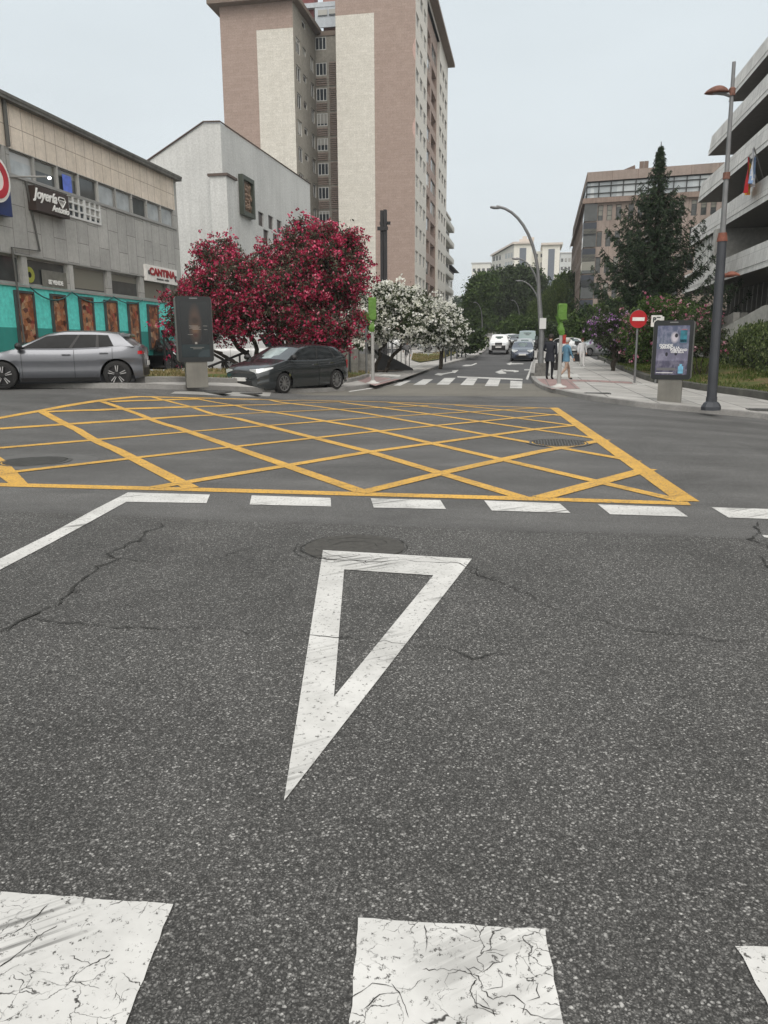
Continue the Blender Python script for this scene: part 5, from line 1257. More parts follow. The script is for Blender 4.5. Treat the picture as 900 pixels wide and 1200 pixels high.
crown('broadleaf_tree', 'broad dark crowned tree, tallest of the clump below the white high-rise', 'tree', [blob(590, 335, D, 5.5, 3.2), blob(610, 328, D, 4.5, 2.6), blob(578, 350, D, 4.8, 4), blob(600, 352, D-2, 5.5, 4.5), blob(622, 345, D, 3.6, 4.5), blob(612, 368, D-3, 5, 4), blob(585, 372, D-2, 5, 3.5), blob(632, 362, D, 2.6, 4)], gb(600, 392, D), L_DK, .55, 3.2, 16, .85, (.5,.3), 'trees beyond the end of the street', cap=3600)
D = 135
crown('broadleaf_tree', 'bright green tree on the left flank of the dark clump', 'tree', [blob(562, 345, D, 2.6, 3), blob(557, 362, D, 2.4, 3), blob(568, 335, D, 2.2, 2.2), blob(563, 378, D, 2.6, 2)], gb(562, 393, D), L_MD, .5, 3.6, 16, .75, (.3,.2), 'trees beyond the end of the street')
D = 110
for lab, px, w_, top, lf in (('drooping willow with long pale green strands left of the brown office building', 655, 2.7, 328, L_WIL), ('darker willow hanging close against the brown office building', 673, 1.9, 318, L_DK), ('wide willow whose strands hang behind the main street lamp', 636, 2.4, 348, L_WIL)):
    base = gb(px, 395, D); t = T('willow_tree', lab, 'tree', base, 0, 'willows beside the office building'); zt = AT(px, top, D).z-base.z
    MB().tube([(0,0,-.2),(.2,0,zt*.5),(.0,0,zt*.85)], [.3,.2,.1], 7).build('trunk', M_BARKD, t)
    P = []
    for _ in range(520):
        a = RNG.uniform(0, 2*pi); q = sqrt(RNG.uniform(.02, 1)); x, y = cos(a)*w_*q, sin(a)*w_*q; z1 = zt*(1-.30*q*q)+RNG.normal()*.25; z0 = max(.5, z1-zt*RNG.uniform(.35, .8)); k = int((z1-z0)/.16)
        for i in range(k): P.append((x*(1+.12*(i/k))+RNG.normal()*.07, y*(1+.12*i/k)+RNG.normal()*.07, z1-i*.16))
    cards('foliage', P, .36, lf, t, .30, .3, 0, np.tile([0, 0, -1.0], (len(P), 1)))
for lab, bl, b, lf, gp in (
    ('rounded green shrub mass below the willows behind the street lamp', [blob(600+i*9, 388-(i%2)*5, 100, 2.0, 1.6) for i in range(4)], (612, 397, 100), L_MD, 'shrubs at the end of the street'),
    ('low dark hedge in front of the willows left of the walking people', [blob(640+i*7, 390, 84, 1.2, 1.15) for i in range(5)], (655, 402, 84), L_DK, 'shrubs at the end of the street'),
    ('bright green bushes on the bank below the brown office building', [blob(680+i*9, 382-i*3.2, 72, 1.3, 1.35) for i in range(8)], (710, 402, 72), L_MD, 'shrubs at the end of the street'),
    ('dark clipped bush left of the side street beyond the bollards', [blob(541, 395, 62, 1.2, 1.1), blob(549, 399, 62, 1.2, .9)], (545, 409, 62), L_DK, 'bushes on the left verge'),
    ('low rounded green bush at the edge of the left grass verge', [blob(553, 397, 66, 1.0, .75), blob(550, 403, 66, 1.3, .5)], (552, 407, 66), L_MD, 'bushes on the left verge')):
    crown('shrub', lab, 'shrub', bl, gb(*b), lf, .30, 6, 16, .4, None, gp, cap=1500)
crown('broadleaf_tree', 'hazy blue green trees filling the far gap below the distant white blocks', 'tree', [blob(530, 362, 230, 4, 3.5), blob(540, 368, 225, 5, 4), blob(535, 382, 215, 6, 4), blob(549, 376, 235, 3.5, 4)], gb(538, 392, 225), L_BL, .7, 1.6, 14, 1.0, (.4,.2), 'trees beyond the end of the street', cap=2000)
crown('broadleaf_tree', 'small bright tree on the far right bank above the parked cars', 'tree', [blob(664, 330, 125, 2.2, 1.6), blob(662, 342, 125, 2, 2)], gb(664, 398, 125), L_MD, .45, 3, 14, .6, (.2,.1), 'trees beyond the end of the street')
# shrubs of the right planter
D = 40
bloomtree('lilac_bush', 'dark round bush with mauve flowers on its upper left, at the planter tip', 'shrub', gb(718, 418, D), [blob(712, 378, D, .95, .7), blob(727, 380, D, 1.0, .8), blob(718, 394, D, 1.15, .6), blob(704, 388, D, .6, .5), blob(738, 390, D, .8, .7)], [((0,0,-.1),(.1,0,1.0),.12,.08), ((0,0,.3),(.5,0,1.1),.06,.04)], L_OLE, L_MAU, .15, .10, 8, 24, 6, None, .28, .32, 16)
D = 34
bloomtree('oleander_bush', 'loose bush with pale pink flowers behind the no entry sign and poster panel', 'shrub', gb(768, 436, D), [blob(760, 372, D, 1.0, .8), blob(748, 392, D, .8, .8), blob(772, 385, D, 1.0, .9), blob(792, 375, D, 1.0, .8), blob(785, 398, D, .9, .7), blob(755, 410, D, .6, .5)], [((0,0,-.1),(-.4,0,1.2),.05,.03), ((.2,0,-.1),(.6,0,1.2),.05,.03), ((0,.2,-.1),(.1,.2,1.3),.05,.03)], L_MD, L_ROSE, .16, .10, 8, 22, 8, None, .3, .4, 16)
D = 31
bloomtree('oleander_bush', 'bush with rose flowers and bare lower stems between the poster panel and tall lamp', 'shrub', gb(822, 436, D), [blob(818, 384, D, .75, .7), blob(830, 392, D, .75, .7), blob(812, 402, D, .6, .5), blob(836, 408, D, .6, .4)], [((0,0,-.1),(-.25,0,1.0),.03,.02), ((.05,0,-.1),(.3,0,1.0),.03,.02), ((0,.1,-.1),(.05,.1,1.0),.03,.02), ((-.05,0,-.1),(-.4,.1,.9),.025,.02), ((.1,0,-.1),(.5,.1,.9),.025,.02)], L_OLE, L_ROSE, .14, .10, 9, 22, 8, None, .26, .32, 12)
crown('shrub', 'dense bright green bush behind the top of the right poster panel', 'shrub', [blob(775, 362, 42, 1.0, .6), blob(795, 368, 42, 1.1, .7), blob(812, 372, 42, .8, .6), blob(790, 385, 42, 1.4, .8)], gb(792, 425, 42), L_MD, .16, 8, 22, .3, None, None, cap=1500)
# ivy-covered hedge bank at the right edge
def hedge():
    a = (8.6, 38.0); b = (9.0, 18.0); t = T('hedge', 'long trailing green hedge in front of the concrete building at the right edge', 'hedge', W(a[0], a[1], H(*a)), 0)
    o = t.location; C = []
    for _ in range(2300):
        s = RNG.uniform(0, 1); v = a[0]+(b[0]-a[0])*s; u = a[1]+(b[1]-a[1])*s; w_ = RNG.uniform(0, 1.6); hgt = (1.30+.18*sin(s*9)+.12*sin(s*23))*min(1, .55+s*3)
        f = RNG.uniform(0, 1); zz = hgt*(1-(1-f)**2.0*.95) if w_ < .7 else hgt; ww = -.1+w_*.0+(.75*f**1.0 if w_ < .7 else w_)
        p = W(v+ww, u, H(v, u)+.5+max(.0, zz*1.22+RNG.normal()*.06)); C.append((p.x-o.x, p.y-o.y, p.z-o.z))
    C = np.array(C)
    cards('foliage', leafpts(C, 14, .22), .12, leafmat('hedge_leaf', [(0, (.02,.035,.010)), (.4, (.055,.085,.022)), (.8, (.11,.15,.045)), (1, (.20,.23,.10))], .6, .2), t, .55, .35, 0, np.tile([-.2, -.3, -.9], (len(C)*14, 1)))
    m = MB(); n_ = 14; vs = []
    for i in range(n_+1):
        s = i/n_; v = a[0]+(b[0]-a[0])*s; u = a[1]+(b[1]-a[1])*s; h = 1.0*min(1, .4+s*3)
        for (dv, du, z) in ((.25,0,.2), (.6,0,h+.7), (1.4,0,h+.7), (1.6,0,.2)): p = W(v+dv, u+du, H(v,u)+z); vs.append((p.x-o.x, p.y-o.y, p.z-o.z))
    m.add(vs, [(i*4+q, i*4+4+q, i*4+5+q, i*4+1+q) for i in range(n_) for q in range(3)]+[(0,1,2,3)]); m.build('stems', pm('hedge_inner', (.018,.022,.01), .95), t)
hedge()
# ------------------------------------------------------------ verges and planters
def planter(pp, inner_z=.17, kz=.28, kw=.16, name='verge', mat=None, kmat=None, side=1, nv=0, closed=True):
    line = smooth_line(pp, 2)
    g = MB(); drape(g, line, inner_z); S(g.build(name, mat or M_GRASS)); return line
gp = pxpoly([(1000,492),(900,467.5),(833,458.8),(800,453.4),(767,448.8),(740,439.5),(715,426.5),(700,420.2)], .14)
tipv, tipu = gp[-1]
gp2 = gp+[(tipv+.4, tipu+.5),(tipv+2.5, tipu+1.2),(tipv+12, tipu+1.5),(gp[0][0]+3, tipu-2),(gp[0][0]+3, gp[0][1])]
ln_ = smooth_line(gp, 2)+[(tipv+.4, tipu+.5),(tipv+2.5, tipu+1.2),(tipv+12, tipu+1.5)]
vg = drape(MB(), smooth_line(gp, 2)+gp2[8:], .27); kl = densify(smooth_line(gp, 2), 1.0)
def bank(v, u): return .36*sst(.6, 4.0, min(hypot(v-a, u-b) for a, b in kl))
vg.V = [(x, y, z+bank(*VU((x, y)))) for x, y, z in vg.V]; S(vg.build('verge', M_GRASS)); S(kerb(MB(), ln_, .22, .05, .345, -1).build('planter_kerb', M_KERBD))
# strip beyond, with the low yellow barrier
ga = G(690, 415.6, .13); print('g2', ga); g2 = [(ga[0]-.6, ga[1]+4), ga, (ga[0]+9, ga[1]+.3), (ga[0]+9, ga[1]+4)]
S(drape(MB(), g2, .22).build('verge', M_GRASS)); S(kerb(MB(), g2[:3], .18, .05, .27, 1).build('planter_kerb', M_KERBD))
# left verge under the crimson tree
g3 = pxpoly([(-120,444.5),(60,446.5),(170,447.3),(265,448),(330,448.5),(408,448),(420,445.5),(433,441.5),(433,434),(408,431),(265,436),(-120,436)], .14)
S(drape(MB(), g3, .20).build('verge', M_GRASS)); S(kerb(MB(), g3[:8], .15, .05, .27, 1).build('planter_kerb', M_KERB))
g4 = pxpoly([(482,422),(492,425),(515,421.5),(535,414),(552,407),(566,399),(574,396),(566,396),(548,399.5),(535,408),(505,415),(484,415)], .14)
S(drape(MB(), g4, .19).build('verge', M_GRASS))
g5 = pxpoly([(436,436),(470,435),(480,431.5),(455,431),(436,432)], .14)
S(drape(MB(), g5, .16).build('mulch_bed', pm('mulch', (.06,.045,.03), .95, var=.4, scale=3, fine=12)))
# grass blades on the verges (nobody could count them)
def blades(polys, n, hgt, z, mat, lab, bk=None):
    P = []; Dv = []
    for poly in polys:
        vs = [p[0] for p in poly]; us = [p[1] for p in poly]; k = 0; tries = 0
        while k < n and tries < n*12:
            tries += 1; v, u = RNG.uniform(min(vs), max(vs)), RNG.uniform(min(us), max(us)); ins = False; j = len(poly)-1
            for i in range(len(poly)):
                if (poly[i][1] > u) != (poly[j][1] > u) and v < (poly[j][0]-poly[i][0])*(u-poly[i][1])/(poly[j][1]-poly[i][1])+poly[i][0]: ins = not ins
                j = i
            if not ins: continue
            if mnoise.noise(Vector((v*.5, u*.5, 3.3)))+mnoise.noise(Vector((v*2, u*2, 1)))*.4 < random.uniform(-.35, .25): continue
            p = W(v, u, H(v, u)+z+hgt*.35+(bk(v, u) if bk else 0)); P.append(tuple(p)); Dv.append((0, 0, 1)); k += 1
    o = cards('grass', P, hgt, mat, None, .22, .4, 0, Dv); tag(o, lab, 'grass', None, 'stuff')
L_GR = leafmat('grass_blade', [(0, (.04,.075,.012)), (.5, (.075,.12,.02)), (.8, (.12,.15,.035)), (1, (.26,.22,.11))], .8, .25)
L_DRY = leafmat('dry_blade', [(0, (.10,.10,.03)), (.5, (.20,.17,.07)), (.8, (.30,.24,.12)), (1, (.38,.30,.17))], .8, .2)
blades([gp2], 26000, .13, .27, L_GR, 'patchy green grass in the kerbed planter on the right', bank)
blades([g3, g4], 9000, .13, .19, L_DRY, 'dry yellow grass on the left verges under the flowering trees')
# ------------------------------------------------------------ street furniture
M_POLE = pm('galvanised_grey', (.20, .205, .21), .5, .4, var=.15); M_POLED = pm('dark_painted_steel', (.055, .06, .07), .5, .2, var=.15, scale=2)
M_OR = pm('faded_orange_paint', (.20, .068, .042), .7, var=.3, scale=9, fine=30); M_ORR = pm('rusty_orange_cap', (.17, .08, .058), .75, var=.4, scale=10, fine=40)
M_CONC = pm('pole_footing', (.17, .165, .155), .9, var=.25, fine=12)
def gpos(px, py, off=.125): v, u = G(px, py, off); return v, u, W(v, u, H(v, u)+off)
def depth_at(p): return (p-Vector((0,0,CH))).dot(CF)
# tall lamp, right
v_, u_, p0 = gpos(833, 480.5); d0 = depth_at(p0); y0 = p0.y
def zz_(px, py): return AT(px, py, y0).z-p0.z
lt = T('street_lamp', 'tall grey post with orange bands and two rusty lamp heads by the right kerb', 'lamp post', p0, -AZ); lt.rotation_euler = (0, -radians(1.0), -AZ)
zt = zz_(860, 72); zb = zz_(849, 274); zb2 = zz_(846, 283); zc = zz_(852, 210)
print('lamp', zt, zb, d0)
k = MB(); k.lathe([(0,.0),(.22,.0),(.22,.08),(.17,.17),(.125,.20),(.125,.30),(0,.30)], 8, 0); k.build('base', M_POLED, lt)
MB().tube([(0,0,.3),(0,0,zb2)], [.112,.098], 16).build('lower_pole', M_POLED, lt)
MB().tube([(0,0,zb2),(0,0,zb+.02)], [.115,.09], 16).build('orange_band', M_OR, lt)
MB().tube([(0,0,zb+.02),(0,0,zc)], [.062,.055], 12).tube([(0,0,zc+.14),(0,0,zt)], [.05,.038], 12).build('upper_pole', M_POLE, lt)
MB().tube([(0,0,zc),(0,0,zc+.14)], [.075,.075], 12).build('orange_collar', M_ORR, lt)
MB().lathe([(.05,0),(.07,0),(.07,.14),(.04,.17)], 12, 0, (0,0,zz_(857,112))).build('clamp', M_ORR, lt)
def lamphead(par, x, z, L_, side, mat, rz=0.0):
    g = MB(); n = 14; vs = []; fs = []
    for i in range(n+1):
        s = i/n; r = L_*.27*max(.02, sin(pi*min(1, s*1.0))**.6); hz = L_*.36*sin(pi*s)**.7
        for j in range(9): a = pi*j/8; vs.append((x+side*L_*s, -r*cos(a), z+hz*sin(a)*(.9-.25*s)))
    for i in range(n):
        for j in range(8): fs.append((i*9+j, i*9+j+1, i*9+10+j, i*9+9+j))
    for i in range(n): fs.append((i*9, i*9+9, i*9+17, i*9+8))
    g.add(vs, fs); g.build('lamp_head', mat, par, rz=rz, smooth='all')
hz = zz_(846, 103)
MB().tube([(0,0,zz_(857,112)),(-.15,0,zz_(857,112)+.06),(-.38,0,hz-.05)], .045, 8).build('arm', M_POLE, lt)
lamphead(lt, -.10-.42+.1, hz-.12, .78, -1, M_ORR) if False else lamphead(lt, -.05, hz-.07, .52, -1, M_ORR)
h2 = zz_(852, 322); MB().tube([(.1,0,h2-.02),(.3,0,h2)], .05, 8).build('arm', M_OR, lt); lamphead(lt, .08, h2-.03, .36, 1, M_OR)
# curved street lamps along the right kerb of the side street
def curved(px, py, topx, topy, hx, hy, lab, r=.10, off=.125, mat=M_POLE, D=None):
    if D: p = AT(px, py, D); v, u = VU(p); p = W(v, u, H(v, u)+off)
    else: v, u, p = gpos(px, py, off)
    y = p.y; z = lambda a, b: AT(a, b, y).z-p.z; xx = lambda a, b: AT(a, b, y).x-p.x
    t = T('street_lamp', lab, 'lamp post', p, 0, 'curved street lamps along the side street')
    zt = z(topx, topy); hxx, hzz = xx(hx, hy), z(hx, hy); zs = zt*.70; P = []
    for i in range(13):
        a = i/12*radians(105); P.append((xx(topx, topy)+(hxx-xx(topx, topy))*(1-cos(min(a, pi/2)))*.97, 0, zs+(zt+.12*(zt-zs)-zs)*sin(a)*.0+(hzz-zs)*sin(min(a*.98, pi/2))))
    MB().tube([(0,0,.2),(0,0,zs*.5),(xx(topx,topy)*.98,0,zs)]+P[1:], [r*1.1, r*.95, r*.75]+[r*.6-.03*i/12*r*10*.6 for i in range(1, 13)], 10).build('pole', mat, t, smooth=True)
    MB().tube([(0,0,-.02),(0,0,.55)], [r*2.3, r*1.9], 6).box(-r*2.9, r*2.9, -r*2.9, r*2.9, -.03, .12).build('base', M_CONC, t)
    L_ = (zt)*.075; h = MB(); h.lathe([(0,0),(L_*.22,.05*L_),(L_*.30,.5*L_),(L_*.20,.9*L_),(L_*.1,L_*1.1)], 10, 0, (0,0,0), 'x'); h.V = [(a, b, c*.55) for a, b, c in h.V]
    h.build('lamp_head', mat, t, (hxx-L_*.55, 0, hzz-.02), smooth='all', rot=(0, radians(8), 0)); return t
t0 = curved(633, 440.5, 633, 300, 580, 242, 'tall curved street lamp in front of the walking man, nearest the crossing', .12)
pp = t0.location; MB().box(-.14, .14, -.16, -.125, 2.0, 2.45).build('notice', M_FRW, t0); MB().box(-.2,.2,-.3,.0,1.05,1.6) 
curved(632.5, 424, 632.5, 318, 604, 302.5, 'second curved street lamp partly behind the nearest tall one', .11, D=58)
curved(632.5, 414, 632.5, 345, 607, 328.5, 'third curved street lamp, its arm below the second against the dark trees', .10, D=80)
curved(609, 400, 609, 362, 600, 351.5, 'thin far street lamp before the dark trees above the parked van', .09, D=112)
curved(565, 396, 565, 364, 556, 354, 'thin far street lamp left of the dark tree clump', .09, D=118)
# traffic lights wrapped in green sheeting
M_GREEN = pm('green_sheeting', (.095, .21, .028), .6, var=.18, scale=5)
def wrapped(px, py, top, mid, bot, w_, lab, red=False, wdt=.36, D=None, polemat=None, lean=0):
    v, u, p = gpos(px, py) if D is None else (0, 0, None)
    if D: p = AT(px, py, D); v, u = VU(p); p = W(v, u, H(v, u)+.125)
    y = p.y; z = lambda a: AT(px, a, y).z-p.z
    t = T('traffic_light', lab, 'traffic light', p, 0)
    zt, zm, zb = z(top), z(mid), z(bot)
    MB().tube([(0,0,0),(0,0,zb+.3)], [.065,.055], 12).build('pole', polemat or pm('pale_pole', (.34,.34,.33), .6), t)
    MB().lathe([(0,0),(.26,0),(.25,.035),(.12,.07),(.07,.12),(0,.12)], 14).build('base', pm('pale_base', (.5,.5,.48), .8), t)
    g = MB(); rr = random.Random(px); n = 16; vs = []; secs = 22
    for i in range(secs+1):
        s = i/secs; zq = zb+(zt-zb)*s; a = wdt*.5 if zq > zm else wdt*.5*(.5+.28*sin((zq-zb)/(zm-zb)*4.4))
        for j in range(n):
            th = 2*pi*j/n; cx_, cy_ = cos(th), sin(th); k_ = 1/max(abs(cx_), abs(cy_))**.75; q = a*k_*(1+rr.uniform(-.04, .04)); 
            if i == secs: q *= .9
            vs.append((cx_*q*.95+(.03 if zq < zm else 0)*sin(zq*9), cy_*q*.8, zq+rr.uniform(-.01, .01)))
    g.add(vs, [(i*n+j, i*n+(j+1)%n, (i+1)*n+(j+1)%n, (i+1)*n+j) for i in range(secs) for j in range(n)]+[tuple(secs*n+j for j in range(n))])
    g.add([(-.08,-.12,zb+.5),(-.30*wdt/.36,-.15,zb+.62),(-.1,-.12,zb+.25)], [(0,1,2),(2,1,0)])
    g.build('wrapped_signal', M_GREEN, t)
    if red:
        rm = pm('red_lamp_case', (.35, .03, .02), .5)
        MB().box(.05, .15, -.06, .10, zb-.26, zb+.02).box(.07, .13, -.12, -.06, zb-.14, zb-.12).build('pedestrian_signal', rm, t)
    return t
wrapped(654.8, 454, 356, 376, 393, 6, 'green wrapped traffic light on a pale pole beside the walking pair', True, .30)
wrapped(437, 449.5, 348.5, 376, 389, 6, 'taller green wrapped traffic light on the left corner, in front of the white tree', False, .30)
v, u, p = gpos(429.5, 440)
t = T('signpost', 'grey signpost with green covered sign plate just left of the wrapped traffic light', 'sign', p, 0); z = lambda a: AT(429, a, p.y).z-p.z
MB().tube([(0,0,0),(0,0,z(376))], .05, 8).build('pole', M_POLE, t); zz1 = z(376); MB().box(-.28,.02,.06,.09,z(383),z(372)).build('sign_plate', M_POLE, t)
MB().add([(-.22,-.06,z(374)),(.08,-.06,z(374.5)),(.10,-.06,z(366)),(-.20,-.06,z(365.5)),(-.22,.10,z(374)),(.08,.10,z(374.5)),(.10,.10,z(366)),(-.20,.10,z(365.5))], [(0,1,2,3),(1,5,6,2),(5,4,7,6),(4,0,3,7),(3,2,6,7),(0,4,5,1)]).build('green_cover', M_GREEN, t)
v, u, p = gpos(459, 428); MBt = MB().tube([(0,0,0),(0,0,2.6)], .05, 8).build('post', M_POLE, None, p); tag(MBt, 'thin bare grey post under the white flowering tree left of the walking woman', 'post')
# no entry sign
v, u, p = gpos(743.5, 448.5); y = p.y; z = lambda a: AT(747, a, y).z-p.z
t = T('no_entry_sign', 'round red no entry sign with white bar on a grey pole by the planter', 'sign', p, 0)
xt = AT(747.5, 374, y).x-p.x; R_ = (AT(758.3,374,y).x-AT(738,374,y).x)/2; print('no entry R', R_)
MB().tube([(0,0,0),(xt*.98,0,z(374)+R_*1.15)], .04, 10).build('pole', M_POLE, t)
rd_ = pm('sign_red_face', (.42, .01, .015), .4, var=.04); zc = z(374)
MB().lathe([(0,-.07),(R_,-.07),(R_,-.045),(0,-.045)], 32, 0, (xt, 0, zc), 'y').build('disc', [rd_], t)
MB().box(-R_*.70, R_*.70, -.078, -.0715, -R_*.20, R_*.20).build('white_bar', pm('sign_white_bar', (.78,.76,.74), .4), t, (xt, 0, zc), rot=(0, radians(1), 0))
MB().lathe([(R_*.99,-.068),(R_*1.02,-.05),(R_,-.044)], 32, 0, (xt, 0, zc), 'y').build('rim', M_POLE, t)
# white street plate by the poster
v, u, p = gpos(771, 444, .3); y = p.y; z = lambda a: AT(774, a, y).z-p.z; x = lambda a: AT(a, 376, y).x-p.x
t = T('information_sign', 'white sign on a post just above the top left corner of the right poster panel', 'sign', p, 0)
MB().tube([(x(773),.0,-.2),(x(773),0,z(371))], .04, 8).build('pole', M_POLE, t); MB().box(x(762.5), x(775), -.07, -.045, z(383), z(369.5)).box(x(775)+.0, x(777.5), -.06, .0, z(383), z(371)).build('sign_plate', pm('sign_white', (.78,.77,.74)), t)
text('P', .24, M_FRD, 'lettering', t, (x(766), -.08, z(375)), (pi/2, 0, 0), .004, 0, .01)
MB().box(x(768.5), x(773), -.078, -.071, z(372.6), z(371.4)).build('printed_line', M_FRD, t); MB().box(x(769), x(772), -.078, -.071, z(376.6), z(375.2)).build('printed_line', M_FRD, t)
# ---- poster panels
def mupi(px, py, top, split, xl, xr, xside, lab, rz, seed, foot):
    v, u, p = gpos(px, py); y = p.y; z = lambda a: AT(px, a, y).z-p.z; sc = depth_at(p)/FPX
    t = T('poster_panel', lab, 'advertising panel', p, rz)
    w_ = (xr-xl)*sc*.97; zt, zs = z(top), z(split); wf = (foot[1]-foot[0])*sc
    print('mupi', w_, zt, zs)
    Mf = pm('poster_frame_dark', (.014, .017, .019), .3, var=.1); Msd = pm('poster_side_grey', (.16, .165, .16), .5)
    fb = MB(); th = .15
    def rbox(mb, x0, x1, y0, y1, z0, z1, r=.05, m=0):
        pts = []
        for cx_, cz_, a0 in ((x1-r, z1-r, 0), (x0+r, z1-r, 90), (x0+r, z0+r, 180), (x1-r, z0+r, 270)):
            for q in range(4): a = radians(a0+q*30); pts.append((cx_+r*cos(a), cz_+r*sin(a)))
        n = len(pts); mb.add([(a, y0, b) for a, b in pts]+[(a, y1, b) for a, b in pts], [tuple(range(n)), tuple(range(2*n-1, n-1, -1))]+[(i, n+i, n+(i+1)%n, (i+1)%n) for i in range(n)], m)
    rbox(fb, -w_/2, w_/2, -th, th, zs, zt, .06); fb.build('case', Mf, t)
    sb = MB(); rbox(sb, -w_/2-.02, w_/2+.02, -th*.62, th*.62, zs+.02, zt-.02, .05); sb.build('side_trim', Msd, t)
    MB().box(-wf/2, wf/2, -.13, .13, -.02, zs-.002).build('pedestal', pm('pedestal_grey', (.20, .195, .175) if seed else (.13,.13,.12), .45, .3, var=.15, scale=3, streak=.3), t)
    MB().box(-.10, .10, -th-.006, -th-.001, zt-.065, zt-.035).build('maker_plate', M_POLE, t)
    px0, px1, pz0, pz1 = -w_/2+.09, w_/2-.09, zs+.12, zt-.13; ph, n, b = newmat('poster_picture_%d' % seed)
    co = N(n, 'TexCoord').outputs['Generated']; s = N(n, 'SeparateXYZ'); n.links.new(co, s.inputs[0])
    def ell(cx_, cz_, rx, rz_, soft=.25):
        m1 = N(n, 'Mapping', vector_type='POINT'); m1.inputs['Location'].default_value = (-cx_/rx, 0, -cz_/rz_); m1.inputs['Scale'].default_value = (1/rx, 0, 1/rz_); n.links.new(co, m1.inputs[0])
        l = N(n, 'VectorMath', operation='LENGTH'); n.links.new(m1.outputs[0], l.inputs[0]); return ramp(n, l.outputs['Value'], [(1-soft, 1.0), (1, 0.0)])
    if seed == 0:
        c = ramp(n, s.outputs[2], [(.0, (.012,.020,.024)), (.22, (.014,.026,.030)), (.24, (.010,.012,.014)), (1, (.012,.016,.018))])
        c = mixc(n, ell(.52, .60, .26, .40, .75), c, (.085, .05, .034))
        c = mixc(n, ell(.52, .66, .20, .10, .6), c, (.03, .018, .014)); c = mixc(n, ell(.52, .50, .16, .10, .7), c, (.13, .075, .045))
        c = mixc(n, ell(.52, .40, .10, .05, .6), c, (.05, .02, .016)); c = mixc(n, ell(1.0, .02, .45, .13, .1), c, (.03, .045, .052))
    else:
        f = noise(n, co, 3.2, 4, .6); c = ramp(n, f, [(.3, (.05,.06,.11)), (.48, (.13,.12,.21)), (.56, (.30,.29,.40)), (.66, (.08,.08,.15))])
        g = ramp(n, s.outputs[2], [(.0, (.035,.035,.045)), (.28, (.06,.06,.08)), (.30, (.20,.20,.26)), (.52, (.15,.15,.20)), (.54, (.10,.15,.19)), (1, (.07,.10,.17))]); c = mixc(n, .55, c, g)
        c = mixc(n, ell(.55, .76, .14, .13, .5), c, (.55, .52, .58)); c = mixc(n, ell(.60, .80, .06, .05, .3), c, (.02, .02, .03))
        c = mixc(n, ell(.33, .42, .05, .05, .3), c, (.02, .02, .03)); c = mixc(n, ell(.62, .43, .05, .04, .3), c, (.02, .02, .03))
    n.links.new(c, b.inputs['Base Color']); b.inputs['Roughness'].default_value = .18
    pc_ = MB().box(px0, px1, -th-.004, -th+.001, pz0, pz1).build('poster', ph, t); tw = pm('poster_white', (.70,.70,.72), .4)
    P_ = lambda fx, fz: (px0+(px1-px0)*fx, -th-.008, pz0+(pz1-pz0)*fz)
    def bar(nm, f0, f1, g0, g1, m): a, c_ = P_(f0, g0), P_(f1, g1); MB().box(a[0], c_[0], -th-.0075, -th-.0045, a[2], c_[2]).build(nm, m, pc_)
    if seed == 0:
        rq = random.Random(5); dm_ = pm('poster_grey_text', (.28,.27,.25), .4)
        for g, f0, f1 in ((.565,.30,.62), (.545,.34,.70), (.525,.30,.66), (.505,.42,.72), (.41,.24,.42), (.565,.80,.95), (.50,.82,.95), (.18,.30,.80), (.155,.40,.72)): bar('printed_line', f0, f1, g-.003, g+.003, dm_)
        bar('emblem', .48, .56, .24, .275, dm_)
    else:
        text('DONDE', .085, tw, 'lettering', pc_, P_(.30, .60), (pi/2, 0, 0), .003, 0, .004, 'CENTER', 1.05); text('ARRANCA LA', .075, tw, 'lettering', pc_, P_(.42, .553), (pi/2, 0, 0), .003, 0, .004, 'CENTER', 1.0)
        text('PUBLICIDAD', .075, tw, 'lettering', pc_, P_(.70, .507), (pi/2, 0, 0), .003, 0, .004, 'CENTER', .95); text('CON ELLA', .065, tw, 'lettering', pc_, P_(.66, .464), (pi/2, 0, 0), .003, 0, .004, 'CENTER', 1.0)
        bar('picture_inset', .72, .93, .66, .90, pm('inset_turquoise', (.03,.20,.27), .3, var=.6, scale=4)); bar('inset_dark_strip', .725, .925, .665, .72, pm('inset_dark', (.01,.03,.06), .3))  # turquoise picture inset with a dark strip along its bottom
        bar('inset_line', .76, .92, .915, .925, pm('poster_red', (.4,.1,.12), .4)); bar('text_block', .05, .64, .09, .145, pm('poster_grey_block', (.13,.13,.14), .4)); bar('printed_line', .03, .56, .035, .048, tw)
        bt = MB(); a = P_(.80, .03); k_ = (px1-px0); bt.box(a[0]-.08*k_, a[0]+.08*k_, -th-.0078, -th-.0045, a[2], a[2]+.19*(pz1-pz0)*.78).box(a[0]-.04*k_, a[0]+.04*k_, -th-.0078, -th-.0045, a[2]+.149*(pz1-pz0), a[2]+.19*(pz1-pz0)); bt.build('bottle_picture', pm('bottle_blue', (.16,.42,.60), .3, var=.35, scale=9), pc_)
    return t
mupi(784, 470.5, 375.5, 444.5, 764, 808, 0, 'illuminated style poster panel with purple street picture and blue bottle on the right pavement', radians(-25), 1, (771, 797))
mupi(231, 453, 347.5, 424, 207.5, 248.5, 0, 'dark poster panel with a dim portrait on a grey pedestal on the left pavement', radians(22), 0, (219, 243.5))
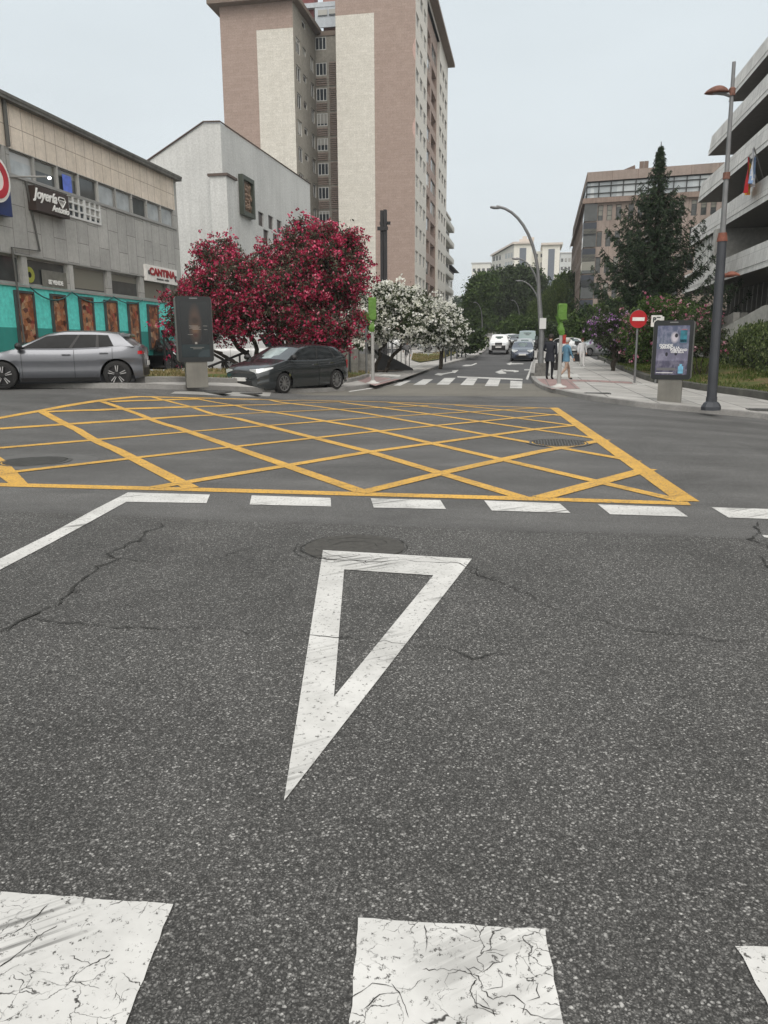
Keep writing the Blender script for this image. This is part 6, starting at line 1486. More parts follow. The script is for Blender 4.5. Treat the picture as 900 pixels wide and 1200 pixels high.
# ---- bollards, bin, barrier, parking sign
bv = [(535.5,420.5),(541,418.5),(545.5,416),(549.5,414.2),(522,424.5),(528.5,422.5)]
c0 = None
labs = ['dark bollard third from the crossing on the left kerb', 'dark bollard fourth from the crossing on the left kerb', 'dark bollard fifth from the crossing on the left kerb', 'dark bollard farthest in the row near the white flowering tree', 'dark bollard nearest the crossing on the left kerb', 'dark bollard second from the crossing on the left kerb']
for i, (x, y) in enumerate(bv):
    v, u, p = gpos(x, y)
    if c0 is None:
        c0 = T('bollard', labs[i], 'bollard', p, 0, 'bollards along the left kerb'); MB().tube([(0,0,0),(0,0,.86)], .055, 8).build('post', M_POLED, c0); MB().lathe([(.055,.86),(.062,.86),(.062,.90),(.03,.95),(0,.955)], 8).build('cap', M_POLE, c0); b_ = c0
    else: b_ = copy_tree(c0)
    b_.location = p; b_['label'] = labs[i]
for i, (x, y) in enumerate([(560,407),(567,405)]):
    v, u, p = gpos(x, y); b_ = copy_tree(c0); b_.location = p; b_['label'] = ['far bollard at the bend before the white pickup', 'farthest bollard left of the white pickup front'][i]
v, u, p = gpos(523.5, 417.5); t = T('litter_bin', 'dark cylindrical litter bin beside the smaller white tree and silver car', 'bin', p, 0)
MB().lathe([(.0,0),(.17,0),(.19,.1),(.21,.75),(0,.75)], 12).build('body', pm('dark_green_bin', (.02,.03,.03), .6), t); MB().lathe([(.22,.75),(.23,.80),(.12,.9),(0,.92)], 12).build('lid', pm('dark_green_bin', (.02,.03,.03)), t)
v, u, p = gpos(640, 404.5); t = T('parking_sign', 'small white sign on a thin post behind the street lamp and motorcycles', 'sign', p, 0); z = lambda a: AT(640, a, p.y).z-p.z; k_ = depth_at(p)/FPX
MB().tube([(0,0,0),(0,0,z(379))], .05, 6).build('pole', M_POLE, t); MB().box(-3.0*k_, -.2*k_, -.1, -.06, z(389), z(380)).box(.5*k_, 3.3*k_, -.1, -.06, z(388), z(379.5)).build('sign_plate', pm('plate_white', (.6,.62,.62), .5), t)
# yellowish low barrier
v, u, p = gpos(691, 415.3); t = T('low_barrier', 'low mustard railing along the verge behind the woman in white', 'railing', p, -AZ)
f = MB()
for i in range(6): f.tube([(i*1.25,0,0),(i*1.25,0,.62)], .035, 6)
f.build('posts', pm('mustard_rail', (.22,.19,.08), .7), t); f = MB(); f.box(-.1,6.6,-.05,.05,.46,.60).box(-.1,6.6,-.04,.04,.25,.31); f.build('rail', pm('mustard_rail', (.22,.19,.08)), t)
# utility cabinets behind the dark car
for x0, x1, y0, y1, py, lab, D in ((336.5, 357, 391, 440, 440, 'wide grey utility cabinet behind the dark hatchback roof', 33), (353.5, 363.5, 386.5, 440, 440, 'smaller grey box beside the wide cabinet, marked with a dark label', 34)):
    a = AT(x0, y1, D); b_ = AT(x1, y0, D); cxx = (a.x+b_.x)/2; v, u = VU((cxx, D)); h = H(v, u)+.12; w_ = b_.x-a.x; hh = b_.z-h
    t = T('utility_cabinet', lab, 'cabinet', (cxx, D, h), 0, None); MB().box(-w_/2, w_/2, -.2, .2, -.02, hh-.06).build('body', pm('cabinet_grey', (.33,.325,.30), .7, var=.1), t)
    MB().box(-w_/2-.04, w_/2+.04, -.25, .25, hh-.06, hh).build('lid', pm('cabinet_grey', (.33,.325,.30)), t); MB().box(-w_/2+.05, -w_/2+.08, -.215, -.2, .4, hh-.3).build('door_gap', M_FRD, t)
    if x0 > 340: MB().box(.02, .16, -.215, -.203, hh-.28, hh-.14).build('label', M_FRD, t)
    else: MB().box(w_/2-.3, w_/2-.2, -.215, -.203, hh-.28, hh-.12).build('label', pm('plate_white', (.6,.62,.62)), t)
# handrail, ramp, steps and wall left of the white tree
v, u, p = gpos(400, 434); y = p.y; sc = depth_at(p)/FPX
a0 = AT(399, 432, 36); t = T('concrete_planter', 'long grey concrete planter wall with a low bush above, behind the dark hatchback tail', 'planter', (a0.x, 36, .1), 0)
x1 = AT(419.5, 432, 36).x-a0.x; h1 = AT(410, 409, 36).z-.1
M_PW = pm('planter_concrete', (.25,.245,.225), .9, var=.2, fine=8, streak=.3)
MB().box(-1.6, x1, 0, .25, -.1, h1).box(x1-.25, x1, .25, 2.5, -.1, h1).box(-1.6, -1.35, .25, 2.5, -.1, h1).box(-1.35, x1-.25, .25, 2.5, -.1, h1-.1).build('wall', M_PW, t)
tag(MB().tube([(0,0,-.1),(0,0,1.15)], .05, 8).build('post', M_FRD, None, (AT(410, 432, 35.5).x, 35.5, .12)), 'short black post standing before the concrete planter wall', 'post')
crown('shrub', 'low grey green bush growing in the concrete planter', 'shrub', [(a0.x+.3, 37.2, .1+h1+.15, .7, .5, .3), (a0.x-.6, 37.2, .1+h1+.1, .6, .5, .25)], Vector((a0.x, 37.2, .1+h1-.1)), L_DK, .14, 12, 16, .2, None)
sx0 = AT(420, 430, 38).x; sx1 = AT(437, 430, 38).x
t = T('garden_steps', 'grey steps rising beside the concrete planter wall', 'steps', (sx0, 37, .1), 0); s = MB()
for i in range(6): s.box(0, sx1-sx0, i*.34, i*.34+.36, -.1, .16*(i+1))
s.build('steps', M_PW, t)
t = T('sloping_ramp', 'dark railed ramp sloping down to the right behind the white tree trunks', 'ramp', (AT(441, 430, 42).x, 42, .1), 0); L_ = AT(484, 430, 42).x-AT(441, 430, 42).x
MB().add([(0,0,-.1),(L_,0,-.1),(L_,0,.12),(0,0,1.15),(0,1.6,-.1),(L_,1.6,-.1),(L_,1.6,.12),(0,1.6,1.15)], [(0,1,2,3),(5,4,7,6),(3,2,6,7),(4,0,3,7),(1,5,6,2)]).build('ramp', pm('ramp_dark', (.05,.052,.055), .8), t)
f = MB(); f.tube([(0,0,1.95),(L_*.9,0,1.0)], .035, 6)
for i in range(9): s_ = i/8*.9; f.tube([(L_*s_,0,1.15-1.03*s_),(L_*s_,0,1.95-1.055*s_)], .02, 5)
f.build('railing', M_FRD, t)
# white advertising board behind the left corner
t = T('white_board', 'white printed board with black shapes leaning behind the left traffic light pole', 'board', (AT(438, 412, 40).x, 40, .1), 0); wz = AT(437, 391, 40).z-.1; k_ = 40/FPX
MB().box(-10*k_, 8*k_, 0, .05, .7, wz).build('panel', pm('board_white', (.55,.56,.56), .6), t); q = MB()
q.lathe([(0,-.012),(.30,-.012),(.30,0)], 20, 0, (.12, 0, wz-.5), 'y').build('disc', pm('disc_white', (.8,.8,.8), .5), t); 
MB().lathe([(0,-.02),(.07,-.02),(.07,-.013)], 14, 0, (.16, 0, wz-.45), 'y').build('dot', M_FRD, t)
for i in range(4): MB().box(-10*k_+.02, -3*k_, -.03, -.005, .9+i*.38, .94+i*.38).build('black_line', M_FRD, t)
MB().tube([(-.1,-.01,1.2),(.1,-.01,1.05),(.34,-.01,.8)], .06, 5).build('swoosh', M_FRD, t)
# black railings beside the left poster panel
def rail(a, b, D, lab, posts=3):
    A_, B_ = AT(*a, D), AT(*b, D); v, u = VU(A_); z0 = H(v, u)+.1; t = T('handrail', lab, 'handrail', (A_.x, D, z0), 0)
    f = MB(); f.tube([(0,0,A_.z-z0),(B_.x-A_.x,0,B_.z-z0)], .05, 6); f.tube([(0,0,A_.z-z0-.35),(B_.x-A_.x,0,B_.z-z0-.35)], .035, 6); f.build('rail', pm('black_rail', (.015,.015,.016), .5), t)
    for i in range(posts):
        s_ = (i+.3)/posts; zz = (A_.z*(1-s_)+B_.z*s_)-z0; MB().tube([((B_.x-A_.x)*s_,0,-.1),((B_.x-A_.x)*s_,0,zz)], .04, 6).build('post', pm('black_rail', (.015,.015,.016)), t)
rail((189, 387), (217, 429), 31, 'black sloping handrail left of the dark poster panel')
rail((244, 430), (292, 411), 30, 'black sloping handrail right of the dark poster panel')
# ------------------------------------------------------------ cars
def carpaint(name, col, metal=.6, rough=.28):
    if name in MATS: return MATS[name]
    m, n, b = newmat(name); co = N(n, 'TexCoord').outputs['Object']
    c = mixc(n, ramp(n, noise(n, co, 2.5, 5, .7), [(.4, 0.0), (.8, .25)]), col, tuple(x*.6+.02 for x in col))
    n.links.new(c, b.inputs['Base Color']); b.inputs['Metallic'].default_value = metal; b.inputs['Roughness'].default_value = rough
    b.inputs['Coat Weight'].default_value = .8; b.inputs['Coat Roughness'].default_value = .06; MATS[name] = m; return m
M_TYRE = pm('tyre_rubber', (.018, .018, .018), .85); M_BLK = pm('black_plastic', (.018, .018, .019), .55); M_WELL = pm('wheel_well', (.006, .006, .006), .95)
M_RIM = pm('alloy_rim', (.50, .50, .51), .3, .8, var=.05); M_RIMD = pm('black_rim', (.02, .02, .021), .35, .3)
def cglass(name, col, rough=.06, spec=.22):
    if name in MATS: return MATS[name]
    m, n, b = newmat(name); co = N(n, 'TexCoord').outputs['Object']; c = ramp(n, noise(n, co, 2.2, 3, .6), [(.35, tuple(x*.6 for x in col)), (.65, tuple(x*1.4 for x in col))])
    n.links.new(c, b.inputs['Base Color']); b.inputs['Roughness'].default_value = rough; b.inputs['Specular IOR Level'].default_value = spec; b.inputs['Coat Weight'].default_value = .0; MATS[name] = m; return m
CG = cglass('car_glass', (.022, .025, .027)); CGW = cglass('windscreen_glass', (.10, .125, .125)); M_LAMP = pm('headlight_lens', (.75, .78, .80), .12, .2, var=.2, scale=14)
M_TAIL = pm('tail_light_red', (.40, .01, .015), .2, var=.2); M_PLATE = pm('number_plate', (.72, .72, .70), .5, var=.03); M_CHR = pm('chrome', (.6, .6, .62), .15, 1.0, var=.05)
def sint(x, pts):
    """smooth interpolation through control points"""
    xs = [p[0] for p in pts]; ys = [p[1] for p in pts]
    if x <= xs[0]: return ys[0]
    if x >= xs[-1]: return ys[-1]
    i = bisect.bisect_right(xs, x)-1; h = xs[i+1]-xs[i]; t = (x-xs[i])/h
    def slope(k):
        if k <= 0: return (ys[1]-ys[0])/(xs[1]-xs[0])
        if k >= len(xs)-1: return (ys[-1]-ys[-2])/(xs[-1]-xs[-2])
        a, b = (ys[k]-ys[k-1])/(xs[k]-xs[k-1]), (ys[k+1]-ys[k])/(xs[k+1]-xs[k]); return 0 if a*b <= 0 else 2*a*b/(a+b)
    m0, m1 = slope(i)*h, slope(i+1)*h
    return (2*t**3-3*t*t+1)*ys[i]+(t**3-2*t*t+t)*m0+(-2*t**3+3*t*t)*ys[i+1]+(t**3-t*t)*m1
def car(name, label, cat, loc, rz, L=4.3, Wd=1.8, Hh=1.45, FO=.87, WB=2.65, wr=.33, top=None, roof=None, gh=None, paint=None, clad=None, rim='alloy', glass=CG, ws=CGW,
        front='hatch', group=None, detail=2, sill=.20, spoiler=False, lampy=(.62,.80), tailx=.5, tail=(.60,.92), doors=None, glassspan=(.05,.95), chrome=False, pillars=(.5,), handles=True, van=False):
    t = T(name, label, cat, loc, rz, group); st = 110 if detail > 1 else 60
    xf, xr = FO, FO+WB; Ra = wr+.055; xA, xa, xb, xB = gh
    zt = lambda x: sint(x, top)
    def hw(x):
        f = max(0, 1-x/.75); r = max(0, 1-(L-x)/.60); return Wd/2*(1-.30*f**2.4-.17*r**2.2)
    def zb(x):
        z = sill+.03*max(0, 1-x/.4)+.09*max(0, 1-(L-x)/.35)
        for c in (xf, xr):
            if abs(x-c) < Ra: z = max(z, wr+sqrt(Ra*Ra-(x-c)**2)-.01)
        return z
    def prof(z, x):
        h = (z-sill)/max(.1, zt(x)-sill)
        return 1-.05*max(0, 1-h/.3)**2-.085*max(0, (h-.62)/.38)**2-.012*sin(min(1, max(0, (h-.3)/.35))*pi)
    def side(x, z, s, off=0.0): return (L/2-x, s*(hw(x)*prof(z, x)+off), z)
    xs = sorted(set([0, .03, .08, .15, .24, .35]+[L*i/st for i in range(1, st)]+[L-.3, L-.18, L-.1, L-.05, L-.02, L]+[c+Ra*cos(pi*k/16) for c in (xf, xr) for k in range(17)]))
    TT = [0, .06, .14, .24, .36, .48, .6, .7, .78, .86, .92, .97, 1.0]; TY = [.95, .86, .7, .45, .2, 0]
    body = MB(); vs = []
    for x in xs:
        z0, z1 = zb(x), zt(x); row = []
        for s in (1, -1):
            r = [side(x, z0+(z1-z0)*q, s) for q in TT]; we = abs(r[-1][1]); r += [(L/2-x, s*we*q, z1+.055*(1-q*q)*min(1, .35+x)) for q in TY]; row.append(r if s > 0 else r[::-1][1:])
        vs.append(row[0]+row[1])
    n = len(vs[0]); body.add([p for r in vs for p in r], [(i*n+j, i*n+j+1, (i+1)*n+j+1, (i+1)*n+j) for i in range(len(xs)-1) for j in range(n-1)])
    # bulging nose and tail closing the shell
    def endcap(x, sgn, bulge):
        g = 10; rows = []; z0, z1 = zb(x), zt(x); N_ = 12
        for i in range(N_+1):
            z = z0+(z1-z0)*i/N_; w_ = hw(x)*prof(z, x); b_ = bulge*sin(pi*min(1, .12+.80*i/N_))
            rows.append([(L/2-x+sgn*b_*(1-(2*j/g-1)**2)**.8, w_*(1-2*j/g), z+(.055*(1-(2*j/g-1)**2)*min(1, .35+x) if i == N_ else 0)) for j in range(g+1)])
        f = [(i*(g+1)+j, (i+1)*(g+1)+j, (i+1)*(g+1)+j+1, i*(g+1)+j+1) for i in range(N_) for j in range(g)]
        if sgn > 0: f = [q[::-1] for q in f]
        return [p for r in rows for p in r], f
    fb, rb = .10, .05
    for x, sg, bu in ((0, 1, fb), (L, -1, rb)): a, f = endcap(x, sg, bu); body.add(a, f)
    def F(y, z, off=0.0):    # point on the nose
        w_ = hw(0)*prof(z, 0); i = (z-zb(0))/(zt(0)-zb(0)); q = max(0, 1-(y/w_)**2); return (L/2+fb*sin(pi*min(1, .12+.80*i))*q**.8+off, y, z)
    def Rr(y, z, off=0.0):
        w_ = hw(L)*prof(z, L); i = (z-zb(L))/(zt(L)-zb(L)); q = max(0, 1-(y/w_)**2); return (-L/2-rb*sin(pi*min(1, .12+.80*i))*q**.8-off, y, z)
    # cabin
    yb = lambda x: hw(min(max(x, .9), L-.5))*.925-.005; zr = lambda x: sint(x, roof)
    def cab(s_, q, sg, off=0.0):
        xb_ = xA+(xB-xA)*s_; xt = xa+(xb-xa)*s_; z0 = zt(xb_)-.02; z1 = zr(xt)-.05; y0 = yb(xb_); y1 = y0*.80 if not van else y0*.93
        z = z0+(z1-z0)*q; y = y0+(y1-y0)*(q**1.25); return (L/2-(xb_+(xt-xb_)*q), sg*(y+off), z)
    SS = [i/22 for i in range(23)]; QQ = [i/8 for i in range(9)]
    for sg in (1, -1):
        a = [cab(s_, q, sg) for s_ in SS for q in QQ]; m_ = len(QQ); f = [(i*m_+j, (i+1)*m_+j, (i+1)*m_+j+1, i*m_+j+1) for i in range(len(SS)-1) for j in range(m_-1)]
        body.add(a, f if sg > 0 else [q[::-1] for q in f])
    YY = [i/8*2-1 for i in range(9)]; a = []
    for s_ in SS:
        xt = xa+(xb-xa)*s_; e = cab(s_, 1, 1); z1 = zr(xt)
        for y in YY: a.append((e[0], y*e[1], e[2]+(z1-e[2])*(1-abs(y)**3)))
    body.add(a, [(i*9+j, (i+1)*9+j, (i+1)*9+j+1, i*9+j+1) for i in range(22) for j in range(8)][::1])
    def screen(fr, off=0.0, q0=0, q1=1, yk=1.0, bl=.16):
        s_ = 0 if fr else 1; sg = 1 if fr else -1; a = []
        for i in range(9):
            q = q0+(q1-q0)*i/8; e = cab(s_, q, 1); et = cab(s_, 1, 1); xt = xa if fr else xb
            for y in YY:
                bz = (zr(xt)-et[2])*(1-abs(y)**3)*q; a.append((e[0]+sg*(bl*(1-y*y)*(1-q*.7)*yk+off), y*e[1]*yk, e[2]+bz+off*.6))
        f = [(i*9+j, i*9+j+1, (i+1)*9+j+1, (i+1)*9+j) for i in range(8) for j in range(8)]
        return a, (f if fr else [q[::-1] for q in f])
    for fr in (True, False): a, f = screen(fr); body.add(a, f)
    body.box(-L/2+.25, L/2-.25, -Wd/2*.8, Wd/2*.8, sill-.05, sill+.12)
    # shell kept clear of the wheel wells by separate dark liners
    body.build('body', paint, t, smooth='all')
    for c in (xf, xr):
        for sg in (1, -1):
            wl = MB(); pts = [(L/2-c+Ra*cos(pi*k/14), sg*Wd/2*.9, wr+Ra*sin(pi*k/14)) for k in range(15)]; p2 = [(x, sg*Wd/2*.35, z) for x, _, z in pts]
            wl.add(pts+p2, [(k, k+1, 16+k, 15+k) for k in range(14)]+[tuple(range(15, 30))])
            wl.build('wheel_arch', M_WELL, t)
    def patch(nm, fn, u0, u1, w0, w1, nu, nw, mat, par=t):
        g = MB(); a = [fn(u0+(u1-u0)*i/nu, w0+(w1-w0)*j/nw) for i in range(nu+1) for j in range(nw+1)]
        g.add(a, [(i*(nw+1)+j, (i+1)*(nw+1)+j, (i+1)*(nw+1)+j+1, i*(nw+1)+j+1) for i in range(nu) for j in range(nw)]); return g.build(nm, mat, par, smooth='all')
    g0, g1 = glassspan
    for sg in (1, -1):
        if van: ranges = [(g0, g1)]
        else: ranges = [(g0, g1)]
        for a, b_ in ranges:
            def slim(s_, q, sg=sg): # glass narrows towards the front bottom corner and the tail
                q = .10+.76*q; return cab(s_, q*(1-.0*s_), sg, .006)
            o = patch('side_window', slim, a, b_, 0, 1, 14, 6, glass)
            for pl in pillars: patch('pillar', lambda s_, q, sg=sg: cab(s_, .10+.76*q, sg, .010), pl-.014, pl+.014, 0, 1, 2, 4, M_BLK, o)
            if chrome: patch('chrome_strip', lambda s_, q, sg=sg: cab(s_, .075+.03*q, sg, .012), a, b_, 0, 1, 12, 1, M_CHR, o)
    a, f = screen(True, .006, .09, .92, .90); MB().add(a, f).build('windscreen', ws, t, smooth='all')
    a, f = screen(False, .006, .16, .86, .84); MB().add(a, f).build('rear_window', glass, t, smooth='all')
    # lower cladding, seams, handles, mirrors
    for sg in (1, -1):
        if clad: patch('sill_trim', lambda x, q, sg=sg: side(x, zb(x)+.09*q, sg, .006), xf+Ra+.02, xr-Ra-.02, 0, 1, 20, 1, clad)
        for dx in (doors or (xA+.25, (xA+xB)/2+.02, xr-Ra*.2)):
            patch('door_seam', lambda x, q, sg=sg, dx=dx: side(dx+(x-dx)+(.10*(1-q) if dx > xr-.7 else 0)*-1*0, zb(dx)+(zt(dx)-.02-zb(dx))*q, sg, .004), dx-.006, dx+.006, 0.02, 1, 1, 10, M_BLK)
        if handles and detail > 1:
            for dx in ((xA+xB)/2-.16, xr-.28): z_ = zt(dx)-.13; p = side(dx, z_, sg, .018); MB().cbox(p, (.20, .03, .028)).build('door_handle', paint if not chrome else M_CHR, t)
        p = cab(.07, .06, sg, .02); mm = MB(); mm.lathe([(0,-.10),(.075,-.08),(.09,0),(.07,.08),(0,.10)], 10, 0, (p[0]+.02, p[1]+sg*.12, p[2]+.07), 'y'); mm.V = [(v_[0]*1, v_[1], v_[2]) for v_ in mm.V]
        mm.tube([(p[0]+.02, p[1]-.02*sg, p[2]+.02), (p[0]+.02, p[1]+sg*.08, p[2]+.05)], .02, 6); mm.build('wing_mirror', M_BLK if rim != 'body' else paint, t, smooth='all')
        # lights wrap round the corners
        z0, z1 = lampy
        patch('headlight', lambda x, q, sg=sg: side(x, z1-(z1-z0)*(1-q)*(1-1.5*x)+.12*x, sg, .006), .0, .48, 0, 1, 8, 4, M_LAMP)
        patch('headlight', lambda y, q, sg=sg: F(sg*y, z1-(z1-z0)*(1-q)*(.35+.65*(y/hw(0)-.55)/.42), .007), hw(0)*.56, hw(0)*.97, 0.05, .95, 6, 4, M_LAMP)
        z2, z3 = tail; patch('tail_light', lambda x, q, sg=sg: side(L-x, z2+(z3-z2)*q, sg, .007), .0, tailx, 0, 1, 6, 4, M_TAIL)
        patch('tail_light', lambda y, q, sg=sg: Rr(sg*y, z2+(z3-z2)*q, .008), hw(L)*.66, hw(L)*.98, .05, .95, 5, 4, M_TAIL)
    h0 = zt(0); patch('grille', lambda y, q: F(y, sill+.30+(h0-sill-.38)*q*.9, .008), -hw(0)*.56, hw(0)*.56, 0.05, .98, 12, 4, M_BLK)
    patch('lower_intake', lambda y, q: F(y, sill+.06+.17*q, .008), -hw(0)*.72, hw(0)*.72, 0, 1, 12, 3, M_BLK)
    if clad and lampy[0] > .7: patch('front_bumper', lambda y, q: F(y, sill+.02+.40*q, .012), -hw(0)*.97, hw(0)*.97, 0, 1, 12, 3, M_BLK); patch('grille', lambda y, q: F(y, sill+.44+.22*q, .012), -hw(0)*.5, hw(0)*.5, 0, 1, 12, 3, M_BLK)
    if chrome: patch('chrome_grille_bar', lambda y, q: F(y, h0-.13+.035*q-.02*abs(y), .016), -hw(0)*.5, hw(0)*.5, 0, 1, 12, 1, M_CHR); patch('chrome_grille_bar', lambda y, q: F(y, h0-.19+.03*q-.02*abs(y), .016), -hw(0)*.5, hw(0)*.5, 0, 1, 12, 1, M_CHR)
    p = F(0, sill+.27, .02); MB().box(p[0]-.01, p[0]+.004, -.26, .26, p[2]-.055, p[2]+.055).build('number_plate', M_PLATE, t)
    p = Rr(0, sill+.42, .02); MB().box(p[0]-.004, p[0]+.01, -.26, .26, p[2]-.055, p[2]+.055).build('number_plate', M_PLATE, t)
    patch('rear_bumper_trim', lambda y, q: Rr(y, zb(L)+.02+.20*q, .008), -hw(L)*.85, hw(L)*.85, 0, 1, 10, 2, M_BLK)
    if spoiler:
        e = cab(1, 1, 1); m_ = MB(); a = []
        for y in YY: z_ = zr(xb)-.0-(.05*abs(y)**3); a += [(e[0]+.12, y*e[1]*.97, z_+.005), (e[0]-.26, y*e[1]*.93, z_-.035), (e[0]-.24, y*e[1]*.93, z_-.065), (e[0]+.02, y*e[1]*.96, z_-.06)]
        m_.add(a, [(i*4+j, i*4+(j+1)%4, i*4+4+(j+1)%4, i*4+4+j) for i in range(8) for j in range(4)]+[(0,1,2,3),(35,34,33,32)]); m_.build('roof_spoiler', paint, t)
        MB().tube([(e[0]+.35, 0, zr(xb)), (e[0]+.2, 0, zr(xb)+.14)], .012, 5).build('aerial', M_BLK, t)
    # wheels
    ns = {'alloy': 10, 'star': 5, 'cap': 8, 'body': 8}[rim]
    for c in (xf, xr):
        for sg in (1, -1):
            w_ = MB(); tw = .105; w_.lathe([(wr*.66, -tw*.9), (wr*.93, -tw), (wr*.99, -tw*.6), (wr, 0), (wr*.99, tw*.6), (wr*.93, tw), (wr*.66, tw*.9)], 32, 0, (0,0,0), 'y')
            ty = w_.build('wheel', M_TYRE, t, (L/2-c, sg*(Wd/2-.125), wr), smooth='all')
            r_ = MB(); r_.lathe([(wr*.70, sg*tw*.55), (wr*.70, sg*tw*.98), (wr*.655, sg*tw*.99), (wr*.64, sg*tw*.4)], 32, 0, (0,0,0), 'y')
            for k in range(ns):
                a = 2*pi*k/ns; wd = (.055 if ns == 10 else .085); 
                for d_ in ((-1, 1) if rim == 'star' else (0,)):
                    a2 = a+.3+d_*.16 if rim == 'star' else a; ca, sa = cos(a2), sin(a2); px_, pz_ = -sin(a), cos(a); ww = wd*.5*(.55 if rim == 'star' else 1)
                    y0, y1 = sg*tw*.80, sg*tw*.95; pts = []
                    for rr, kk in ((wr*.10, .8), (wr*.67, 1.0)):
                        for y_ in (y0, y1):
                            for e in (-1, 1): pts.append((ca*rr+px_*ww*e*kk, y_, sa*rr+pz_*ww*e*kk))
                    r_.add(pts, [(2,3,7,6),(3,2,6,7),(0,4,5,1),(0,2,6,4),(1,5,7,3)])
            r_.lathe([(0, sg*tw*1.0), (wr*.16, sg*tw*.97), (wr*.17, sg*tw*.7)], 14, 0, (0,0,0), 'y')
            r_.build('rim', M_RIM if rim != 'star' else [M_RIMD], ty, smooth=False)
            if rim == 'star':
                e_ = MB()
                for k in range(5):
                    for d_ in (-1, 1):
                        a = 2*pi*k/5+.3+d_*.19; a3 = a-d_*.05; e_.add([(cos(a)*wr*.20-sin(a)*q, sg*tw*1.0, sin(a)*wr*.20+cos(a)*q) for q in (-.008, .008)]+[(cos(a3)*wr*.64-sin(a3)*q, sg*tw*1.0, sin(a3)*wr*.64+cos(a3)*q) for q in (.013, -.013)], [(0,1,2,3),(3,2,1,0)])
                e_.build('rim_inlay', pm('bright_inlay', (.7,.7,.7), .3, .3), ty)
            d_ = MB(); d_.lathe([(0, sg*tw*.45), (wr*.66, sg*tw*.45)], 24, 0, (0,0,0), 'y'); d_.build('brake_disc', M_RIMD, ty)
    return t
HT = [(0,.60),(.10,.70),(.35,.80),(.8,.90),(1.15,.985),(2.2,.965),(3.4,1.0),(4.0,1.04),(4.25,1.02),(4.3,.96)]
HR = [(1.6,1.22),(1.95,1.385),(2.4,1.445),(2.9,1.45),(3.5,1.40),(4.0,1.30)]
def between(a, b):      # contact points of the near wheels (front, rear), world
    m = (a+b)*.5; return m, atan2((a-b).y, (a-b).x), (a-b).length
def place(a_px, b_px, WB, FO, L, Wd, side_, rz=None):
    """a: front near wheel contact, b: rear near wheel contact; side_ +1 when the left flank faces the camera"""
    va, ua = G(*a_px); vb, ub = G(*b_px); a, b = W(va, ua, 0), W(vb, ub, 0); m, h, d = between(a, b); print('car', 'wheelbase seen', round(d, 2), 'depth', round(m.y, 2), 'heading', round(math.degrees(h)))
    h = h if rz is None else rz; fx = Vector((cos(h), sin(h), 0)); lf = Vector((-sin(h), cos(h), 0))
    off = (FO+WB/2)-L/2       # wheel centre behind body centre
    c = m+fx*off-lf*side_*(Wd/2-.12); v, u = VU(c); c.z = (H(va, ua)+H(vb, ub))/2; return c, h
# silver hatchback at the left edge
Ls = 4.20; c, h = place((11, 454.6), (139, 457.0), 2.68, .90, Ls, 1.85, 1, radians(191))
silver = carpaint('metallic_silver_grey', (.125, .132, .148), .65, .3)
car('parked_car', 'metallic silver hatchback with black wheels waiting in front of the turquoise wall', 'car', c, h, Ls, 1.85, 1.44, .90, 2.68, .345,
    [(0,.62),(.1,.72),(.4,.82),(.9,.90),(1.25,.97),(2.2,.965),(3.3,1.0),(3.85,1.05),(4.12,1.03),(4.20,.97)], [(1.6,1.2),(2.0,1.37),(2.5,1.435),(3.0,1.43),(3.6,1.385),(4.0,1.33)], (1.12, 1.98, 3.66, 4.02),
    silver, M_BLK, 'star', cglass('dark_car_glass', (.006,.007,.008), .12, .12), CGW, group='hatchbacks on the cross road', spoiler=True, lampy=(.60,.72), tail=(.84,.92), tailx=.10, glassspan=(.05,.84), pillars=(.47,.70), sill=.19)
# dark hatchback turning
Ld = 4.33; c, h = place((325, 460.5), (397.5, 458.0), 2.61, .93, Ld, 1.79, 1)
car('parked_car', 'dark grey hatchback with lit headlight turning beside the crimson tree', 'car', c, h, Ld, 1.79, 1.49, .93, 2.61, .325,
    [(0,.62),(.08,.72),(.35,.84),(.85,.945),(1.2,1.01),(2.2,.985),(3.3,1.02),(3.95,1.08),(4.22,1.06),(4.33,.98)], [(1.5,1.25),(1.9,1.41),(2.35,1.485),(2.8,1.49),(3.4,1.46),(3.9,1.40)], (1.05, 1.86, 3.66, 4.12),
    carpaint('dark_grey_paint', (.055, .062, .066), .55, .22), None, 'alloy', CG, cglass('bright_windscreen', (.26,.31,.31), .1), group='hatchbacks on the cross road', spoiler=True, lampy=(.64,.76), tail=(.70,.98), tailx=.20, glassspan=(.04,.93), pillars=(.48,.80), chrome=True)
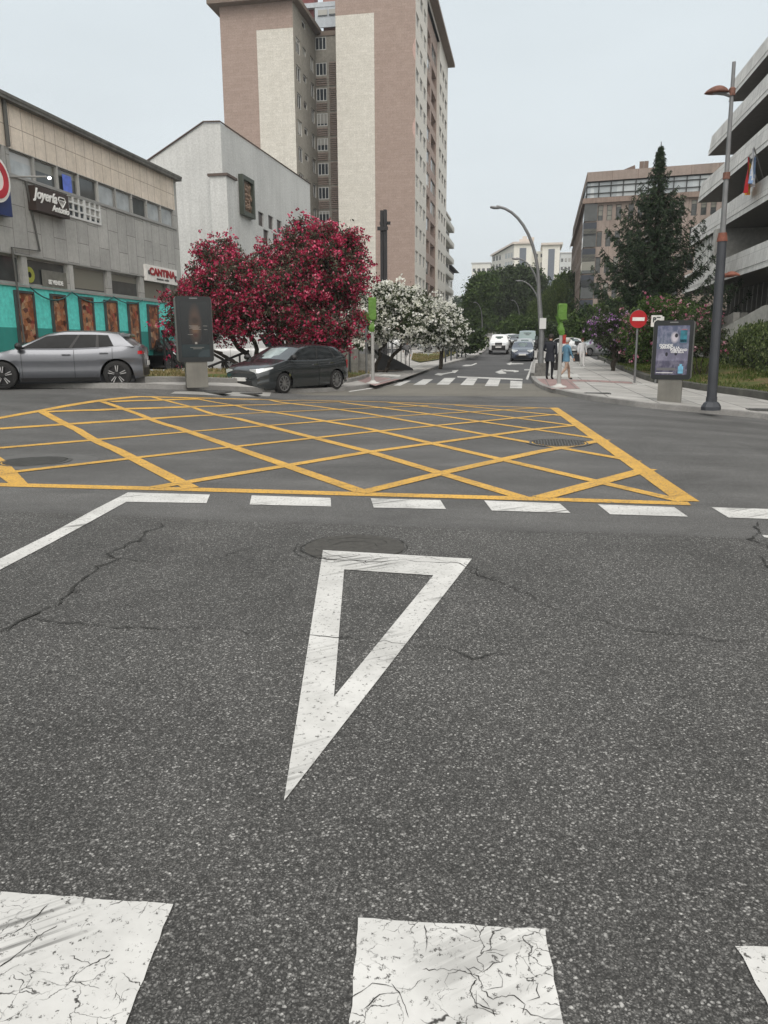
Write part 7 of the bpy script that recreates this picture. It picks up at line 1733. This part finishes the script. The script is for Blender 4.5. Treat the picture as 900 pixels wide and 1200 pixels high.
# traffic and parked cars further away
WP = carpaint('white_car_paint', (.72, .73, .73), .0, .3); NP = carpaint('navy_car_paint', (.03, .045, .08), .4, .25); SP = carpaint('silver_car_paint', (.48, .49, .50), .7, .3); BP = carpaint('black_car_paint', (.012, .013, .014), .3, .25); TP = carpaint('teal_grey_paint', (.20, .27, .27), .3, .35); DP = carpaint('dark_blue_grey_paint', (.06,.075,.11), .4, .25)
def farcar(px, py, head, lab, paint, kind='hatch', cat='car', D=None, name='car', gr=None, glass=CG, ws=CGW, off=.0):
    """px,py: middle of the wheels' contact line"""
    if D: p = AT(px, py, D); v, u = VU(p); p = W(v, u, H(v, u)+off)
    else: v, u = G(px, py, off); p = W(v, u, H(v, u)+off)
    if kind == 'hatch': return car(name, lab, cat, p, head, 4.1, 1.76, 1.46, .82, 2.52, .31, [(0,.60),(.1,.70),(.35,.80),(.8,.90),(1.1,.98),(2.2,.965),(3.3,1.0),(3.9,1.02),(4.1,.92)], [(1.4,1.2),(1.8,1.38),(2.3,1.45),(2.8,1.455),(3.4,1.41),(3.8,1.33)], (.98,1.72,3.42,3.9), paint, None, 'alloy', glass, ws, detail=1, group=gr, handles=False)
    if kind == 'van': return car(name, lab, cat, p, head, 4.9, 1.9, 1.95, .85, 3.0, .33, [(0,.70),(.1,.85),(.4,1.0),(.75,1.10),(1.0,1.14),(3,1.14),(4.8,1.14),(4.9,1.05)], [(1.2,1.5),(1.6,1.82),(2.1,1.94),(3.2,1.96),(4.6,1.93)], (.75,1.55,4.62,4.84), paint, None, 'cap', glass, ws, detail=1, group=gr, handles=False, van=True, glassspan=(.05,.32), pillars=(), lampy=(.70,.9), tail=(.8,1.3), tailx=.08)
    if kind == 'suv': return car(name, lab, cat, p, head, 5.0, 1.84, 1.80, .88, 3.0, .38, [(0,.84),(.08,.98),(.4,1.05),(.9,1.09),(1.2,1.12),(3,1.1),(4.9,1.08),(5.0,1.0)], [(1.5,1.4),(1.85,1.7),(2.3,1.80),(2.8,1.80),(3.3,1.74)], (1.15,1.75,3.2,3.42), paint, M_BLK, 'cap', glass, ws, detail=1, group=gr, handles=False, lampy=(.78,.97), tail=(.8,1.05), tailx=.06, sill=.36)
SD = pi/2-AZ; back = SD+pi     # heading up the street / towards the camera
GR = 'traffic coming down the side street'
farcar(585, 414.6, back, 'white pickup with a black front bumper coming down the left lane', WP, 'suv', 'pickup', gr=GR, name='pickup_truck', ws=cglass('green_screen', (.07,.10,.09), .1))
farcar(598.5, 406, back, 'white car following close behind the white pickup', WP, gr=GR)
farcar(612, 422.5, back, 'dark blue hatchback nearest the crossing on the right side of the street', DP, gr='cars queued by the right kerb', ws=cglass('pale_screen', (.11,.14,.14), .1))
farcar(614.5, 415.5, back, 'pale silver car directly behind the nearest dark blue hatchback', SP, gr='cars queued by the right kerb', ws=cglass('pale_screen', (.11,.14,.14), .1))
farcar(617.5, 409.5, back, 'pale teal van with a large windscreen behind the queued silver car', TP, 'van', 'van', gr='cars queued by the right kerb', name='van', ws=cglass('pale_screen', (.11,.14,.14), .1))
farcar(606, 407, back, 'dark car farthest back between the white car and teal van', BP, gr='cars queued by the right kerb')
# left car park
GP = 'cars parked left of the side street'
farcar(515, 417.3, pi+.1, 'silver parked hatchback right of the smaller white tree trunk', SP, D=76, off=.13, gr=GP)
farcar(491, 414, pi+.15, 'dark parked car between the white trees beside the silver hatchback', BP, D=84, off=.13, gr=GP)
farcar(462, 414, .2, 'white parked car seen behind the walking woman and ramp', WP, D=84, off=.13, gr=GP)
farcar(200, 437.5, -.75, 'black parked car under the overhang of the turquoise front', BP, D=36, off=.13, gr=GP)
farcar(305, 436, .12, 'white parked van behind the crimson tree and dark hatchback bonnet', WP, 'van', 'van', D=38, off=.13, name='van')
# right car park
GQ = 'cars parked beyond the right pavement'
farcar(669, 409.5, back+.5, 'white parked car behind the motorcycles left of the woman in white', WP, D=66, off=.13, gr=GQ)
farcar(700, 409, pi+.3, 'grey parked car behind the mustard barrier left of the mauve bush', SP, D=64, off=.13, gr=GQ)
# cars climbing the far hill
rr = random.Random(4); cols = [(WP, 'white'), (SP, 'silver'), (NP, 'navy'), (WP, 'white'), (SP, 'grey silver'), (BP, 'black'), (WP, 'white')]
for i, (x, D, (pt, cn), wh) in enumerate([(553, 128, cols[2], 'lowest, at the foot of the hill'), (556, 150, cols[1], 'just above the navy one'), (550, 165, cols[0], 'left, under the hazy trees'), (559, 176, cols[4], 'beside the thin far lamp'), (554, 190, cols[3], 'midway up the hill'), (549, 205, cols[5], 'left below the hazy trees'), (557, 220, cols[6], 'near the top of the slope'), (552, 240, cols[1], 'topmost before the distant blocks')]):
    farcar(x, 395, back-.35, '%s parked car on the far hill, %s' % (cn, wh), pt, D=D, off=.02, gr='cars parked up the far hill')
# ------------------------------------------------------------ motorcycles
def moto(px, py, rz, lab, col, D=None, gr='parked motorcycles'):
    v, u = G(px, py, .13); p = W(v, u, H(v, u)+.13); t = T('motorcycle', lab, 'motorcycle', p, rz, gr)
    for x in (-.62, .66):
        w_ = MB().lathe([(.16,-.05),(.27,-.06),(.30,0),(.27,.06),(.16,.05)], 18, 0, (0,0,0), 'y').build('wheel', M_TYRE, t, (x,0,.30)); MB().lathe([(0,-.03),(.17,-.02),(.17,.02),(0,.03)], 10, 0, (0,0,0), 'y').build('rim', M_RIM, w_)
    b = MB(); b.tube([(-.55,0,.52),(-.3,0,.62),(.0,0,.40),(.35,0,.42),(.5,0,.75)], [.13,.20,.16,.15,.12], 10); b.tube([(.45,0,.6),(.5,0,1.0)], [.16,.10], 8); b.build('fairing', col, t, smooth='all')
    MB().tube([(-.75,0,.78),(-.4,0,.80),(.05,0,.74)], [.08,.13,.09], 8).build('seat', M_BLK, t, smooth='all')
    f = MB(); f.tube([(.66,.07,.30),(.48,.07,1.0)], .025, 6).tube([(.66,-.07,.30),(.48,-.07,1.0)], .025, 6).tube([(.42,-.34,1.05),(.48,0,1.02),(.42,.34,1.05)], .022, 6); f.build('handlebar', M_POLED, t)
    MB().add([(.50,-.17,1.0),(.50,.17,1.0),(.36,.15,1.42),(.36,-.15,1.42),(.52,-.17,1.0),(.52,.17,1.0),(.38,.15,1.42),(.38,-.15,1.42)], [(0,3,2,1),(4,5,6,7),(0,1,5,4),(2,3,7,6)]).build('windshield', CGW, t)
    MB().cbox((-.85,0,.98), (.38,.40,.32)).build('top_box', M_BLK, t); return t
RP = pm('red_plastic', (.35,.02,.02), .35); WPL = pm('white_plastic', (.72,.72,.72), .35)
moto(629.5, 411, SD+.25, 'dark scooter parked on the pavement just behind the tall curved lamp', M_BLK)
moto(637, 409.5, SD+.2, 'dark scooter parked right of the tall curved lamp', pm('dark_plastic', (.04,.045,.05), .35))
moto(671.5, 416.5, SD+.35, 'white scooter parked left of the woman in white', WPL); moto(667, 412.5, SD+.3, 'grey scooter farther back left of the woman in white', pm('grey_plastic', (.3,.3,.31), .35))
moto(693, 411, SD+.7, 'white scooter parked beyond the mustard barrier', WPL)
# ------------------------------------------------------------ people
M_SKIN = pm('skin', (.42, .24, .17), .6, var=.05); M_HAIRD = pm('dark_hair', (.02, .015, .012), .7); M_HAIRG = pm('grey_hair', (.42, .40, .37), .8); M_SHOE = pm('dark_shoe', (.015, .014, .013), .5)
def person(label, loc, rz, ht, J, topm, legm, hair, longtop=0.0, shoes=M_SHOE, bare=False, longhair=False, slim=1.0, coat=None):
    """J: joint offsets override; local x forward, y left"""
    k = ht/1.75; t = T('person', label, 'person', loc, rz)
    P = dict(pel=(0,0,.93), waist=(0,0,1.08), chest=(.01,0,1.28), neck=(.01,0,1.46), nk2=(.02,0,1.52), head=(.045,0,1.62), crown=(.03,0,1.70),
        shL=(0,.19,1.41), elL=(-.02,.25,1.13), wrL=(.06,.26,.88), haL=(.09,.255,.80), fiL=(.10,.25,.735),
        shR=(0,-.19,1.41), elR=(-.02,-.25,1.13), wrR=(.06,-.26,.88), haR=(.09,-.255,.80), fiR=(.10,-.25,.735),
        hiL=(0,.10,.90), knL=(.03,.10,.50), anL=(-.02,.10,.09), toL=(.15,.11,.035), hiR=(0,-.10,.90), knR=(.03,-.10,.50), anR=(-.02,-.10,.09), toR=(.15,-.11,.035))
    P.update(J or {})
    R = dict(pel=.135*slim, waist=.125*slim, chest=.15*slim, neck=.062, nk2=.052, head=.098, crown=.075, shL=.068, elL=.045, wrL=.031, haL=.037, fiL=.014, shR=.068, elR=.045, wrR=.031, haR=.037, fiR=.014,
        hiL=.092, knL=.064, anL=.045, toL=.036, hiR=.092, knR=.064, anR=.045, toR=.036)
    E_ = [('pel','waist'),('waist','chest'),('chest','neck'),('neck','nk2'),('nk2','head'),('head','crown')]
    for s in 'LR': E_ += [('chest','sh'+s),('sh'+s,'el'+s),('el'+s,'wr'+s),('wr'+s,'ha'+s),('ha'+s,'fi'+s),('pel','hi'+s),('hi'+s,'kn'+s),('kn'+s,'an'+s),('an'+s,'to'+s)]
    # fingers: short chains from each palm
    for s, sg in (('L', 1), ('R', -1)):
        h = Vector(P['ha'+s]); f = Vector(P['fi'+s]); d = (f-h)
        for i, (o_, l_) in enumerate(((.030, .92), (.012, 1.05), (-.022, .85))):
            nm = 'g%d%s' % (i, s); P[nm] = tuple(h+d*l_+Vector((o_, 0, 0))); R[nm] = .010; E_.append(('ha'+s, nm))
        nm = 'th'+s; P[nm] = tuple(h+Vector((.045, 0, .0))+d*.35); R[nm] = .012; E_.append(('ha'+s, nm))
    names = list(P); me = bpy.data.meshes.new('body'); me.from_pydata([tuple(c*k for c in P[n]) for n in names], [(names.index(a), names.index(b)) for a, b in E_], [])
    o = mk('tmp', me); o.modifiers.new('s', 'SKIN'); sv = me.skin_vertices[0].data
    for i, n in enumerate(names): sv[i].radius = (R[n]*k*(1.0), R[n]*k*(1.0 if n not in ('chest','waist','pel') else 1.0)); sv[i].use_root = n == 'pel'
    ss = o.modifiers.new('u', 'SUBSURF'); ss.levels = 2; ss.render_levels = 2
    bpy.context.view_layer.update(); m2 = bpy.data.meshes.new_from_object(o.evaluated_get(bpy.context.evaluated_depsgraph_get())); bpy.data.objects.remove(o)
    for m_ in (topm, legm, M_SKIN, shoes): m2.materials.append(m_)
    arms = [Vector(P[a+s])*k for s in 'LR' for a in ('ha','fi','wr')]; pl = P['pel'][2]*k
    legs = [(Vector(P['hi'+s])*k, Vector(P['kn'+s])*k, Vector(P['an'+s])*k) for s in 'LR']
    def dseg(p, a, b): ab = b-a; q = max(0, min(1, (p-a).dot(ab)/ab.length_squared)); return (p-a-ab*q).length
    armsegs = [(Vector(P['sh'+s])*k, Vector(P['el'+s])*k, Vector(P['wr'+s])*k) for s in 'LR']
    for f in m2.polygons:
        c = f.center; c = Vector(c)
        dh = min((c-a).length for a in arms[:2]+arms[3:5]); da = min(min(dseg(c, a, b), dseg(c, b, w_)) for a, b, w_ in armsegs); dl = min(min(dseg(c, a, b), dseg(c, b, w_)) for a, b, w_ in legs)
        if c.z > P['nk2'][2]*k-.02: mi = 2
        elif dh < .075*k: mi = 2
        elif bare and da < .07 and c.z < P['elL'][2]*k: mi = 2
        elif da < dl and c.z > .6*k: mi = 0
        elif c.z < .10*k: mi = 3
        elif c.z > pl-longtop: mi = 0
        else: mi = 1
        f.material_index = mi; f.use_smooth = True
    # feet touching the ground
    lo = min(v.co.z for v in m2.vertices)
    for v in m2.vertices: v.co.z -= lo
    m2.name = 'body'; b = mk('body', m2, t)
    hd = Vector(P['head'])*k; hg = MB(); n = 10; vs = []
    r0 = .112*k
    for i in range(7):
        th = i/6*pi*.62
        for j in range(n): ph = 2*pi*j/n; ext = 1.0+(.5 if longhair and i > 4 else 0)*(1 if cos(ph) < .2 else 0); vs.append((hd.x-.012+r0*sin(th)*cos(ph)*(1.05), r0*.92*sin(th)*sin(ph), hd.z-lo+.03*k+r0*cos(th)*1.02*ext-(.02 if cos(ph) < 0 else -.035)*(i/6)))
    hg.add(vs, [(i*n+j, i*n+(j+1)%n, (i+1)*n+(j+1)%n, (i+1)*n+j) for i in range(6) for j in range(n)]); hg.build('hair', hair, t, smooth='all')
    fc = MB(); 
    for sg in (1, -1): fc.lathe([(0,.010),(.009,.006),(.009,0)], 6, 0, (hd.x+.088*k, sg*.03*k, hd.z-lo+.01), 'x')
    fc.build('eyes', M_HAIRD, t); MB().add([(hd.x+.09*k,-.012,hd.z-lo-.03),(hd.x+.09*k,.012,hd.z-lo-.03),(hd.x+.115*k,0,hd.z-lo-.028),(hd.x+.088*k,0,hd.z-lo+.012)], [(0,1,2),(0,2,3),(1,3,2)]).build('nose', M_SKIN, t)
    if coat:   # skirt of a jacket following the hips
        c_ = MB(); n = 16; z0, z1, r1, r2 = coat; vs = []
        for i in range(5):
            z = z1+(z0-z1)*i/4; r = r1+(r2-r1)*i/4
            for j in range(n): a = 2*pi*j/n; vs.append((cos(a)*r*.80*k, sin(a)*r*1.12*k, z*k-lo+.006*sin(j*2.3)))
        c_.add(vs, [(i*n+j, i*n+(j+1)%n, (i+1)*n+(j+1)%n, (i+1)*n+j) for i in range(4) for j in range(n)]); c_.build('jacket_skirt', topm, t, smooth='all')
    return t
def pw_(px, py, off=.125): v, u = G(px, py, off); return W(v, u, H(v, u)+off)
SUIT = pm('black_suit', (.012, .014, .022), .8, var=.2); NAVY = pm('dark_trousers', (.012,.013,.017), .85); BLUE = pm('denim_jacket', (.10, .22, .32), .8, var=.2); BEI = pm('beige_print_trousers', (.36,.26,.20), .85, var=.4, scale=14)
WTOP = pm('white_blouse', (.78,.78,.80), .8, var=.05); WTR = pm('white_trousers', (.74,.73,.72), .8, var=.05); GTOP = pm('grey_cardigan', (.13,.13,.135), .85, var=.3)
up = pi/2
p = pw_(643.5, 444.5); person('man in a dark suit standing on the right pavement beside the curved lamp', p, up-.5, 1.76, dict(haL=(.26,.12,1.10), wrL=(.20,.17,1.08), elL=(-.02,.25,1.14), fiL=(.31,.09,1.12), wrR=(.02,-.25,.87), haR=(.03,-.25,.79), fiR=(.035,-.25,.73), head=(.075,0,1.61), crown=(.07,0,1.69)), SUIT, NAVY, M_HAIRD, .0, coat=(.70, 1.02, .155, .185), slim=1.12)
b_ = p+Matrix.Rotation(up-.5, 3, 'Z')@Vector((.03,-.27,0)); t = T('briefcase', 'black briefcase hanging from the hand of the man in the suit', 'bag', b_+Vector((0,0,.36)), up-.5); MB().box(-.2,.2,-.05,.05,0,.30).build('case', M_BLK, t); MB().tube([(-.07,0,.30),(-.06,0,.37),(.06,0,.37),(.07,0,.30)], .012, 6).build('handle', M_BLK, t)
p = pw_(662.5, 444.8); person('grey haired person in a blue denim jacket and beige trousers walking right', p, .35, 1.62, dict(knL=(.20,.09,.52), anL=(.24,.09,.10), toL=(.40,.09,.06), knR=(-.06,-.09,.50), anR=(-.36,-.09,.20), toR=(-.26,-.09,.10), elL=(-.10,.24,1.14), wrL=(-.16,.25,.90), haL=(-.15,.25,.82), fiL=(-.14,.25,.76), elR=(.06,-.24,1.13), wrR=(.18,-.24,.93), haR=(.22,-.24,.86), fiR=(.24,-.24,.80)), BLUE, BEI, M_HAIRG, .12, coat=(.78, 1.04, .15, .17))
b_ = p+Vector((-.22,.22,.62)); t = T('shoulder_bag', 'black shoulder bag at the back of the person in denim', 'bag', b_, .5); MB().lathe([(0,0),(.14,.03),(.17,.2),(.13,.36),(0,.38)], 10).build('bag', M_BLK, t, smooth='all'); MB().tube([(-.1,0,.3),(-.02,-.08,.72),(.1,-.05,.32)], .012, 5).build('strap', M_BLK, t)
p = pw_(681.3, 429.3); person('woman dressed all in white walking towards the camera on the right pavement', p, -pi/2+.1, 1.66, dict(knL=(.10,.08,.50), anL=(.14,.08,.09), toL=(.30,.09,.04), knR=(.0,-.08,.50), anR=(-.16,-.08,.13), toR=(-.02,-.09,.05), wrR=(.02,-.27,.88), haR=(.02,-.27,.80), fiR=(.02,-.27,.74)), WTOP, WTR, pm('auburn_hair', (.09,.025,.015), .7), .0, pm('white_shoe', (.7,.7,.7)), slim=.92, longhair=True)
b_ = p+Vector((-.30,0,.28)); t = T('handbag', 'dark handbag carried low by the woman in white', 'bag', b_, .1); MB().cbox((0,0,.19), (.34,.16,.38), 0, 0, .8).build('bag', M_BLK, t); MB().tube([(-.09,0,.36),(-.05,0,.52),(.05,0,.52),(.09,0,.36)], .012, 5).build('handle', M_BLK, t)
p = pw_(477, 431.6); person('woman in a grey top and white trousers walking under the white flowering trees', p, -pi/2-.3, 1.62, dict(knL=(.10,.07,.50), anL=(.10,.07,.09), toL=(.26,.08,.04), knR=(.0,-.07,.50), anR=(-.14,-.07,.13), toR=(.0,-.08,.05), wrR=(.17,-.20,1.02), haR=(.24,-.17,1.06), fiR=(.30,-.15,1.09)), GTOP, WTR, pm('brown_hair', (.06,.03,.02), .7), .0, slim=.95, longhair=True, coat=(.84,1.04,.14,.15))
# ------------------------------------------------------------ air
hz_, n, b = newmat('haze_air'); n.nodes.remove(b); pv = N(n, 'VolumePrincipled'); pv.inputs['Color'].default_value = (.93,.96,1,1); pv.inputs['Density'].default_value = .0004; pv.inputs['Anisotropy'].default_value = 0.1
n.links.new(pv.outputs[0], n.nodes['Material Output'].inputs['Volume'])
hb = MB().box(-1250, 1250, -300, 2600, -2, 90).build('haze', hz_); hb['kind'] = 'stuff'
